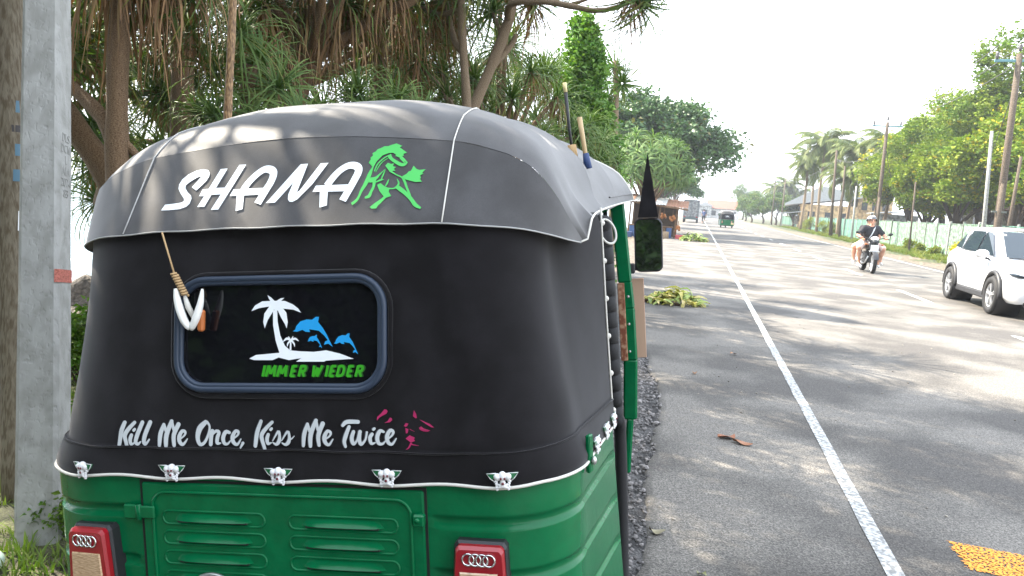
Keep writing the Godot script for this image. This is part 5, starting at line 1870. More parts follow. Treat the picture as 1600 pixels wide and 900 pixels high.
		mb.box(V(s * 0.712, 0.13, -1.728), V(0.030, 0.34, 0.012), Basis(V(0, 0, 1), 0.03 * s), 0.003)
		part("rusty_strip", mb, M.rusty, pil)
		for k in 3:
			mb = MB.new()
			mb.smooth()
			mb.ell(V(s * (0.738 + 0.001 * k), 0.24 - 0.12 * k, -1.731), V(0.006, 0.006, 0.004), Basis(), 8, 5)
			part("bolt", mb, M.silver, pil)
	mb = MB.new()
	mb.smooth()
	path = []
	for i in 30:
		var an := TAU * i / 29.0
		path.append(V(0.712 + 0.021 * sin(an) + 0.02 * (1 - cos(an)) * 0.4, 0.555 - 0.034 * (1.0 - cos(an)), -0.585 - 0.012 * sin(an)))
	mb.tube(path, 0.0032, 7)
	tp("strap_loop", mb, M.piping, t)
	mb = MB.new()
	mb.box(V(0.765, 0.135, -1.83), V(0.085, 0.355, 0.010), Basis(V(0, 0, 1), 0.02), 0.002)
	tp("brown_board", mb, M.board, t)
	# side mirrors: the right one carries a tall black cone
	for s in [-1.0, 1.0]:
		mb = MB.new()
		mb.prism(rrect(0, 0, 0.061, 0.117, 0.028, 8), Transform3D(), 0.035, 0.006)
		var mi := part("side_mirror", mb, M.black, t, V(s * 0.829, 0.459 + UPY, -1.79), yaw(1.5 * s) * Basis(V(1, 0, 0), -0.03))
		mb = MB.new()
		mb.prism(rrect(0, 0, 0.054, 0.110, 0.023, 8), Transform3D(Basis(), V(0, 0, 0.0025)), 0.002)
		part("mirror_glass", mb, M.mirror, mi)
		mb = MB.new()
		mb.smooth()
		mb.tube([V(-s * 0.11, -0.10, -0.01), V(-s * 0.055, -0.10, -0.02), V(0, -0.07, -0.03)], 0.011, 8)
		mb.flat()
		mb.box(V(-s * 0.085, -0.10, -0.012), V(0.05, 0.045, 0.04), Basis(), 0.006)
		part("mirror_arm", mb, M.black, mi)
		if s > 0:
			mb = MB.new()
			var ap := V(0.004, 0.405, -0.02)
			var bs2 := [V(-0.044, 0.121, 0.015), V(0.043, 0.121, 0.015), V(0.036, 0.121, -0.05), V(-0.036, 0.121, -0.05)]
			for k in 4:
				mb.to(bs2[k], bs2[(k + 1) % 4], ap, V(0, 0.2, -0.02))
			mb.qo(bs2[0], bs2[1], bs2[2], bs2[3], V(0, 0.2, -0.02))
			part("black_cone", mb, M.canvas, mi)
	# aerial and cane on the roof edge
	mb = MB.new()
	mb.smooth()
	mb.tube([V(0.585, 0.80, -1.0), V(0.578, 0.86, -1.0), V(0.568, 0.99, -1.0)], [0.0052, 0.0046, 0.0062], 9)
	var ae := tp("aerial", mb, M.black, t)
	mb = MB.new()
	mb.smooth()
	mb.tube([V(0.568, 0.99, -1.0), V(0.565, 1.022, -1.0)], 0.0068, 9)
	part("yellow_tip", mb, M.yellow_tip, ae)
	mb = MB.new()
	mb.smooth()
	mb.tube([V(0.589, 0.770, -1.0), V(0.584, 0.815, -1.0)], 0.015, 9)
	part("aerial_base", mb, M.rope, ae)
	mb = MB.new()
	mb.smooth()
	mb.tube([V(0.634, 0.74, -1.0), V(0.624, 0.82, -1.0), V(0.612, 0.905, -1.0)], [0.0075, 0.0075, 0.009], 9)
	var ca := tp("cane", mb, M.cane, t)
	mb = MB.new()
	mb.smooth()
	mb.tube([V(0.636, 0.735, -1.0), V(0.630, 0.785, -1.0)], [0.015, 0.010], 9)
	part("blue_wrapping", mb, M.blue_wrap, ca)
	# front: cowl, windscreen, wheels
	mb = MB.new()
	mb.smooth()
	rows = []
	for i in 9:
		var u := i / 8.0
		var row := []
		var y := lerpf(0.06, -0.58, u)
		var w := lerpf(0.66, 0.42, u * u)
		var d := lerpf(0.10, 0.42, sin(u * PI * 0.5))
		for j in 17:
			var s := (j - 8) / 8.0
			row.append(V(s * w, y, -1.76 - d * sqrt(maxf(0.0, 1.0 - s * s * 0.95)) + 0.02))
		rows.append(row)
	mb.grid(rows)
	tp("front_cowl", mb, M.green, t)
	mb = MB.new()
	mb.q(V(-0.66, 0.06, -1.80), V(0.66, 0.06, -1.80), V(0.64, 0.62, -1.74), V(-0.64, 0.62, -1.74))
	tp("windscreen", mb, M.glass, t)
	mb = MB.new()
	mb.bar(V(-0.66, 0.05, -1.79), V(0.66, 0.05, -1.79), 0.05, 0.05, 0.006)
	mb.bar(V(-0.66, 0.63, -1.74), V(0.66, 0.63, -1.74), 0.04, 0.05, 0.006)
	tp("windscreen_frame", mb, M.green, t)
	mb = MB.new()
	mb.smooth()
	mb.tube(curve_pts([V(-0.34, 0.02, -1.52), V(-0.2, 0.0, -1.62), V(0, -0.05, -1.68), V(0.2, 0.0, -1.62), V(0.34, 0.02, -1.52)], 16), 0.013, 8)
	mb.tube([V(0, -0.05, -1.68), V(0, -0.6, -1.9)], 0.03, 9)
	tp("handlebar", mb, M.black, t)
	for q in [V(-0.55, 0.205, -0.42), V(0.55, 0.205, -0.42), V(0, 0.205, -1.98)]:
		mb = MB.new()
		mb.smooth()
		var xf := Transform3D(Basis(V(0, 0, 1), PI / 2), q)
		mb.lathe(xf, [Vector2(0.13, -0.05), Vector2(0.18, -0.055), Vector2(0.2, -0.03), Vector2(0.205, 0), Vector2(0.2, 0.03), Vector2(0.18, 0.055), Vector2(0.13, 0.05), Vector2(0.13, -0.05)], 24)
		var wh := part("wheel", mb, M.rubber, t)
		mb = MB.new()
		mb.smooth()
		mb.lathe(xf, [Vector2(0.0, -0.03), Vector2(0.08, -0.03), Vector2(0.135, -0.045), Vector2(0.135, 0.045), Vector2(0.08, 0.03), Vector2(0.0, 0.03)], 20)
		part("rim", mb, M.silver, wh)
	# charm that hangs from the hem
	var tf := Transform3D(B, o)
	var ch := thing("horn_charm", "white horn charm hanging on a brown cord over the rear window", "charm", tf * V(-0.281, 0.552, -0.043), B)
	var off := V(-0.281, 0.552, -0.043)
	mb = MB.new()
	mb.smooth()
	mb.tube([V(0, 0, 0), V(0.02, -0.045, 0.012), V(0.042, -0.097, 0.024)], 0.0022, 6)
	part("cord", mb, M.rope, ch)
	mb = MB.new()
	mb.smooth()
	path = []
	for i in 90:
		var u := i / 89.0
		var an := u * TAU * 9.0
		path.append(V(0.042 + 0.026 * u, -0.095 - 0.052 * u, 0.026) + V(cos(an) * 0.0062, 0, sin(an) * 0.0062))
	mb.tube(path, 0.0030, 6)
	part("coil", mb, M.rope, ch)
	mb = MB.new()
	mb.smooth()
	mb.tube(curve_pts([V(0.046, -0.130, 0.028), V(0.052, -0.165, 0.031), V(0.066, -0.203, 0.034), V(0.080, -0.222, 0.034)], 14), [0.0045, 0.006, 0.0072, 0.008, 0.0085, 0.009, 0.0093, 0.0095, 0.0095, 0.0093, 0.009, 0.0085, 0.008, 0.006], 10)
	mb.tube(curve_pts([V(0.113, -0.132, 0.028), V(0.108, -0.165, 0.031), V(0.096, -0.200, 0.034), V(0.082, -0.224, 0.034)], 14), [0.0022, 0.004, 0.0052, 0.0062, 0.007, 0.0076, 0.0082, 0.0086, 0.009, 0.009, 0.0086, 0.008, 0.0075, 0.0055], 10)
	part("horn", mb, M.horn, ch)
	mb = MB.new()
	mb.box(V(0.103, -0.205, 0.024), V(0.016, 0.05, 0.014), Basis(V(0, 0, 1), -0.1), 0.004)
	part("amber_bead", mb, M.amber, ch)
	mb = MB.new()
	mb.smooth()
	mb.tube([V(0.066, -0.147, 0.026), V(0.074, -0.172, 0.028), V(0.09, -0.21, 0.022)], [0.004, 0.007, 0.006], 8)
	part("knot", mb, M.piping, ch)

var tail_back: ArrayMesh
func lamp_back() -> ArrayMesh:
	if tail_back == null:
		var mb := MB.new()
		mb.prism(PackedVector2Array([Vector2(-0.058, -0.002), Vector2(-0.050, 0.008), Vector2(0.050, 0.008), Vector2(0.057, -0.002), Vector2(0.070, -0.25), Vector2(-0.070, -0.25)]), Transform3D(Basis(), V(0, 0, 0.017)), 0.05, 0.006)
		tail_back = mb.done()
	return tail_back

var skull_m := []
func skull(t: Node3D, p: Vector3, bs: Basis):
	if skull_m.is_empty():
		var mb := MB.new()
		mb.smooth()
		mb.ell(V(0, 0.006, 0), V(0.0085, 0.0105, 0.008), Basis(), 12, 8)
		mb.ell(V(0, -0.006, 0.001), V(0.006, 0.007, 0.006), Basis(), 10, 6)
		for s in [-1.0, 1.0]:
			mb.tube([V(-0.011 * s, -0.009, 0.002), V(0.011 * s, -0.016, 0.003)], 0.0026, 7)
			for k in [[-0.0125, -0.0075], [-0.0115, -0.011], [0.0125, -0.0145], [0.011, -0.0185]]:
				mb.ell(V(k[0] * s, k[1], 0.002), V(0.003, 0.003, 0.003), Basis(), 7, 5)
			# the white inner half of the wing
			mb.tube(curve_pts([V(s * 0.006, 0.004, -0.001), V(s * 0.012, 0.0055, 0), V(s * 0.017, 0.005, 0)], 6), [0.006, 0.0072, 0.0075, 0.007, 0.006, 0.0035], 8)
			mb.tube([V(s * 0.010, -0.002, 0), V(s * 0.017, -0.004, 0)], [0.004, 0.002], 7)
			mb.tube([V(s * 0.012, 0.0128, 0), V(s * 0.031, 0.0125, 0), V(s * 0.024, 0.003, 0), V(s * 0.018, -0.002, 0)], 0.0011, 5)
		skull_m.append(mb.done())
		mb = MB.new()
		for s in [-1.0, 1.0]:
			mb.prism(PackedVector2Array([Vector2(s * 0.0155, 0.012), Vector2(s * 0.031, 0.0125), Vector2(s * 0.026, 0.004), Vector2(s * 0.021, -0.0005), Vector2(s * 0.017, 0.003)]), Transform3D(Basis(V(0, 1, 0), s * 0.15), V(0, 0, 0.004)), 0.004, 0.001)
		skull_m.append(mb.done())
		mb = MB.new()
		mb.smooth()
		for s in [-1.0, 1.0]:
			mb.ell(V(s * 0.0036, 0.0035, 0.0072), V(0.0022, 0.0026, 0.0018), Basis(), 8, 5)
		mb.ell(V(0, -0.0065, 0.0062), V(0.0030, 0.0030, 0.0016), Basis(), 8, 5)
		skull_m.append(mb.done())
	var s := part("skull_emblem", skull_m[0], M.skull, t, p, bs.scaled(V(1, 1, 1) * 1.08))
	part("wing", skull_m[1], M.skull_green, s)
	part("eye", skull_m[2], M.skull_eye, s)

# the printed designs, in tenths of a millimetre on the canvas: dp fills an outline, ds and dw draw a brush stroke (x, y, width)
func decal_shana():
	dp([-3093,6045,-3041,6183,-2728,6201,-2599,6222,-2556,6259,-2582,6313,-2734,6455,-2828,6566,-2855,6676,-2819,6802,-2693,6925,-2487,7014,-2320,7033,-2180,7006,-2111,6934,-2093,6835,-2126,6738,-2226,6606,-2318,6500,-2471,6589,-2380,6731,-2290,6864,-2418,6831,-2573,6731,-2659,6646,-2639,6567,-2535,6465,-2418,6383,-2371,6304,-2376,6190,-2439,6107,-2608,6058,-2876,6044])
	dp([-2141,6090,-2049,6351,-2188,6357,-2151,6515,-1991,6527,-1836,7013,-1651,7017,-1802,6538,-1563,6536,-1360,7093,-1179,7091,-1559,6007,-1752,6009,-1618,6374,-1866,6374,-1950,6088])
	ds([-1056,6459,181,-956,6661,177,-805,6838,174,-652,6941,173,-507,6934,181,-403,6866,184,-374,6749,187,-401,6597,186,-459,6448,190,-586,6109,188])
	dp([-1368,6321,-1318,6481,-539,6483,-602,6322])
	dp([-1184,6325,-996,6330,-930,5991,-1093,5951])
	dp([-373,6111,260,7023,444,7027,339,6337,398,6372,764,7020,959,7024,674,6509,496,6293,392,6168,290,6113,211,6120,157,6178,137,6290,188,6579,74,6414,-148,6113])
	ds([1051,6464,178,1160,6656,174,1296,6821,167,1465,6923,163,1618,6924,170,1731,6857,176,1748,6742,180,1706,6603,179,1660,6465,179,1514,6093,181])
	dp([728,6329,780,6473,1574,6469,1505,6311])
	dp([909,6335,1101,6332,1158,5995,992,5952])
func decal_horse():
	dp([1956,6975,1994,7064,1973,7096,2025,7147,2001,7211,2073,7250,2108,7302,2186,7330,2261,7369,2344,7367,2422,7393,2540,7426,2696,7357,2641,7322,2759,7237,2840,7184,2754,7153,2781,7115,2685,7082,2593,7139,2500,7197,2398,7191,2263,7145,2146,7004,2086,6840,2024,6916])
	ds([2582,7140,62,2705,7085,53,2800,7010,45,2883,6930,20])
	ds([2417,7148,91,2486,7050,70,2627,6955,74,2739,6896,78,2831,6891,69,2887,6951,29])
	ds([2691,7050,21,2786,6973,29,2836,6918,20])
	ds([2467,7156,17,2317,7079,29,2182,6929,33,2138,6755,25])
	ds([2420,7074,12,2294,6986,21,2209,6844,23,2175,6732,12])
	ds([2080,6871,33,2039,6697,95,2013,6566,103,1974,6436,95,1919,6307,70,1889,6179,57,1848,6085,70,1752,6002,70])
	ds([2021,6555,95,2114,6551,123,2208,6591,82,2291,6686,37,2392,6794,12])
	ds([2180,6548,82,2192,6386,65,2155,6267,65,2127,6169,82,2036,6137,45])
	ds([2227,6495,33,2340,6541,45,2409,6548,8])
	ds([2340,6541,20,2367,6662,37,2396,6773,10])
	dp([2376,6878,2424,6948,2512,6913,2570,6931,2563,6858,2639,6834,2596,6791,2644,6751,2575,6744,2530,6712,2466,6780])
	ds([2501,6758,41,2673,6652,26,2821,6580,32,2904,6485,52,2986,6331,48,3102,6128,44])
	ds([2472,6383,16,2503,6452,45,2524,6553,10])
	dp([2811,6590,2924,6657,2963,6716,3012,6724,3055,6846,3135,6766,3210,6736,3358,6749,3282,6665,3325,6649,3243,6601,3280,6559,3259,6520,3318,6453,3159,6454,2991,6501,2875,6537])
	ds([2718,6548,10,2778,6440,40,2747,6361,52,2664,6321,28,2502,6332,41])
	ds([2735,6372,81,2850,6293,92,2987,6192,84,3141,6052,79,3256,5923,83,3394,5841,39])
	dp([2272,6422,2346,6459,2451,6384,2583,6329,2578,6249,2658,6147,2544,6112,2479,6036,2431,5979,2388,5942,2361,5875,2252,5873,2200,5910,2305,6004,2411,6078,2482,6144,2355,6278])
func decal_words():
	dw([-3843,1099,86,-3946,857,105,-4000,564,96])
	dw([-3604,1092,81,-3756,944,95,-3854,796,105,-3835,671,95,-3784,495,86])
	dw([-3684,795,86,-3716,694,95,-3690,591,71,-3596,624,33])
	dw([-3629,908,71,-3601,934,66])
	dw([-3403,1095,95,-3517,843,104,-3573,655,95,-3512,594,71,-3442,647,33])
	dw([-3202,1097,104,-3316,847,108,-3360,659,99,-3311,598,71,-3219,703,38])
	dw([-2849,1051,79,-2932,832,108,-2951,574,84])
	dw([-2837,1040,61,-2798,917,70,-2759,856,47])
	dw([-2651,1126,93,-2775,814,117,-2783,567,93])
	dw([-2637,1105,61,-2602,961,70,-2573,879,46])
	dw([-2476,1056,107,-2589,817,107,-2573,581,88])
	dw([-2436,717,37,-2317,812,46,-2304,888,69,-2381,903,79,-2449,779,102,-2431,656,93,-2342,606,69,-2240,731,28])
	dw([-1785,1117,101,-1932,972,137,-1980,766,105,-1916,614,82,-1802,657,69,-1713,832,59,-1681,1016,50,-1746,1122,59])
	dw([-1611,915,100,-1637,793,100,-1642,619,91])
	dw([-1633,813,46,-1520,917,68,-1441,888,82,-1478,775,91,-1477,653,82,-1393,651,32])
	dw([-1176,892,68,-1271,905,90,-1333,778,99,-1302,656,81,-1218,638,54,-1145,710,27])
	dw([-1107,741,41,-973,834,45,-951,910,67,-1023,925,76,-1096,802,99,-1070,681,90,-971,632,63,-882,755,27])
	dw([-830,665,72,-889,559,36])
	dw([-379,1166,80,-477,913,102,-519,611,89])
	dw([-103,1150,71,-267,997,88,-366,855,97,-343,715,89,-282,545,75])
	dw([-204,868,75,-232,777,88,-210,667,71,-128,688,31])
	dw([-146,979,66,-119,1003,62])
	dw([-93,729,22,42,942,57,76,842,66,61,722,88,-5,657,66,-88,695,26])
	dw([127,739,22,272,945,57,317,826,65,295,710,87,219,655,61,136,693,26])
	dw([295,762,26,371,787,31,441,852,13])
	dw([761,1122,74,680,892,100,659,644,74])
	dw([772,1112,56,809,974,65,848,915,43])
	dw([966,1204,90,838,895,108,828,637,82])
	dw([977,1185,56,1003,1026,65,1034,938,43])
	dw([1128,1137,103,1021,878,99,1035,661,77])
	dw([1172,786,34,1293,873,43,1310,946,64,1235,971,73,1165,841,99,1187,723,86,1273,675,60,1368,801,26])
	dw([1598,1104,72,1693,1181,93,1958,1188,84])
	dw([1746,1077,76,1672,889,93,1634,751,85,1662,643,64])
	dw([1852,971,76,1810,833,93,1848,706,76,1933,786,46,2004,973,84])
	dw([2000,963,80,1987,816,88,2025,699,71,2126,799,46,2164,966,46])
	dw([2282,925,74,2233,844,87,2266,721,66,2352,741,29])
	dw([2314,1028,63,2335,1045,58])
	dw([2546,978,53,2464,995,79,2401,871,92,2427,736,79,2517,716,53,2589,782,26])
	dw([2606,798,37,2730,895,44,2769,976,65,2701,1014,73,2625,887,92,2651,753,84,2742,715,58,2837,839,26])
func decal_kiss():
	dp([2372,1210,2379,1290,2465,1366,2544,1459,2597,1453,2623,1417,2596,1367,2491,1316,2425,1272])
	dp([2544,1163,2623,1207,2675,1282,2714,1270,2728,1227,2675,1183])
	dp([3237,1460,3288,1375,3301,1290,3275,1280,3210,1325])
	dp([3352,1260,3507,1201,3597,1172,3699,1094,3635,1099,3532,1146])
	dp([3339,1070,3391,1108,3455,1060,3609,1026,3532,994,3442,999,3364,1028])
	dp([2995,1108,3041,1170,3099,1158,3067,1103,3034,1084])
	dp([3028,1066,3099,1036,3079,956,3040,943])
	dp([3033,833,3125,908,3247,855,3221,824,3247,788,3182,762,3144,756])
	ds([3156,750,52,3176,711,26,3337,686,6])
	ds([3156,737,39,3104,639,31,3039,595,8])
	ds([3129,1036,13,3238,989,6])
func decal_island():
	dp([-142,3657,-40,3655,-25,3387,40,3084,156,2851,283,2746,30,2666,-73,2968,-139,3318])
	dp([-680,3641,-591,3769,-412,3860,-181,3868,-79,3855,-104,3738,-232,3740,-488,3708])
	dp([-105,3855,149,3863,352,3778,479,3683,547,3590,353,3662,100,3689,-78,3714])
	dp([-280,4003,-182,3938,-92,3855,-194,3845,-246,3916])
	dp([136,3933,47,3923,-79,3855,-3,3825,73,3876])
	dp([-104,3738,-232,3740,-358,3578,-382,3391,-343,3245,-268,3436,-129,3645])
	dp([-53,3714,50,3503,153,3339,199,3240,223,3384,189,3594,74,3736])
	dp([-220,3869,137,3863,125,3688,-52,3639,-231,3717])
	dp([-722,2563,-556,2644,5,2689,283,2746,559,2722,859,2709,1156,2743,1477,2673,1819,2554,1501,2536,1157,2514,1108,2491,435,2492,560,2572,259,2526,6,2585,-146,2527,-606,2528])
	ds([301,2966,30,295,2753,45])
	ds([312,2971,40,205,3008,56,110,2939,13])
	ds([306,2971,40,407,3007,50,493,2953,13])
	ds([294,2966,35,231,2897,40,219,2832,10])
	ds([319,2966,35,382,2896,40,398,2827,10])
	ds([294,2978,35,245,3059,15])
	ds([311,2977,35,361,3063,15])
func decal_dolphins():
	dp([348,3174,406,3208,431,3289,531,3393,681,3437,818,3429,905,3493,980,3492,961,3377,1080,3237,1180,3075,1230,2972,1316,2822,1205,2892,1106,2869,1131,2938,1193,2972,1106,3076,981,3180,744,3217,770,3152,657,3160,582,3207,456,3162])
	dp([703,2948,724,2963,733,2999,770,3044,826,3064,877,3061,909,3089,937,3089,929,3038,974,2977,1011,2905,1030,2860,1062,2794,1020,2824,984,2814,993,2845,1016,2860,983,2906,937,2952,849,2967,859,2939,817,2942,789,2963,743,2943])
	dp([1341,2896,1375,2919,1390,2975,1450,3047,1540,3079,1623,3073,1675,3117,1720,3117,1708,3037,1780,2941,1839,2829,1869,2757,1921,2654,1854,2702,1795,2686,1810,2734,1847,2757,1795,2829,1720,2902,1578,2926,1593,2881,1526,2887,1481,2919,1406,2887])
func decal_immer():
	di([-331,2406,64,-385,2155,64])
	di([-309,2155,64,-229,2406,64])
	di([-229,2406,64,-198,2218,64])
	di([-198,2218,64,-71,2406,63])
	di([-71,2406,63,-104,2156,63])
	di([-29,2156,63,50,2406,63])
	di([50,2406,63,81,2219,63])
	di([81,2219,63,207,2406,63])
	di([207,2406,63,175,2157,63])
	di([364,2406,63,299,2157,63])
	di([361,2391,63,462,2391,63])
	di([331,2282,63,422,2282,63])
	di([302,2172,63,404,2172,63])
	di([567,2406,63,499,2158,63])
	di([563,2389,63,653,2389,62,670,2344,62,629,2282,62,539,2277,63])
	di([588,2282,62,630,2158,62])
	di([877,2406,62,848,2159,62])
	di([848,2159,62,966,2357,62])
	di([966,2357,62,943,2159,62])
	di([943,2159,62,1076,2406,62])
	di([1208,2406,62,1154,2159,62])
	di([1309,2406,61,1244,2160,62])
	di([1306,2392,61,1405,2392,61])
	di([1277,2283,62,1365,2283,61])
	di([1248,2174,62,1347,2175,61])
	di([1485,2406,61,1416,2160,61])
	di([1481,2389,61,1569,2389,61,1592,2308,61,1542,2197,61,1420,2177,61])
	di([1725,2406,61,1661,2161,61])
	di([1722,2392,61,1821,2392,61])
	di([1693,2284,61,1781,2284,61])
	di([1664,2176,61,1763,2176,61])
	di([1930,2406,61,1863,2161,61])
	di([1927,2389,61,2016,2389,61,2035,2345,61,1994,2284,61,1903,2279,61])
	di([1952,2284,61,1995,2162,61])

# ---------------------------------------------------------------- bodies: tapered bones joined smoothly and meshed as surface nets
func nets(bones: Array, cell: float, k: float, mb: MB):
	var lo := V(1e9, 1e9, 1e9)
	var hi := -lo
	for b in bones:
		var r: float = maxf(b[2], b[3]) + k + 2.0 * cell
		for e in 2:
			lo = lo.min(b[e] - V(r, r, r))
			hi = hi.max(b[e] + V(r, r, r))
	var nx := int((hi.x - lo.x) / cell) + 2
	var ny := int((hi.y - lo.y) / cell) + 2
	var nz := int((hi.z - lo.z) / cell) + 2
	var f := PackedFloat32Array()
	f.resize(nx * ny * nz)
	f.fill(1000.0)
	for b in bones:
		var a: Vector3 = b[0]
		var ab: Vector3 = b[1] - a
		var l2 := maxf(ab.length_squared(), 1e-9)
		var ra: float = b[2]
		var rb: float = b[3]
		var r := maxf(ra, rb) + k + 2.0 * cell
		var p0 := (a.min(b[1]) - V(r, r, r) - lo) / cell
		var p1 := (a.max(b[1]) + V(r, r, r) - lo) / cell
		for z in range(maxi(0, int(p0.z)), mini(nz, int(p1.z) + 1)):
			for y in range(maxi(0, int(p0.y)), mini(ny, int(p1.y) + 1)):
				for x in range(maxi(0, int(p0.x)), mini(nx, int(p1.x) + 1)):
					var p := lo + V(x, y, z) * cell - a
					var u := clampf(p.dot(ab) / l2, 0.0, 1.0)
					var d := (p - ab * u).length() - lerpf(ra, rb, u)
					var i := (z * ny + y) * nx + x
					var old := f[i]
					if old > 900.0:
						f[i] = d
					else:
						var h := maxf(k - absf(old - d), 0.0) / k
						f[i] = minf(old, d) - h * h * k * 0.25
	var vid := PackedInt32Array()
	vid.resize(nx * ny * nz)
	vid.fill(-1)
	var vs := PackedVector3Array()
	var E2 := [[0, 1], [2, 3], [4, 5], [6, 7], [0, 2], [1, 3], [4, 6], [5, 7], [0, 4], [1, 5], [2, 6], [3, 7]]
	for z in nz - 1:
		for y in ny - 1:
			for x in nx - 1:
				var i := (z * ny + y) * nx + x
				var v := [f[i], f[i + 1], f[i + nx], f[i + nx + 1], f[i + nx * ny], f[i + nx * ny + 1], f[i + nx * ny + nx], f[i + nx * ny + nx + 1]]
				var neg := 0
				for q in v:
					if q < 0.0:
						neg += 1
				if neg == 0 or neg == 8:
					continue
				var s := V(0, 0, 0)
				var n := 0
				for e in E2:
					var va: float = v[e[0]]
					var vb: float = v[e[1]]
					if (va < 0.0) != (vb < 0.0):
						var u := va / (va - vb)
						var ca := V(e[0] & 1, (e[0] >> 1) & 1, e[0] >> 2)
						var cb := V(e[1] & 1, (e[1] >> 1) & 1, e[1] >> 2)
						s += ca.lerp(cb, u)
						n += 1
				vid[i] = vs.size()
				vs.append(lo + (V(x, y, z) + s / n) * cell)
	mb.smooth()
	var st := [1, nx, nx * ny]
	for z in range(1, nz - 1):
		for y in range(1, ny - 1):
			for x in range(1, nx - 1):
				var i := (z * ny + y) * nx + x
				var inside := f[i] < 0.0
				for ax in 3:
					if inside != (f[i + st[ax]] < 0.0):
						var u: int = st[(ax + 1) % 3]
						var w: int = st[(ax + 2) % 3]
						var q := [vid[i], vid[i - u], vid[i - u - w], vid[i - w]]
						if q.min() < 0:
							continue
						if inside:
							mb.q(vs[q[0]], vs[q[3]], vs[q[2]], vs[q[1]])
						else:
							mb.q(vs[q[0]], vs[q[1]], vs[q[2]], vs[q[3]])

func both(b: Array) -> Array:   # the bone and its mirror image
	var m := V(-1, 1, 1)
	return [b, [b[0] * m, b[1] * m, b[2], b[3]]]

func add_hand(bones_out: Array, wr: Vector3, bar_dir: Vector3, s: float):
	# a palm on top of the grip, four fingers curled round it and the thumb from the inner side
	var grip := wr + V(0, -0.005, 0.075)
	bones_out.append([wr, wr.lerp(grip, 0.8) + V(0, 0.018, 0), 0.026, 0.030])
	for i in 4:
		var o := bar_dir * (-0.030 + 0.021 * i)
		var l := [0.9, 1.0, 0.97, 0.82][i] as float
		var k0 := grip + o + V(0, 0.024, 0.012)
		var k1 := grip + o + V(0, 0.012, 0.012 + 0.030 * l)
		var k2 := grip + o + V(0, -0.018 * l, 0.036 * l)
		var k3 := grip + o + V(0, -0.026 * l, 0.010)
		bones_out.append([k0, k1, 0.0105, 0.0100])
		bones_out.append([k1, k2, 0.0100, 0.0092])
		bones_out.append([k2, k3, 0.0092, 0.0082])
	var tb := wr.lerp(grip, 0.35) - bar_dir * 0.030
	bones_out.append([tb, tb + V(-s * 0.018, -0.016, 0.028), 0.012, 0.011])
	bones_out.append([tb + V(-s * 0.018, -0.016, 0.028), tb + V(-s * 0.014, -0.034, 0.050), 0.011, 0.009])

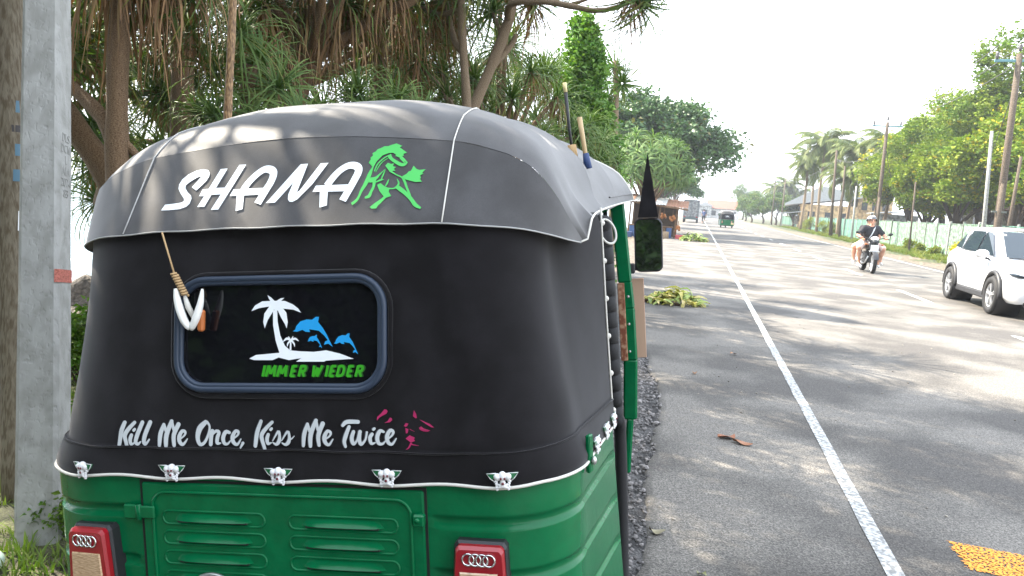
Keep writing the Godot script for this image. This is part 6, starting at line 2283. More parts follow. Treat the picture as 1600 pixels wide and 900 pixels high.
func rider(label: String, at: Vector3, bs: Basis, front: bool) -> Node3D:
	var t := thing("person", label, "person", at, bs, "")
	var dz := 0.0 if front else -0.33
	var dy := 0.0 if front else -0.01
	var hip := V(0, 0.86 + dy, -0.22 + dz)
	var chest := V(0, 1.20 + dy, -0.13 + dz)
	var neck := V(0, 1.395 + dy, -0.07 + dz)
	var sh := V(0.185, 1.335 + dy, -0.10 + dz)
	var el := V(0.385, 1.10, 0.08) if front else V(0.30, 1.08, -0.28)
	var wr := V(0.345, 1.045, 0.315) if front else V(0.20, 0.98, -0.10)
	var hj := V(0.125, 0.85 + dy, -0.20 + dz)
	var kn := V(0.335, 0.73, 0.20) if front else V(0.415, 0.74, -0.10)
	var an := V(0.265, 0.27, 0.02) if front else V(0.385, 0.34, -0.22)
	var body := [[hip, chest, 0.155, 0.165], [chest, neck - V(0, 0.09, 0), 0.16, 0.10], [neck - V(0, 0.08, 0), neck + V(0, 0.07, 0.02), 0.062, 0.056]]
	body.append_array(both([V(0.07, 1.17 + dy, -0.10 + dz), V(0.09, 1.27 + dy, -0.11 + dz), 0.12, 0.11]))
	body.append_array(both([V(0.08, 1.34 + dy, -0.09 + dz), sh, 0.075, 0.072]))
	body.append_array(both([sh, el, 0.060, 0.046]))
	body.append_array(both([el, wr, 0.044, 0.030]))
	body.append_array(both([hj, kn, 0.100, 0.064]))
	body.append_array(both([kn, kn.lerp(an, 0.35) + V(0, 0, -0.02), 0.060, 0.060]))
	body.append_array(both([kn.lerp(an, 0.35) + V(0, 0, -0.02), an, 0.060, 0.038]))
	body.append_array(both([an, an + V(0.02, -0.06, 0.10), 0.040, 0.032]))
	var mb := MB.new()
	nets(body, 0.026, 0.05, mb)
	# hands on their own finer grid
	for s in [-1.0, 1.0]:
		var hb := []
		add_hand(hb, V(wr.x * s, wr.y, wr.z), V(1, 0, -0.12 * s).normalized(), s)
		nets(hb, 0.0075, 0.008, mb)
	# head: skull, jaw, nose, brow, lips, ears
	var hc := neck + V(0, 0.155, 0.035)
	var hd := [[hc + V(0, 0.03, -0.012), hc + V(0, 0.03, 0.012), 0.082, 0.080], [hc + V(0, -0.03, 0.02), hc + V(0, -0.082, 0.045), 0.062, 0.036], [neck + V(0, 0.03, 0.005), hc + V(0, -0.04, -0.01), 0.052, 0.056],
		[hc + V(0, 0.02, 0.088), hc + V(0, -0.022, 0.108), 0.011, 0.015], [hc + V(-0.034, 0.034, 0.078), hc + V(0.034, 0.034, 0.078), 0.014, 0.014], [hc + V(-0.018, -0.056, 0.082), hc + V(0.018, -0.056, 0.082), 0.0085, 0.0085]]
	hd.append_array(both([hc + V(0.081, 0.012, -0.005), hc + V(0.085, -0.02, 0.0), 0.012, 0.009]))
	for q in range(hd.size() - 2, hd.size()):
		pass
	nets(hd, 0.009, 0.02, mb)
	part("body", mb, M.skin, t)
	# shirt and shorts over the body
	mb = MB.new()
	var shirt := [[hip + V(0, 0.0, 0), chest, 0.172, 0.180], [chest, neck - V(0, 0.085, 0), 0.175, 0.108]]
	shirt.append_array(both([V(0.07, 1.17 + dy, -0.10 + dz), V(0.09, 1.27 + dy, -0.11 + dz), 0.134, 0.124]))
	shirt.append_array(both([V(0.08, 1.335 + dy, -0.09 + dz), sh, 0.088, 0.084]))
	shirt.append_array(both([sh, sh.lerp(el, 0.62), 0.078, 0.076]))
	nets(shirt, 0.026, 0.05, mb)
	part("t_shirt", mb, M.tshirt, t)
	mb = MB.new()
	var shr := [[hip, hip + V(0, 0.07, 0.01), 0.178, 0.172]]
	shr.append_array(both([hj, hj.lerp(kn, 0.92), 0.122, 0.098]))
	nets(shr, 0.026, 0.05, mb)
	part("shorts", mb, M.shorts, t)
	for s in [-1.0, 1.0]:
		mb = MB.new()
		var a2 := V(an.x * s, an.y, an.z)
		nets([[a2 + V(0, -0.03, -0.03), a2 + V(0.02 * s, -0.075, 0.12), 0.048, 0.040], [a2 + V(0, -0.075, -0.03), a2 + V(0.02 * s, -0.085, 0.13), 0.036, 0.034]], 0.016, 0.02, mb)
		part("shoe", mb, M.plate, t)
	# helmet and glasses
	mb = MB.new()
	mb.smooth()
	var rows := []
	for i in 10:
		var th := PI * 0.60 * i / 9.0
		var row := []
		for j in 22:
			var ph := TAU * j / 22
			var u := V(sin(th) * cos(ph), cos(th), sin(th) * sin(ph))
			var y := u.y
			if u.z > 0.25 and y < 0.30:
				y = lerpf(y, 0.30, smoothstep(0.25, 0.6, u.z))
			row.append(hc + V(0, 0.035, -0.008) + V(u.x * 0.118, y * 0.125, u.z * 0.132))
		rows.append(row)
	mb.grid(rows, true)
	part("helmet", mb, M.helmet, t)
	mb = MB.new()
	mb.smooth()
	mb.ell(hc + V(0, 0.118, 0.0), V(0.070, 0.050, 0.080), Basis(), 14, 8)
	part("helmet_top", mb, M.plate, t)
	mb = MB.new()
	mb.smooth()
	for s in [-1.0, 1.0]:
		mb.ell(hc + V(0.034 * s, 0.018, 0.088), V(0.027, 0.019, 0.010), Basis(), 10, 6)
		mb.tube([hc + V(0.058 * s, 0.02, 0.08), hc + V(0.088 * s, 0.016, 0.0)], 0.004, 5)
	mb.tube([hc + V(-0.012, 0.022, 0.094), hc + V(0.012, 0.022, 0.094)], 0.004, 5)
	part("sunglasses", mb, M.black, t)
	if front:
		mb = MB.new()
		mb.smooth()
		var st := curve_pts([V(0.10, 1.40, -0.14), V(0.085, 1.40, -0.03), V(0.055, 1.30, 0.045), V(0.0, 1.15, 0.065), V(-0.08, 1.0, 0.04), V(-0.15, 0.93, -0.06)], 18)
		var L := []
		var R := []
		for p in st:
			L.append(p + V(0.02, 0.006, 0)); R.append(p - V(0.02, 0.006, 0))
		mb.grid([L, R])
		part("bag_strap", mb, M.grey_print, t)
	return t

func wheel(t: Node3D, ctr: Vector3, r: float, w: float, spokes: int, turn: Basis, called := "wheel"):
	var mb := MB.new()
	mb.smooth()
	var xf := Transform3D(turn * Basis(V(0, 0, 1), PI / 2), ctr)
	var k := r - w * 0.62
	mb.lathe(xf, [Vector2(k, -w * 0.42), Vector2(r * 0.93, -w * 0.5), Vector2(r, -w * 0.3), Vector2(r, w * 0.3), Vector2(r * 0.93, w * 0.5), Vector2(k, w * 0.42), Vector2(k, -w * 0.42)], 28)
	var wh := part(called, mb, M.rubber, t)
	mb = MB.new()
	mb.smooth()
	mb.lathe(xf, [Vector2(k, w * 0.40), Vector2(k * 0.93, w * 0.38), Vector2(k * 0.93, -w * 0.38), Vector2(k, -w * 0.40)], 28)
	mb.lathe(xf, [Vector2(0, w * 0.42), Vector2(r * 0.13, w * 0.40), Vector2(r * 0.15, w * 0.2), Vector2(r * 0.15, -w * 0.40), Vector2(0, -w * 0.42)], 12)
	mb.flat()
	for i in spokes:
		for d in [-0.13, 0.13]:
			var a0: float = TAU * i / spokes + d * 0.5
			var a1: float = TAU * i / spokes + d
			mb.bar(xf * V(cos(a0) * r * 0.12, w * 0.34, sin(a0) * r * 0.12), xf * V(cos(a1) * k * 0.96, w * 0.36, sin(a1) * k * 0.96), r * 0.055, w * 0.12, 0.0, xf.basis * V(0, 1, 0))
			if w > 0.12:
				mb.bar(xf * V(cos(a0) * r * 0.12, -w * 0.34, sin(a0) * r * 0.12), xf * V(cos(a1) * k * 0.96, -w * 0.36, sin(a1) * k * 0.96), r * 0.075, w * 0.10, 0.0, xf.basis * V(0, 1, 0))
	part("rim", mb, M.alloy if w > 0.05 else M.silver, wh)
	if w > 0.15:
		mb = MB.new()
		mb.lathe(xf, [Vector2(0, 0.0), Vector2(k * 0.93, 0.0), Vector2(k * 0.93, 0.02), Vector2(0, 0.02)], 20)
		part("brake", mb, M.black, wh)

func stall_and_goods():
	var o := V(-2.3, gh(-2.3, -41.0), -41.0)
	var t := thing("roadside_stall", "open roadside stall with a rusty tin roof on wooden posts, under the round tree", "stall", o)
	var mb := MB.new()
	for q in [[-1.25, 1.0, 1.75], [1.15, 1.0, 1.55], [-1.25, -1.3, 2.0], [1.15, -1.3, 1.9], [0.3, 1.05, 1.65]]:
		mb = MB.new()
		mb.bar(V(q[0], -0.1, q[1]), V(q[0] + 0.04, q[2] + 0.1, q[1]), 0.085, 0.085, 0.01)
		part("post", mb, M.wood, t)
	for k in 6:
		mb = MB.new()
		var rows := []
		mb.smooth()
		for i in 2:
			var row := []
			for j in 15:
				var u := j / 14.0
				row.append(V(-1.65 + 0.56 * k + 0.60 * u, 2.30 - 0.40 * i - 0.05 * k + 0.018 * sin(u * TAU * 4) + 0.012 * (k % 2), -1.8 + 3.25 * i + 0.12 * sin(k * 2.3)))
			rows.append(row)
		mb.grid(rows)
		part("roof_sheet", mb, [M.tin_rust, M.tin, M.tin_rust, M.white_wall, M.tin_rust, M.tin_rust][k], t)
	mb = MB.new()
	mb.box(V(-0.1, 0.62, 0.75), V(2.3, 0.06, 0.75), Basis(), 0.01)
	part("counter", mb, M.wood, t)
	for k in 7:
		mb = MB.new()
		mb.box(V(-1.05 + 0.32 * k, 0.31, 1.08), V(0.27, 0.60, 0.03), Basis(V(0, 0, 1), 0.02 * (k % 3 - 1)))
		part("counter_board", mb, M.wood if k % 3 else M.blue_plastic, t)
	mb = MB.new()
	mb.box(V(0, 0.95, -1.35), V(2.4, 1.9, 0.04))
	part("back_wall", mb, M.bark_dark, t)
	mb = MB.new()
	mb.bar(V(-1.6, 1.86, 1.42), V(1.75, 1.58, 1.42), 0.09, 0.09, 0.01)
	mb.bar(V(-1.6, 2.22, -1.7), V(1.75, 1.95, -1.7), 0.09, 0.09, 0.01)
	part("roof_beam", mb, M.wood, t)
	# goods, each bunch a thing of its own
	rng.seed = 91
	var lab := ["bunch of orange king coconuts at the stall's road end", "bunch of orange coconuts hanging left of the road end bunch", "orange coconuts heaped on the stall counter", "lowest bunch of orange coconuts by the stall's corner post"]
	var pos := [V(1.0, 1.12, 1.12), V(0.55, 1.2, 1.15), V(0.1, 0.75, 0.8), V(1.3, 0.55, 0.9)]
	for k in 4:
		mb = MB.new()
		mb.smooth()
		for i in 13:
			var d := rdir() * V(0.13, 0.13, 0.11)
			mb.ell(d, V(0.062, 0.08, 0.062), Basis.from_euler(d * 5.0), 9, 7)
		var c := solo("coconut_bunch", mb, M.orange_fruit, lab[k], "coconuts", "orange coconuts at the stall")
		c.position = o + pos[k]
		mb = MB.new()
		mb.tube([V(0, 0.1, 0), V(0.02, 0.42, 0)], 0.02, 6)
		part("stalk", mb, M.wood, c)
	for a in [[0.15, 0.0, 1.5, "dark blue plastic barrel before the stall counter", 0.27, 0.62], [-0.65, 0.0, 1.55, "dark blue barrel left of the other one at the stall", 0.25, 0.56]]:
		mb = MB.new()
		mb.smooth()
		mb.lathe(Transform3D(), [Vector2(0, 0), Vector2(a[4] * 0.9, 0), Vector2(a[4], 0.06), Vector2(a[4] * 0.97, a[5] * 0.3), Vector2(a[4] * 1.03, a[5] * 0.33), Vector2(a[4] * 0.98, a[5] * 0.66), Vector2(a[4] * 1.03, a[5] * 0.69), Vector2(a[4], a[5] * 0.95), Vector2(a[4] * 0.85, a[5]), Vector2(0, a[5])], 16)
		var b := solo("barrel", mb, M.blue_plastic, a[3], "barrel", "barrels at the stall")
		b.position = o + V(a[0], a[1] - 0.02, a[2])
		mb = MB.new()
		mb.smooth()
		mb.tube([V(-0.1, a[5], 0), V(-0.06, a[5] + 0.06, 0), V(0.06, a[5] + 0.06, 0), V(0.1, a[5], 0)], 0.012, 6)
		part("handle", mb, M.blue_plastic, b)
	mb = MB.new()
	mb.smooth()
	mb.lathe(Transform3D(), [Vector2(0, 0), Vector2(0.19, 0), Vector2(0.16, 0.2), Vector2(0.165, 0.42), Vector2(0, 0.43)], 11)
	var s := solo("wooden_stump", mb, M.bark_pale, "cut wooden stump standing before the stall's barrels", "stump")
	s.position = o + V(0.75, -0.02, 1.75)
	for k in 3:
		mb = MB.new()
		mb.box(V(0, 0.14, 0), V(0.44, 0.28, 0.34), Basis(), 0.02)
		var c := solo("crate", mb, [M.red_cloth, M.wood, M.cloth_blue][k], ["dull red box on the ground at the stall's road end", "brown wooden box on the stall counter", "dark cloth bundle on the ground left of the barrels"][k], ["box", "box", "bundle"][k])
		c.position = o + [V(1.45, -0.02, 1.2), V(-0.6, 0.65, 0.75), V(-1.2, -0.02, 1.45)][k]

func white_car():
	var t := thing("white_car", "white crossover car with black wheel arches, coming along the right lane", "car", V(6.22, 0, -16.38), yaw(-1.5))
	var mb := MB.new()
	mb.smooth()
	# body: stations from nose to tail, half outlines from sill to bonnet line
	var stn := [[2.16, 0.55, 0.36, 0.72, 0.40], [2.12, 0.74, 0.30, 0.76, 0.55], [1.98, 0.84, 0.27, 0.83, 0.68], [1.70, 0.885, 0.26, 0.90, 0.74], [1.30, 0.90, 0.26, 0.955, 0.78], [1.0, 0.90, 0.26, 0.985, 0.80], [0.5, 0.895, 0.26, 1.0, 0.82], [-0.3, 0.895, 0.26, 1.02, 0.82], [-1.0, 0.90, 0.26, 1.04, 0.82], [-1.5, 0.90, 0.27, 1.06, 0.80], [-1.9, 0.86, 0.30, 1.06, 0.74], [-2.10, 0.76, 0.36, 1.0, 0.62], [-2.14, 0.6, 0.42, 0.92, 0.48]]
	var rows := []
	for s in stn:
		var half := []
		var w: float = s[1]
		var yb: float = s[2]
		var yt: float = s[3]
		half = [V(w - 0.10, yb, s[0]), V(w - 0.01, yb + 0.10, s[0]), V(w, lerpf(yb, yt, 0.40), s[0]), V(w - 0.012, lerpf(yb, yt, 0.58), s[0]), V(w - 0.004, lerpf(yb, yt, 0.72), s[0]), V(w - 0.035, lerpf(yb, yt, 0.90), s[0]), V(s[4], yt, s[0]), V(s[4] * 0.6, yt + 0.03, s[0]), V(0, yt + 0.04, s[0])]
		var row := []
		for p in half:
			row.append(V(-p.x, p.y, p.z))
		for i in range(half.size() - 2, -1, -1):
			row.append(half[i])
		rows.append(row)
	mb.grid(rows)
	for e in [0, rows.size() - 1]:
		for i in range(1, 16):
			mb.t(rows[e][0], rows[e][i], rows[e][i + 1])
	part("body", mb, M.car_white, t)
	# cabin
	mb = MB.new()
	mb.smooth()
	var base := [V(0.76, 0.97, 1.16), V(0.81, 1.0, 0.4), V(0.815, 1.03, -0.5), V(0.80, 1.05, -1.3), V(0.70, 1.06, -1.98)]
	var top := [V(0.60, 1.50, 0.28), V(0.625, 1.545, -0.1), V(0.63, 1.56, -0.6), V(0.61, 1.54, -1.1), V(0.57, 1.48, -1.55)]
	rows = []
	for k in 4:
		var u := k / 3.0
		var row := []
		for i in 5:
			row.append((base[i] as Vector3).lerp(top[i], u) + V(0.012 * sin(u * PI), 0, 0))
		for i in range(4, -1, -1):
			var p: Vector3 = (base[i] as Vector3).lerp(top[i], u)
			row.append(V(-p.x - 0.012 * sin(u * PI), p.y, p.z))
		rows.append(row)
	mb.grid(rows, true)
	mb.smooth(1)
	rows = []
	for i in 5:
		rows.append([top[i], V(top[i].x * 0.5, top[i].y + 0.03, top[i].z), V(-top[i].x * 0.5, top[i].y + 0.03, top[i].z), V(-top[i].x, top[i].y, top[i].z)])
	mb.grid(rows)
	part("cabin", mb, M.car_white, t)
	# glass: windscreen, side windows, rear window, set just proud
	var g := func(called: String, pts: Array, n: Vector3):
		var m2 := MB.new()
		var q := []
		for p in pts:
			q.append(p + n * 0.024)
		m2.q(q[0], q[1], q[2], q[3])
		part(called, m2, M.dark_glass, t)
	g.call("windscreen", [V(-0.70, 1.015, 1.09), V(0.70, 1.015, 1.09), V(0.575, 1.475, 0.33), V(-0.575, 1.475, 0.33)], V(0, 0.85, 0.5))
	g.call("rear_window", [V(-0.62, 1.12, -1.94), V(0.62, 1.12, -1.94), V(0.53, 1.44, -1.59), V(-0.53, 1.44, -1.59)], V(0, 0.6, -0.8))
	for s in [-1.0, 1.0]:
		g.call("side_window", [V(s * 0.795, 1.04, 0.82), V(s * 0.803, 1.06, -0.08), V(s * 0.665, 1.48, -0.08), V(s * 0.655, 1.46, 0.20)], V(s, 0.3, 0))
		g.call("side_window", [V(s * 0.803, 1.07, -0.16), V(s * 0.802, 1.08, -1.02), V(s * 0.668, 1.475, -0.92), V(s * 0.665, 1.48, -0.16)], V(s, 0.3, 0))
		g.call("side_window", [V(s * 0.80, 1.09, -1.08), V(s * 0.765, 1.12, -1.62), V(s * 0.655, 1.43, -1.30), V(s * 0.668, 1.47, -1.0)], V(s, 0.3, 0))
		# arches and sills
		for zc in [1.26, -1.30]:
			mb = MB.new()
			mb.smooth()
			var path := []
			for i in 17:
				var a := PI * (-0.04 + 1.08 * i / 16.0)
				path.append(V(s * 0.905, 0.36 + 0.405 * sin(a), zc + 0.405 * cos(a)))
			mb.tube(path, 0.042, 8)
			mb.smooth(1)
			mb.lathe(Transform3D(Basis(V(0, 0, 1), PI / 2), V(s * 0.72, 0.36, zc)), [Vector2(0, 0.184), Vector2(0.40, 0.184), Vector2(0.40, -0.184), Vector2(0, -0.184)], 22)
			part("wheel_arch", mb, M.black, t)
			wheel(t, V(s * 0.85, 0.345, zc), 0.345, 0.21, 5, yaw(0.0))
		mb = MB.new()
		mb.box(V(s * 0.875, 0.30, -0.02), V(0.06, 0.12, 1.75), Basis(), 0.02)
		part("sill", mb, M.black, t)
		mb = MB.new()
		mb.box(V(s * 0.885, 0.375, -0.02), V(0.03, 0.015, 1.7), Basis(), 0.004)
		part("sill_trim", mb, M.silver, t)
		mb = MB.new()
		mb.smooth()
		mb.ell(V(s * 0.985, 1.06, 0.72), V(0.125, 0.085, 0.075), Basis(V(0, 0, 1), -0.12 * s), 14, 9)
		var mi := part("side_mirror", mb, M.car_white, t)
		mb = MB.new()
		mb.box(V(s * 0.90, 0.985, 0.70), V(0.12, 0.04, 0.07), Basis(V(0, 0, 1), 0.3 * s), 0.01)
		part("mirror_stem", mb, M.black, mi)
		# headlamp: a slim strip that wraps round the corner
		mb = MB.new()
		mb.smooth()
		var hp := curve_pts([V(s * 0.34, 0.735, 2.135), V(s * 0.60, 0.75, 2.115), V(s * 0.78, 0.765, 2.04), V(s * 0.865, 0.775, 1.86)], 14)
		mb.tube(hp, [0.018, 0.024, 0.028, 0.03, 0.032, 0.033, 0.033, 0.034, 0.034, 0.034, 0.032, 0.03, 0.026, 0.018], 8)
		var hl := part("headlight", mb, M.dark_glass, t)
		mb = MB.new()
		mb.smooth()
		var dl := []
		for p in hp.slice(1, 12):
			dl.append(p + V(s * 0.004, 0.012, 0.022))
		mb.tube(dl, 0.010, 6)
		part("light_strip", mb, M.alloy, hl)
		mb = MB.new()
		mb.box(V(s * 0.66, 0.46, 2.09), V(0.26, 0.07, 0.06), yaw(s * 26), 0.015)
		part("fog_lamp", mb, M.black, t)
		mb = MB.new()
		mb.box(V(s * 0.905, 0.84, 0.05), V(0.02, 0.03, 0.16), Basis(), 0.008)
		part("door_handle", mb, M.car_white, t)
		for zc in [-0.12, 0.98, -1.05]:
			mb = MB.new()
			mb.bar(V(s * 0.8985, 0.42, zc), V(s * 0.868, 0.94, zc + 0.02), 0.006, 0.006)
			part("panel_gap", mb, M.seam, t)
	mb = MB.new()
	mb.box(V(0, 0.30, 2.06), V(1.36, 0.12, 0.16), Basis(), 0.04)
	part("lower_bumper", mb, M.black, t)
	mb = MB.new()
	mb.box(V(0, 0.50, 2.13), V(0.78, 0.17, 0.06), Basis(), 0.02)
	part("grille", mb, M.black, t)
	mb = MB.new()
	mb.box(V(0, 0.50, 2.165), V(0.50, 0.11, 0.012), Basis(), 0.003)
	part("number_plate", mb, M.plate, t)
	mb = MB.new()
	mb.smooth()
	mb.tube([V(-0.5, 1.005, 1.115), V(0.1, 1.015, 1.125)], 0.009, 6)
	part("wiper", mb, M.black, t)
	# papers behind the windscreen
	mb = MB.new()
	mb.q(V(-0.60, 1.425, 0.46), V(-0.535, 1.425, 0.46), V(-0.53, 1.455, 0.41), V(-0.595, 1.455, 0.41))
	var wn := V(0, 0.85, 0.5) * 0.02
	mb.q(V(-0.24, 1.24, 0.72) + wn, V(0.02, 1.24, 0.72) + wn, V(0.02, 1.40, 0.455) + wn, V(-0.22, 1.40, 0.455) + wn)
	part("windscreen_paper", mb, M.white_wall, t)

func motorcycle_and_people():
	var at := V(5.16, 0, -24.75)
	var bs := yaw(0.5)
	var t := thing("motorcycle", "dark motorcycle with a white number plate and two mirrors, ridden along the right lane", "motorcycle", at, bs)
	wheel(t, V(0, 0.31, 0.68), 0.31, 0.11, 6, yaw(-3))
	wheel(t, V(0, 0.31, -0.68), 0.31, 0.13, 6, yaw(0))
	var mb := MB.new()
	mb.smooth()
	for s in [-1.0, 1.0]:
		mb.tube([V(s * 0.085, 0.31, 0.68), V(s * 0.09, 0.62, 0.57), V(s * 0.095, 0.95, 0.44)], [0.022, 0.026, 0.024], 8)
	part("fork", mb, M.engine, t)
	mb = MB.new()
	mb.smooth()
	var rows := []
	for i in 11:
		var a := lerpf(0.35, 2.5, i / 10.0)
		var row := []
		for j in 5:
			var u := (j - 2) / 2.0
			row.append(V(u * 0.075, 0.31 + (0.345 - 0.02 * u * u) * sin(a), 0.68 + (0.345 - 0.02 * u * u) * cos(a)))
		rows.append(row)
	mb.grid(rows)
	part("front_mudguard", mb, M.engine, t)
	mb = MB.new()
	nets([[V(0, 0.84, 0.25), V(0, 0.88, 0.02), 0.13, 0.14], [V(0, 0.88, 0.02), V(0, 0.80, -0.12), 0.13, 0.09]], 0.03, 0.05, mb)
	part("fuel_tank", mb, M.helmet, t)
	mb = MB.new()
	mb.box(V(0, 0.79, -0.42), V(0.26, 0.09, 0.66), Basis(V(1, 0, 0), 0.06), 0.03)
	part("seat", mb, M.seat, t)
	mb = MB.new()
	mb.box(V(0, 0.46, 0.08), V(0.30, 0.34, 0.38), Basis(), 0.04)
	mb.box(V(0, 0.66, 0.14), V(0.22, 0.16, 0.24), Basis(V(1, 0, 0), 0.3), 0.02)
	for k in 5:
		mb.box(V(0, 0.60 + 0.028 * k, 0.15), V(0.26, 0.010, 0.26))
	part("engine", mb, M.engine, t)
	mb = MB.new()
	mb.smooth()
	mb.tube(curve_pts([V(-0.08, 0.5, 0.28), V(-0.14, 0.30, 0.22), V(-0.16, 0.26, -0.1), V(-0.19, 0.36, -0.72)], 14), [0.022, 0.022, 0.022, 0.022, 0.022, 0.022, 0.03, 0.042, 0.048, 0.05, 0.05, 0.05, 0.05, 0.045], 9)
	part("exhaust", mb, M.silver, t)
	mb = MB.new()
	nets([[V(0, 0.98, 0.50), V(0, 0.93, 0.56), 0.085, 0.075], [V(-0.06, 1.0, 0.46), V(0.06, 1.0, 0.46), 0.07, 0.07]], 0.025, 0.04, mb)
	var hl := part("headlight_cowl", mb, M.engine, t)
	mb = MB.new()
	mb.smooth()
	mb.ell(V(0, 1.03, 0.545), V(0.105, 0.075, 0.05), Basis(), 14, 8)
	part("headlight", mb, M.plate, hl)
	mb = MB.new()
	mb.q(V(-0.10, 0.90, 0.60), V(0.10, 0.90, 0.60), V(0.13, 0.98, 0.57), V(-0.13, 0.98, 0.57))
	part("visor", mb, M.black, hl)
	mb = MB.new()
	mb.box(V(0, 0.76, 0.63), V(0.21, 0.17, 0.012), Basis(V(1, 0, 0), -0.15), 0.003)
	part("number_plate", mb, M.plate, t)
	mb = MB.new()
	mb.box(V(0, 0.655, 0.66), V(0.30, 0.035, 0.02), Basis(), 0.006)
	part("plate_holder", mb, M.silver, t)
	mb = MB.new()
	mb.smooth()
	mb.tube(curve_pts([V(-0.40, 1.035, 0.37), V(-0.25, 1.05, 0.41), V(0, 1.0, 0.46), V(0.25, 1.05, 0.41), V(0.40, 1.035, 0.37)], 20), 0.014, 7)
	for s in [-1.0, 1.0]:
		mb.tube([V(s * 0.30, 1.035, 0.395), V(s * 0.43, 1.03, 0.36)], 0.019, 8)
	part("handlebar", mb, M.black, t)
	for s in [-1.0, 1.0]:
		mb = MB.new()
		mb.smooth()
		mb.tube([V(s * 0.28, 1.05, 0.40), V(s * 0.36, 1.14, 0.40), V(s * 0.42, 1.17, 0.38)], 0.008, 6)
		mb.ell(V(s * 0.45, 1.185, 0.37), V(0.075, 0.042, 0.02), Basis(V(0, 0, 1), s * 0.25), 12, 8)
		part("mirror", mb, M.black, t)
		mb = MB.new()
		mb.smooth()
		mb.tube([V(s * 0.14, 0.86, 0.50), V(s * 0.21, 0.86, 0.50)], 0.012, 6)
		mb.ell(V(s * 0.23, 0.86, 0.50), V(0.04, 0.028, 0.03), Basis(), 9, 6)
		part("indicator", mb, M.amber, t)
		mb = MB.new()
		mb.tube([V(s * 0.1, 0.22, -0.0), V(s * 0.3, 0.21, -0.0)], 0.014, 6)
		mb.tube([V(s * 0.1, 0.30, -0.30), V(s * 0.44, 0.28, -0.24)], 0.012, 6)
		part("foot_peg", mb, M.black, t)
	mb = MB.new()
	mb.smooth()
	for s in [-1.0, 1.0]:
		mb.tube([V(s * 0.12, 0.31, -0.68), V(s * 0.11, 0.40, -0.2)], 0.022, 7)
		mb.tube([V(s * 0.13, 0.36, -0.66), V(s * 0.12, 0.72, -0.50)], 0.03, 7)
	part("swing_arm", mb, M.black, t)
	rider("person in a black t-shirt, helmet and sunglasses steering the motorcycle, a strap across the chest", at, bs, true)
	rider("person riding pillion, mostly hidden behind the steering rider, one pale leg showing", at, bs, false)

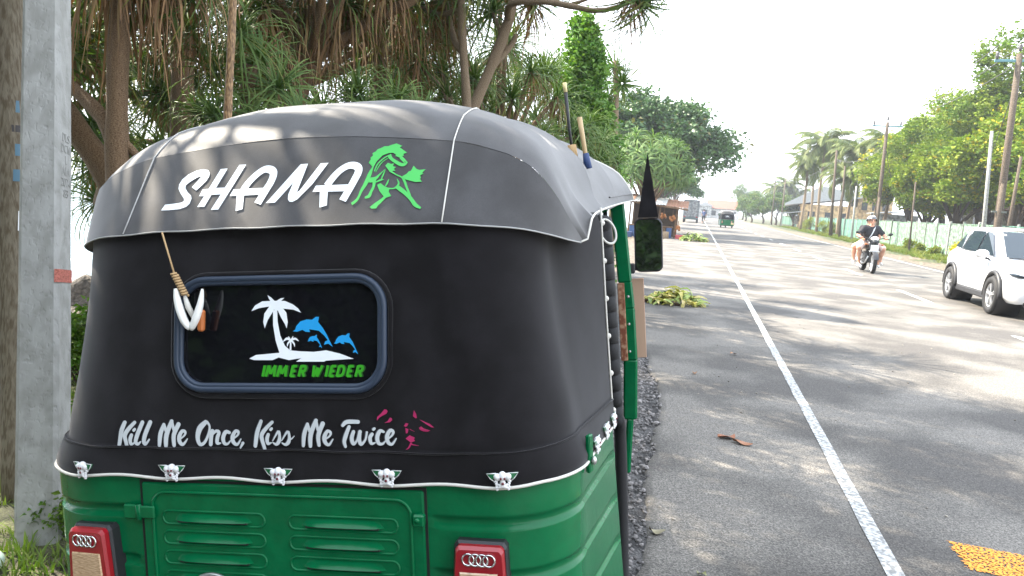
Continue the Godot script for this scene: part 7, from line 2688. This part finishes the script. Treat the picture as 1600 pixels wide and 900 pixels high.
func far_traffic():
	# the tuk-tuk ahead: the same make of vehicle, without the prints
	var src := find_child("tuk_tuk", false, false) as Node3D
	var o := src.duplicate() as Node3D
	o.name = numbered("tuk_tuk")
	add_child(o)
	o.transform = Transform3D(yaw(1.0), V(2.86, 0.0, -79.0))
	o.set_meta("label", "distant green and black tuk-tuk driving away along the left lane")
	var gone := []
	for c in o.get_children():
		var n := String(c.name)
		if n.begins_with("skull_emblem") or n.begins_with("badge") or n.begins_with("aerial") or n.begins_with("cane") or n.begins_with("brown_board"):
			gone.append(c)
		for g in c.get_children():
			var m := String(g.name)
			if m.contains("lettering") or m.contains("print") or m.begins_with("black_cone") or m.begins_with("slot") or m.begins_with("snap"):
				gone.append(g)
	for c in gone:
		c.get_parent().remove_child(c)
		c.free()
	var mb := MB.new()
	mb.smooth()
	mb.tube([V(-0.10, 0.30, -0.02), V(0, 0.34, -0.03), V(0.10, 0.30, -0.02)], 0.03, 6)
	tp("window_sticker", mb, M.white_print, o)
	mb = MB.new()
	mb.box(V(0.53, -0.40, 0.035), V(0.26, 0.16, 0.012), Basis(), 0.003)
	tp("number_plate", mb, M.yellow_tip, o)
	# parked lorry
	var t := thing("lorry", "grey box lorry parked on the left verge beyond the stall, hazy with distance", "lorry", V(-0.95, 0, -97.5))
	mb = MB.new()
	mb.box(V(0, 1.75, -2.2), V(2.0, 2.1, 4.2), Basis(), 0.04)
	part("cargo_box", mb, M.lorry_grey, t)
	for k in 3:
		mb = MB.new()
		mb.box(V(-0.85 + 0.85 * k, 1.75, -0.08), V(0.07, 2.1, 0.05))
		part("door_bar", mb, M.lorry_dark, t)
	mb = MB.new()
	mb.box(V(0, 2.83, -2.2), V(2.1, 0.08, 4.3), Basis(), 0.02)
	part("roof_rail", mb, M.lorry_dark, t)
	mb = MB.new()
	mb.box(V(0, 0.58, -2.6), V(1.9, 0.26, 5.0), Basis(), 0.03)
	mb.box(V(0, 0.48, -0.02), V(1.95, 0.16, 0.1), Basis(), 0.02)
	part("chassis", mb, M.lorry_dark, t)
	mb = MB.new()
	mb.box(V(0, 1.35, -5.2), V(1.9, 1.6, 1.5), Basis(), 0.12)
	part("cab", mb, M.lorry_dark, t)
	mb = MB.new()
	mb.box(V(0, 1.7, -5.96), V(1.6, 0.6, 0.03))
	part("windscreen", mb, M.window_dark, t)
	for s in [-1.0, 1.0]:
		for z in [-0.9, -5.0]:
			wheel(t, V(s * 0.82, 0.4, z), 0.4, 0.24, 6, Basis())
		mb = MB.new()
		mb.box(V(s * 0.75, 0.72, 0.02), V(0.22, 0.12, 0.05), Basis(), 0.01)
		part("tail_light", mb, M.red_plastic, t)
	# cyclist
	var at := V(0.62, 0, -92.0)
	t = thing("bicycle", "dark bicycle far ahead on the left edge line", "bicycle", at)
	for z in [0.52, -0.52]:
		mb = MB.new()
		mb.smooth()
		var path := []
		for i in 24:
			path.append(V(0, 0.34 + 0.32 * sin(TAU * i / 24), z + 0.32 * cos(TAU * i / 24)))
		mb.tube(path, 0.02, 6, false, true)
		var w := part("wheel", mb, M.rubber, t)
		mb = MB.new()
		for i in 10:
			mb.tube([V(0, 0.34, z), V(0, 0.34 + 0.31 * sin(TAU * i / 10), z + 0.31 * cos(TAU * i / 10))], 0.003, 4, false)
		part("spokes", mb, M.silver, w)
	mb = MB.new()
	mb.smooth()
	for q in [[V(0, 0.34, -0.52), V(0, 0.32, -0.02)], [V(0, 0.32, -0.02), V(0, 0.86, 0.14)], [V(0, 0.32, -0.02), V(0, 0.80, -0.36)], [V(0, 0.82, -0.36), V(0, 0.34, -0.52)], [V(0, 0.84, 0.12), V(0, 0.80, -0.36)], [V(0, 0.95, 0.12), V(0, 0.34, -0.52 + 1.04)]]:
		mb.tube([q[0], q[1]], 0.018, 6)
	part("frame", mb, M.black, t)
	mb = MB.new()
	mb.box(V(0, 0.90, 0.16), V(0.16, 0.06, 0.24), Basis(), 0.02)
	part("saddle", mb, M.black, t)
	mb = MB.new()
	mb.smooth()
	mb.tube([V(-0.27, 1.02, -0.30), V(0, 1.0, -0.38), V(0.27, 1.02, -0.30)], 0.014, 6)
	part("handlebar", mb, M.black, t)
	t = thing("person", "person on the far bicycle, seen from behind in dark clothes", "person", at)
	mb = MB.new()
	var body := [[V(0, 0.98, 0.16), V(0, 1.36, -0.02), 0.13, 0.15], [V(0, 1.36, -0.02), V(0, 1.50, -0.07), 0.12, 0.06], [V(0, 1.50, -0.07), V(0, 1.56, -0.08), 0.055, 0.055], [V(0, 1.62, -0.10), V(0, 1.68, -0.09), 0.085, 0.095], [V(0, 1.58, -0.14), V(0, 1.60, -0.16), 0.05, 0.03]]
	body.append_array(both([V(0.16, 1.42, -0.05), V(0.26, 1.18, -0.16), 0.06, 0.045]))
	body.append_array(both([V(0.26, 1.18, -0.16), V(0.26, 1.05, -0.30), 0.042, 0.03]))
	body.append_array([[V(0.10, 0.96, 0.14), V(0.13, 0.78, -0.24), 0.09, 0.065], [V(0.13, 0.78, -0.24), V(0.12, 0.40, -0.02), 0.06, 0.04], [V(0.12, 0.38, -0.02), V(0.12, 0.34, -0.14), 0.04, 0.03], [V(-0.10, 0.96, 0.14), V(-0.13, 0.60, -0.16), 0.09, 0.065], [V(-0.13, 0.60, -0.16), V(-0.12, 0.20, 0.06), 0.06, 0.04], [V(-0.12, 0.18, 0.06), V(-0.12, 0.14, -0.06), 0.04, 0.03]])
	nets(body, 0.035, 0.05, mb)
	for s in [-1.0, 1.0]:
		var hb := []
		add_hand(hb, V(0.26 * s, 1.05, -0.30 - 0.06), V(1, 0, 0), s)
		nets(hb, 0.012, 0.008, mb)
	part("body", mb, M.skin, t)
	mb = MB.new()
	var shirt := [[V(0, 0.98, 0.16), V(0, 1.36, -0.02), 0.145, 0.165], [V(0, 1.36, -0.02), V(0, 1.47, -0.06), 0.135, 0.075]]
	shirt.append_array(both([V(0.16, 1.42, -0.05), V(0.22, 1.27, -0.11), 0.075, 0.065]))
	nets(shirt, 0.035, 0.05, mb)
	part("shirt", mb, M.cloth_blue, t)
	mb = MB.new()
	nets([[V(0.10, 0.96, 0.14), V(0.13, 0.78, -0.24), 0.105, 0.08], [V(0.13, 0.78, -0.24), V(0.125, 0.5, -0.08), 0.075, 0.06], [V(-0.10, 0.96, 0.14), V(-0.13, 0.60, -0.16), 0.105, 0.08], [V(-0.13, 0.60, -0.16), V(-0.125, 0.3, 0.0), 0.075, 0.06], [V(-0.05, 0.98, 0.16), V(0.05, 0.98, 0.16), 0.14, 0.14]], 0.035, 0.05, mb)
	part("trousers", mb, M.black, t)
	mb = MB.new()
	nets([[V(0, 1.68, -0.07), V(0, 1.70, -0.06), 0.105, 0.10]], 0.03, 0.02, mb)
	part("hair", mb, M.black, t)

func small_things():
	rng.seed = 55
	# heap of cut leaves at the road edge
	var lm := []
	for k in 4:
		var mb := MB.new()
		mb.smooth()
		var rows := []
		for i in 6:
			var u := i / 5.0
			var w := 0.026 * sin(PI * (0.08 + 0.9 * u)) + 0.003
			var p := V(0.26 * (u - 0.5), 0.05 * sin(PI * u) * (0.5 + k * 0.4) - 0.02, 0.03 * sin(u * 3.0 + k))
			rows.append([p + V(0, 0.008, w), p, p + V(0, 0.008, -w)])
		mb.grid(rows)
		lm.append(mb.done())
	var mats := [mk(Color(0.36, 0.32, 0.09), 0.6, {"back": Color(0.3, 0.3, 0.06)}), mk(Color(0.22, 0.28, 0.07), 0.6, {"back": Color(0.2, 0.3, 0.05)}), mk(Color(0.45, 0.38, 0.17), 0.65, {"back": Color(0.3, 0.3, 0.06)}), mk(Color(0.15, 0.22, 0.05), 0.6)]
	for h in [[V(-0.24, 0.0, -12.2), 0.40, 0.22, 150, "heap of cut yellow green leaves at the road edge beyond the tuk-tuk"], [V(-0.15, 0, -38.2), 0.52, 0.40, 90, "small far heap of green leaves in front of the stall"]]:
		var t := thing("leaf_heap", h[4], "leaf heap", h[0])
		for i in h[3]:
			var a := rr(0, TAU)
			var r: float = h[1] * sqrt(rng.randf())
			var y: float = h[2] * maxf(0.04, 1.0 - pow(r / h[1], 1.5)) * rr(0.45, 1.0)
			var s := rr(0.7, 1.35) * (1.0 if h[1] < 0.5 else 1.6)
			part("leaf", lm[rng.randi() % 4], mats[rng.randi() % (3 if h[1] < 0.5 else 4)] if i % 5 else mats[3], t, V(cos(a) * r * 1.15, y, sin(a) * r), Basis.from_euler(V(rr(-0.6, 0.6), rr(0, TAU), rr(-0.7, 0.7))).scaled(V(1, 1, 1) * s))
	var mb := MB.new()
	mb.smooth()
	mb.tube(curve_pts([V(-0.95, 0.02, -12.0), V(-0.55, 0.035, -11.98), V(-0.15, 0.025, -11.9)], 12), 0.022, 7)
	solo("stick", mb, M.bark_dark, "dark stick lying along the near side of the leaf heap", "stick")
	# dry leaves on the asphalt
	for k in 6:
		var p: Vector3 = [V(0.32, 0.006, -5.08), V(0.42, 0.006, -5.0), V(-0.05, 0.006, -3.4), V(0.15, 0.006, -3.05), V(0.5, 0.006, -8.2), V(0.1, 0.006, -7.0), V(-0.02, 0.006, -9.0), V(0.75, 0.006, -3.3), V(0.02, 0.006, -4.4)][k]
		mb = MB.new()
		mb.smooth()
		var rows := []
		var L := 0.13 if k < 2 else rr(0.04, 0.08)
		for i in 7:
			var u := i / 6.0
			var w := L * 0.30 * sin(PI * (0.04 + 0.93 * u)) + 0.002
			rows.append([V(L * (u - 0.5), 0.012 + 0.012 * sin(u * 5.0 + k), w), V(L * (u - 0.5), 0.003 + 0.02 * u * u * (0.5 if k % 2 else 1.0), 0.01 * sin(u * 4.0)), V(L * (u - 0.5), 0.010 + 0.010 * cos(u * 4.0 + k), -w)])
		mb.grid(rows)
		var lf := solo("dry_leaf", mb, mk([Color(0.22, 0.085, 0.04), Color(0.25, 0.11, 0.055), Color(0.25, 0.22, 0.14), Color(0.20, 0.20, 0.09), Color(0.3, 0.16, 0.08), Color(0.2, 0.1, 0.05), Color(0.25, 0.15, 0.08), Color(0.3, 0.2, 0.1), Color(0.2, 0.14, 0.08)][k], 0.8),
			["reddish brown dry leaf on the asphalt, left one of a touching pair", "reddish brown dry leaf on the asphalt, right one of a touching pair", "pale thin leaf on the asphalt near the tuk-tuk's rear wheel", "greenish thin leaf on the near asphalt, lower than the pale one", "small brown leaf beside the edge line beyond the pair", "tiny dark leaf on the shaded asphalt beyond the pair", "small brown leaf where the broken edge widens", "light brown leaf just left of the near edge line", "tiny leaf on the broken edge beside the gravel"][k], "leaf")
		lf.position = p
		lf.rotation.y = rr(0, TAU) if k > 1 else [0.5, -0.35][k]
	# crumpled plastic bag
	mb = MB.new()
	mb.smooth()
	mb.ell(V(0, 0.03, 0), V(0.085, 0.04, 0.07), Basis(), 26, 16, gn, 1.5)
	var bag := solo("plastic_bag", mb, M.plastic_bag, "crumpled pale plastic bag on the grass in the near left corner", "plastic bag")
	bag.position = V(-2.80, gh(-2.8, -2.38) - 0.01, -2.38)
	# rocks on the shore
	var rk := []
	for k in 4:
		mb = MB.new()
		mb.smooth()
		var nn := FastNoiseLite.new()
		nn.seed = 40 + k
		nn.frequency = 0.09
		mb.ell(V(0, 0, 0), V(0.5, 0.36, 0.45), Basis(), 22, 14, nn, 0.45)
		rk.append(mb.done())
	var spots := [[-6.55, -0.15, -7.0, 1.1, "rock highest on the shore, seen between the concrete pole and the tuk-tuk"], [-6.15, -0.32, -6.5, 0.9, "brown rock below the highest one, right of the concrete pole"], [-6.9, -0.35, -7.6, 1.2, "rock behind the highest shore rock"], [-5.75, -0.42, -6.3, 0.75, "lowest rock right of the concrete pole"], [-5.35, -0.02, -4.8, 0.8, "large pale rock left of the wooden pole"], [-5.2, -0.38, -4.5, 0.75, "second pale rock left of the wooden pole, lower"],
		[-5.9, -0.2, -5.0, 1.2, "shore rock behind the pale ones at the left edge"], [-7.3, -0.7, -6.2, 1.6, "broad rock toward the water, left of the highest one"], [-6.6, -0.6, -4.2, 1.4, "shore rock hidden behind the poles"], [-7.6, -0.8, -8.6, 1.5, "far shore rock near the water"], [-6.0, -0.4, -8.0, 0.9, "small rock behind the tuk-tuk's left shoulder"]]
	for i in spots.size():
		var s: Array = spots[i]
		var o := solo("rock", rk[i % 4], M.rock, s[4], "rock", "rocks along the shore")
		o.transform = Transform3D(Basis.from_euler(V(rr(-0.3, 0.3), rr(0, TAU), rr(-0.3, 0.3))).scaled(V(1, 1, 1) * s[3]), V(s[0], s[1], s[2]))
	mb = MB.new()
	mb.smooth()
	mb.tube(curve_pts([V(-4.9, -0.18, -4.1), V(-4.4, -0.16, -4.0), V(-4.0, -0.2, -3.7)], 12), [0.03, 0.032, 0.034, 0.034, 0.033, 0.032, 0.03, 0.03, 0.028, 0.026, 0.024, 0.02], 8)
	solo("driftwood", mb, M.bark_pale, "pale fallen branch on the grass left of the wooden pole", "branch")
	# low green plants on the verge
	for a in [[-5.6, -5.4, 0.34, "leafy green plant at the foot of the shore rocks"], [-4.7, -4.9, 0.34, "leafy plant left of the tuk-tuk's canvas, before the rocks"], [-5.0, -3.9, 0.3, "low plant at the left edge behind the wooden pole"], [-3.4, -3.4, 0.2, "small weed between the two poles"], [-2.75, -2.75, 0.13, "small weed at the foot of the concrete pole"]]:
		shrub("verge_plant", a[3], V(a[0], 0, a[1]), V(1, 1, 1) * a[2], 150, [Color(0.07, 0.17, 0.02), Color(0.16, 0.25, 0.04)], 0.14 if a[2] > 0.3 else 0.07, "plant")
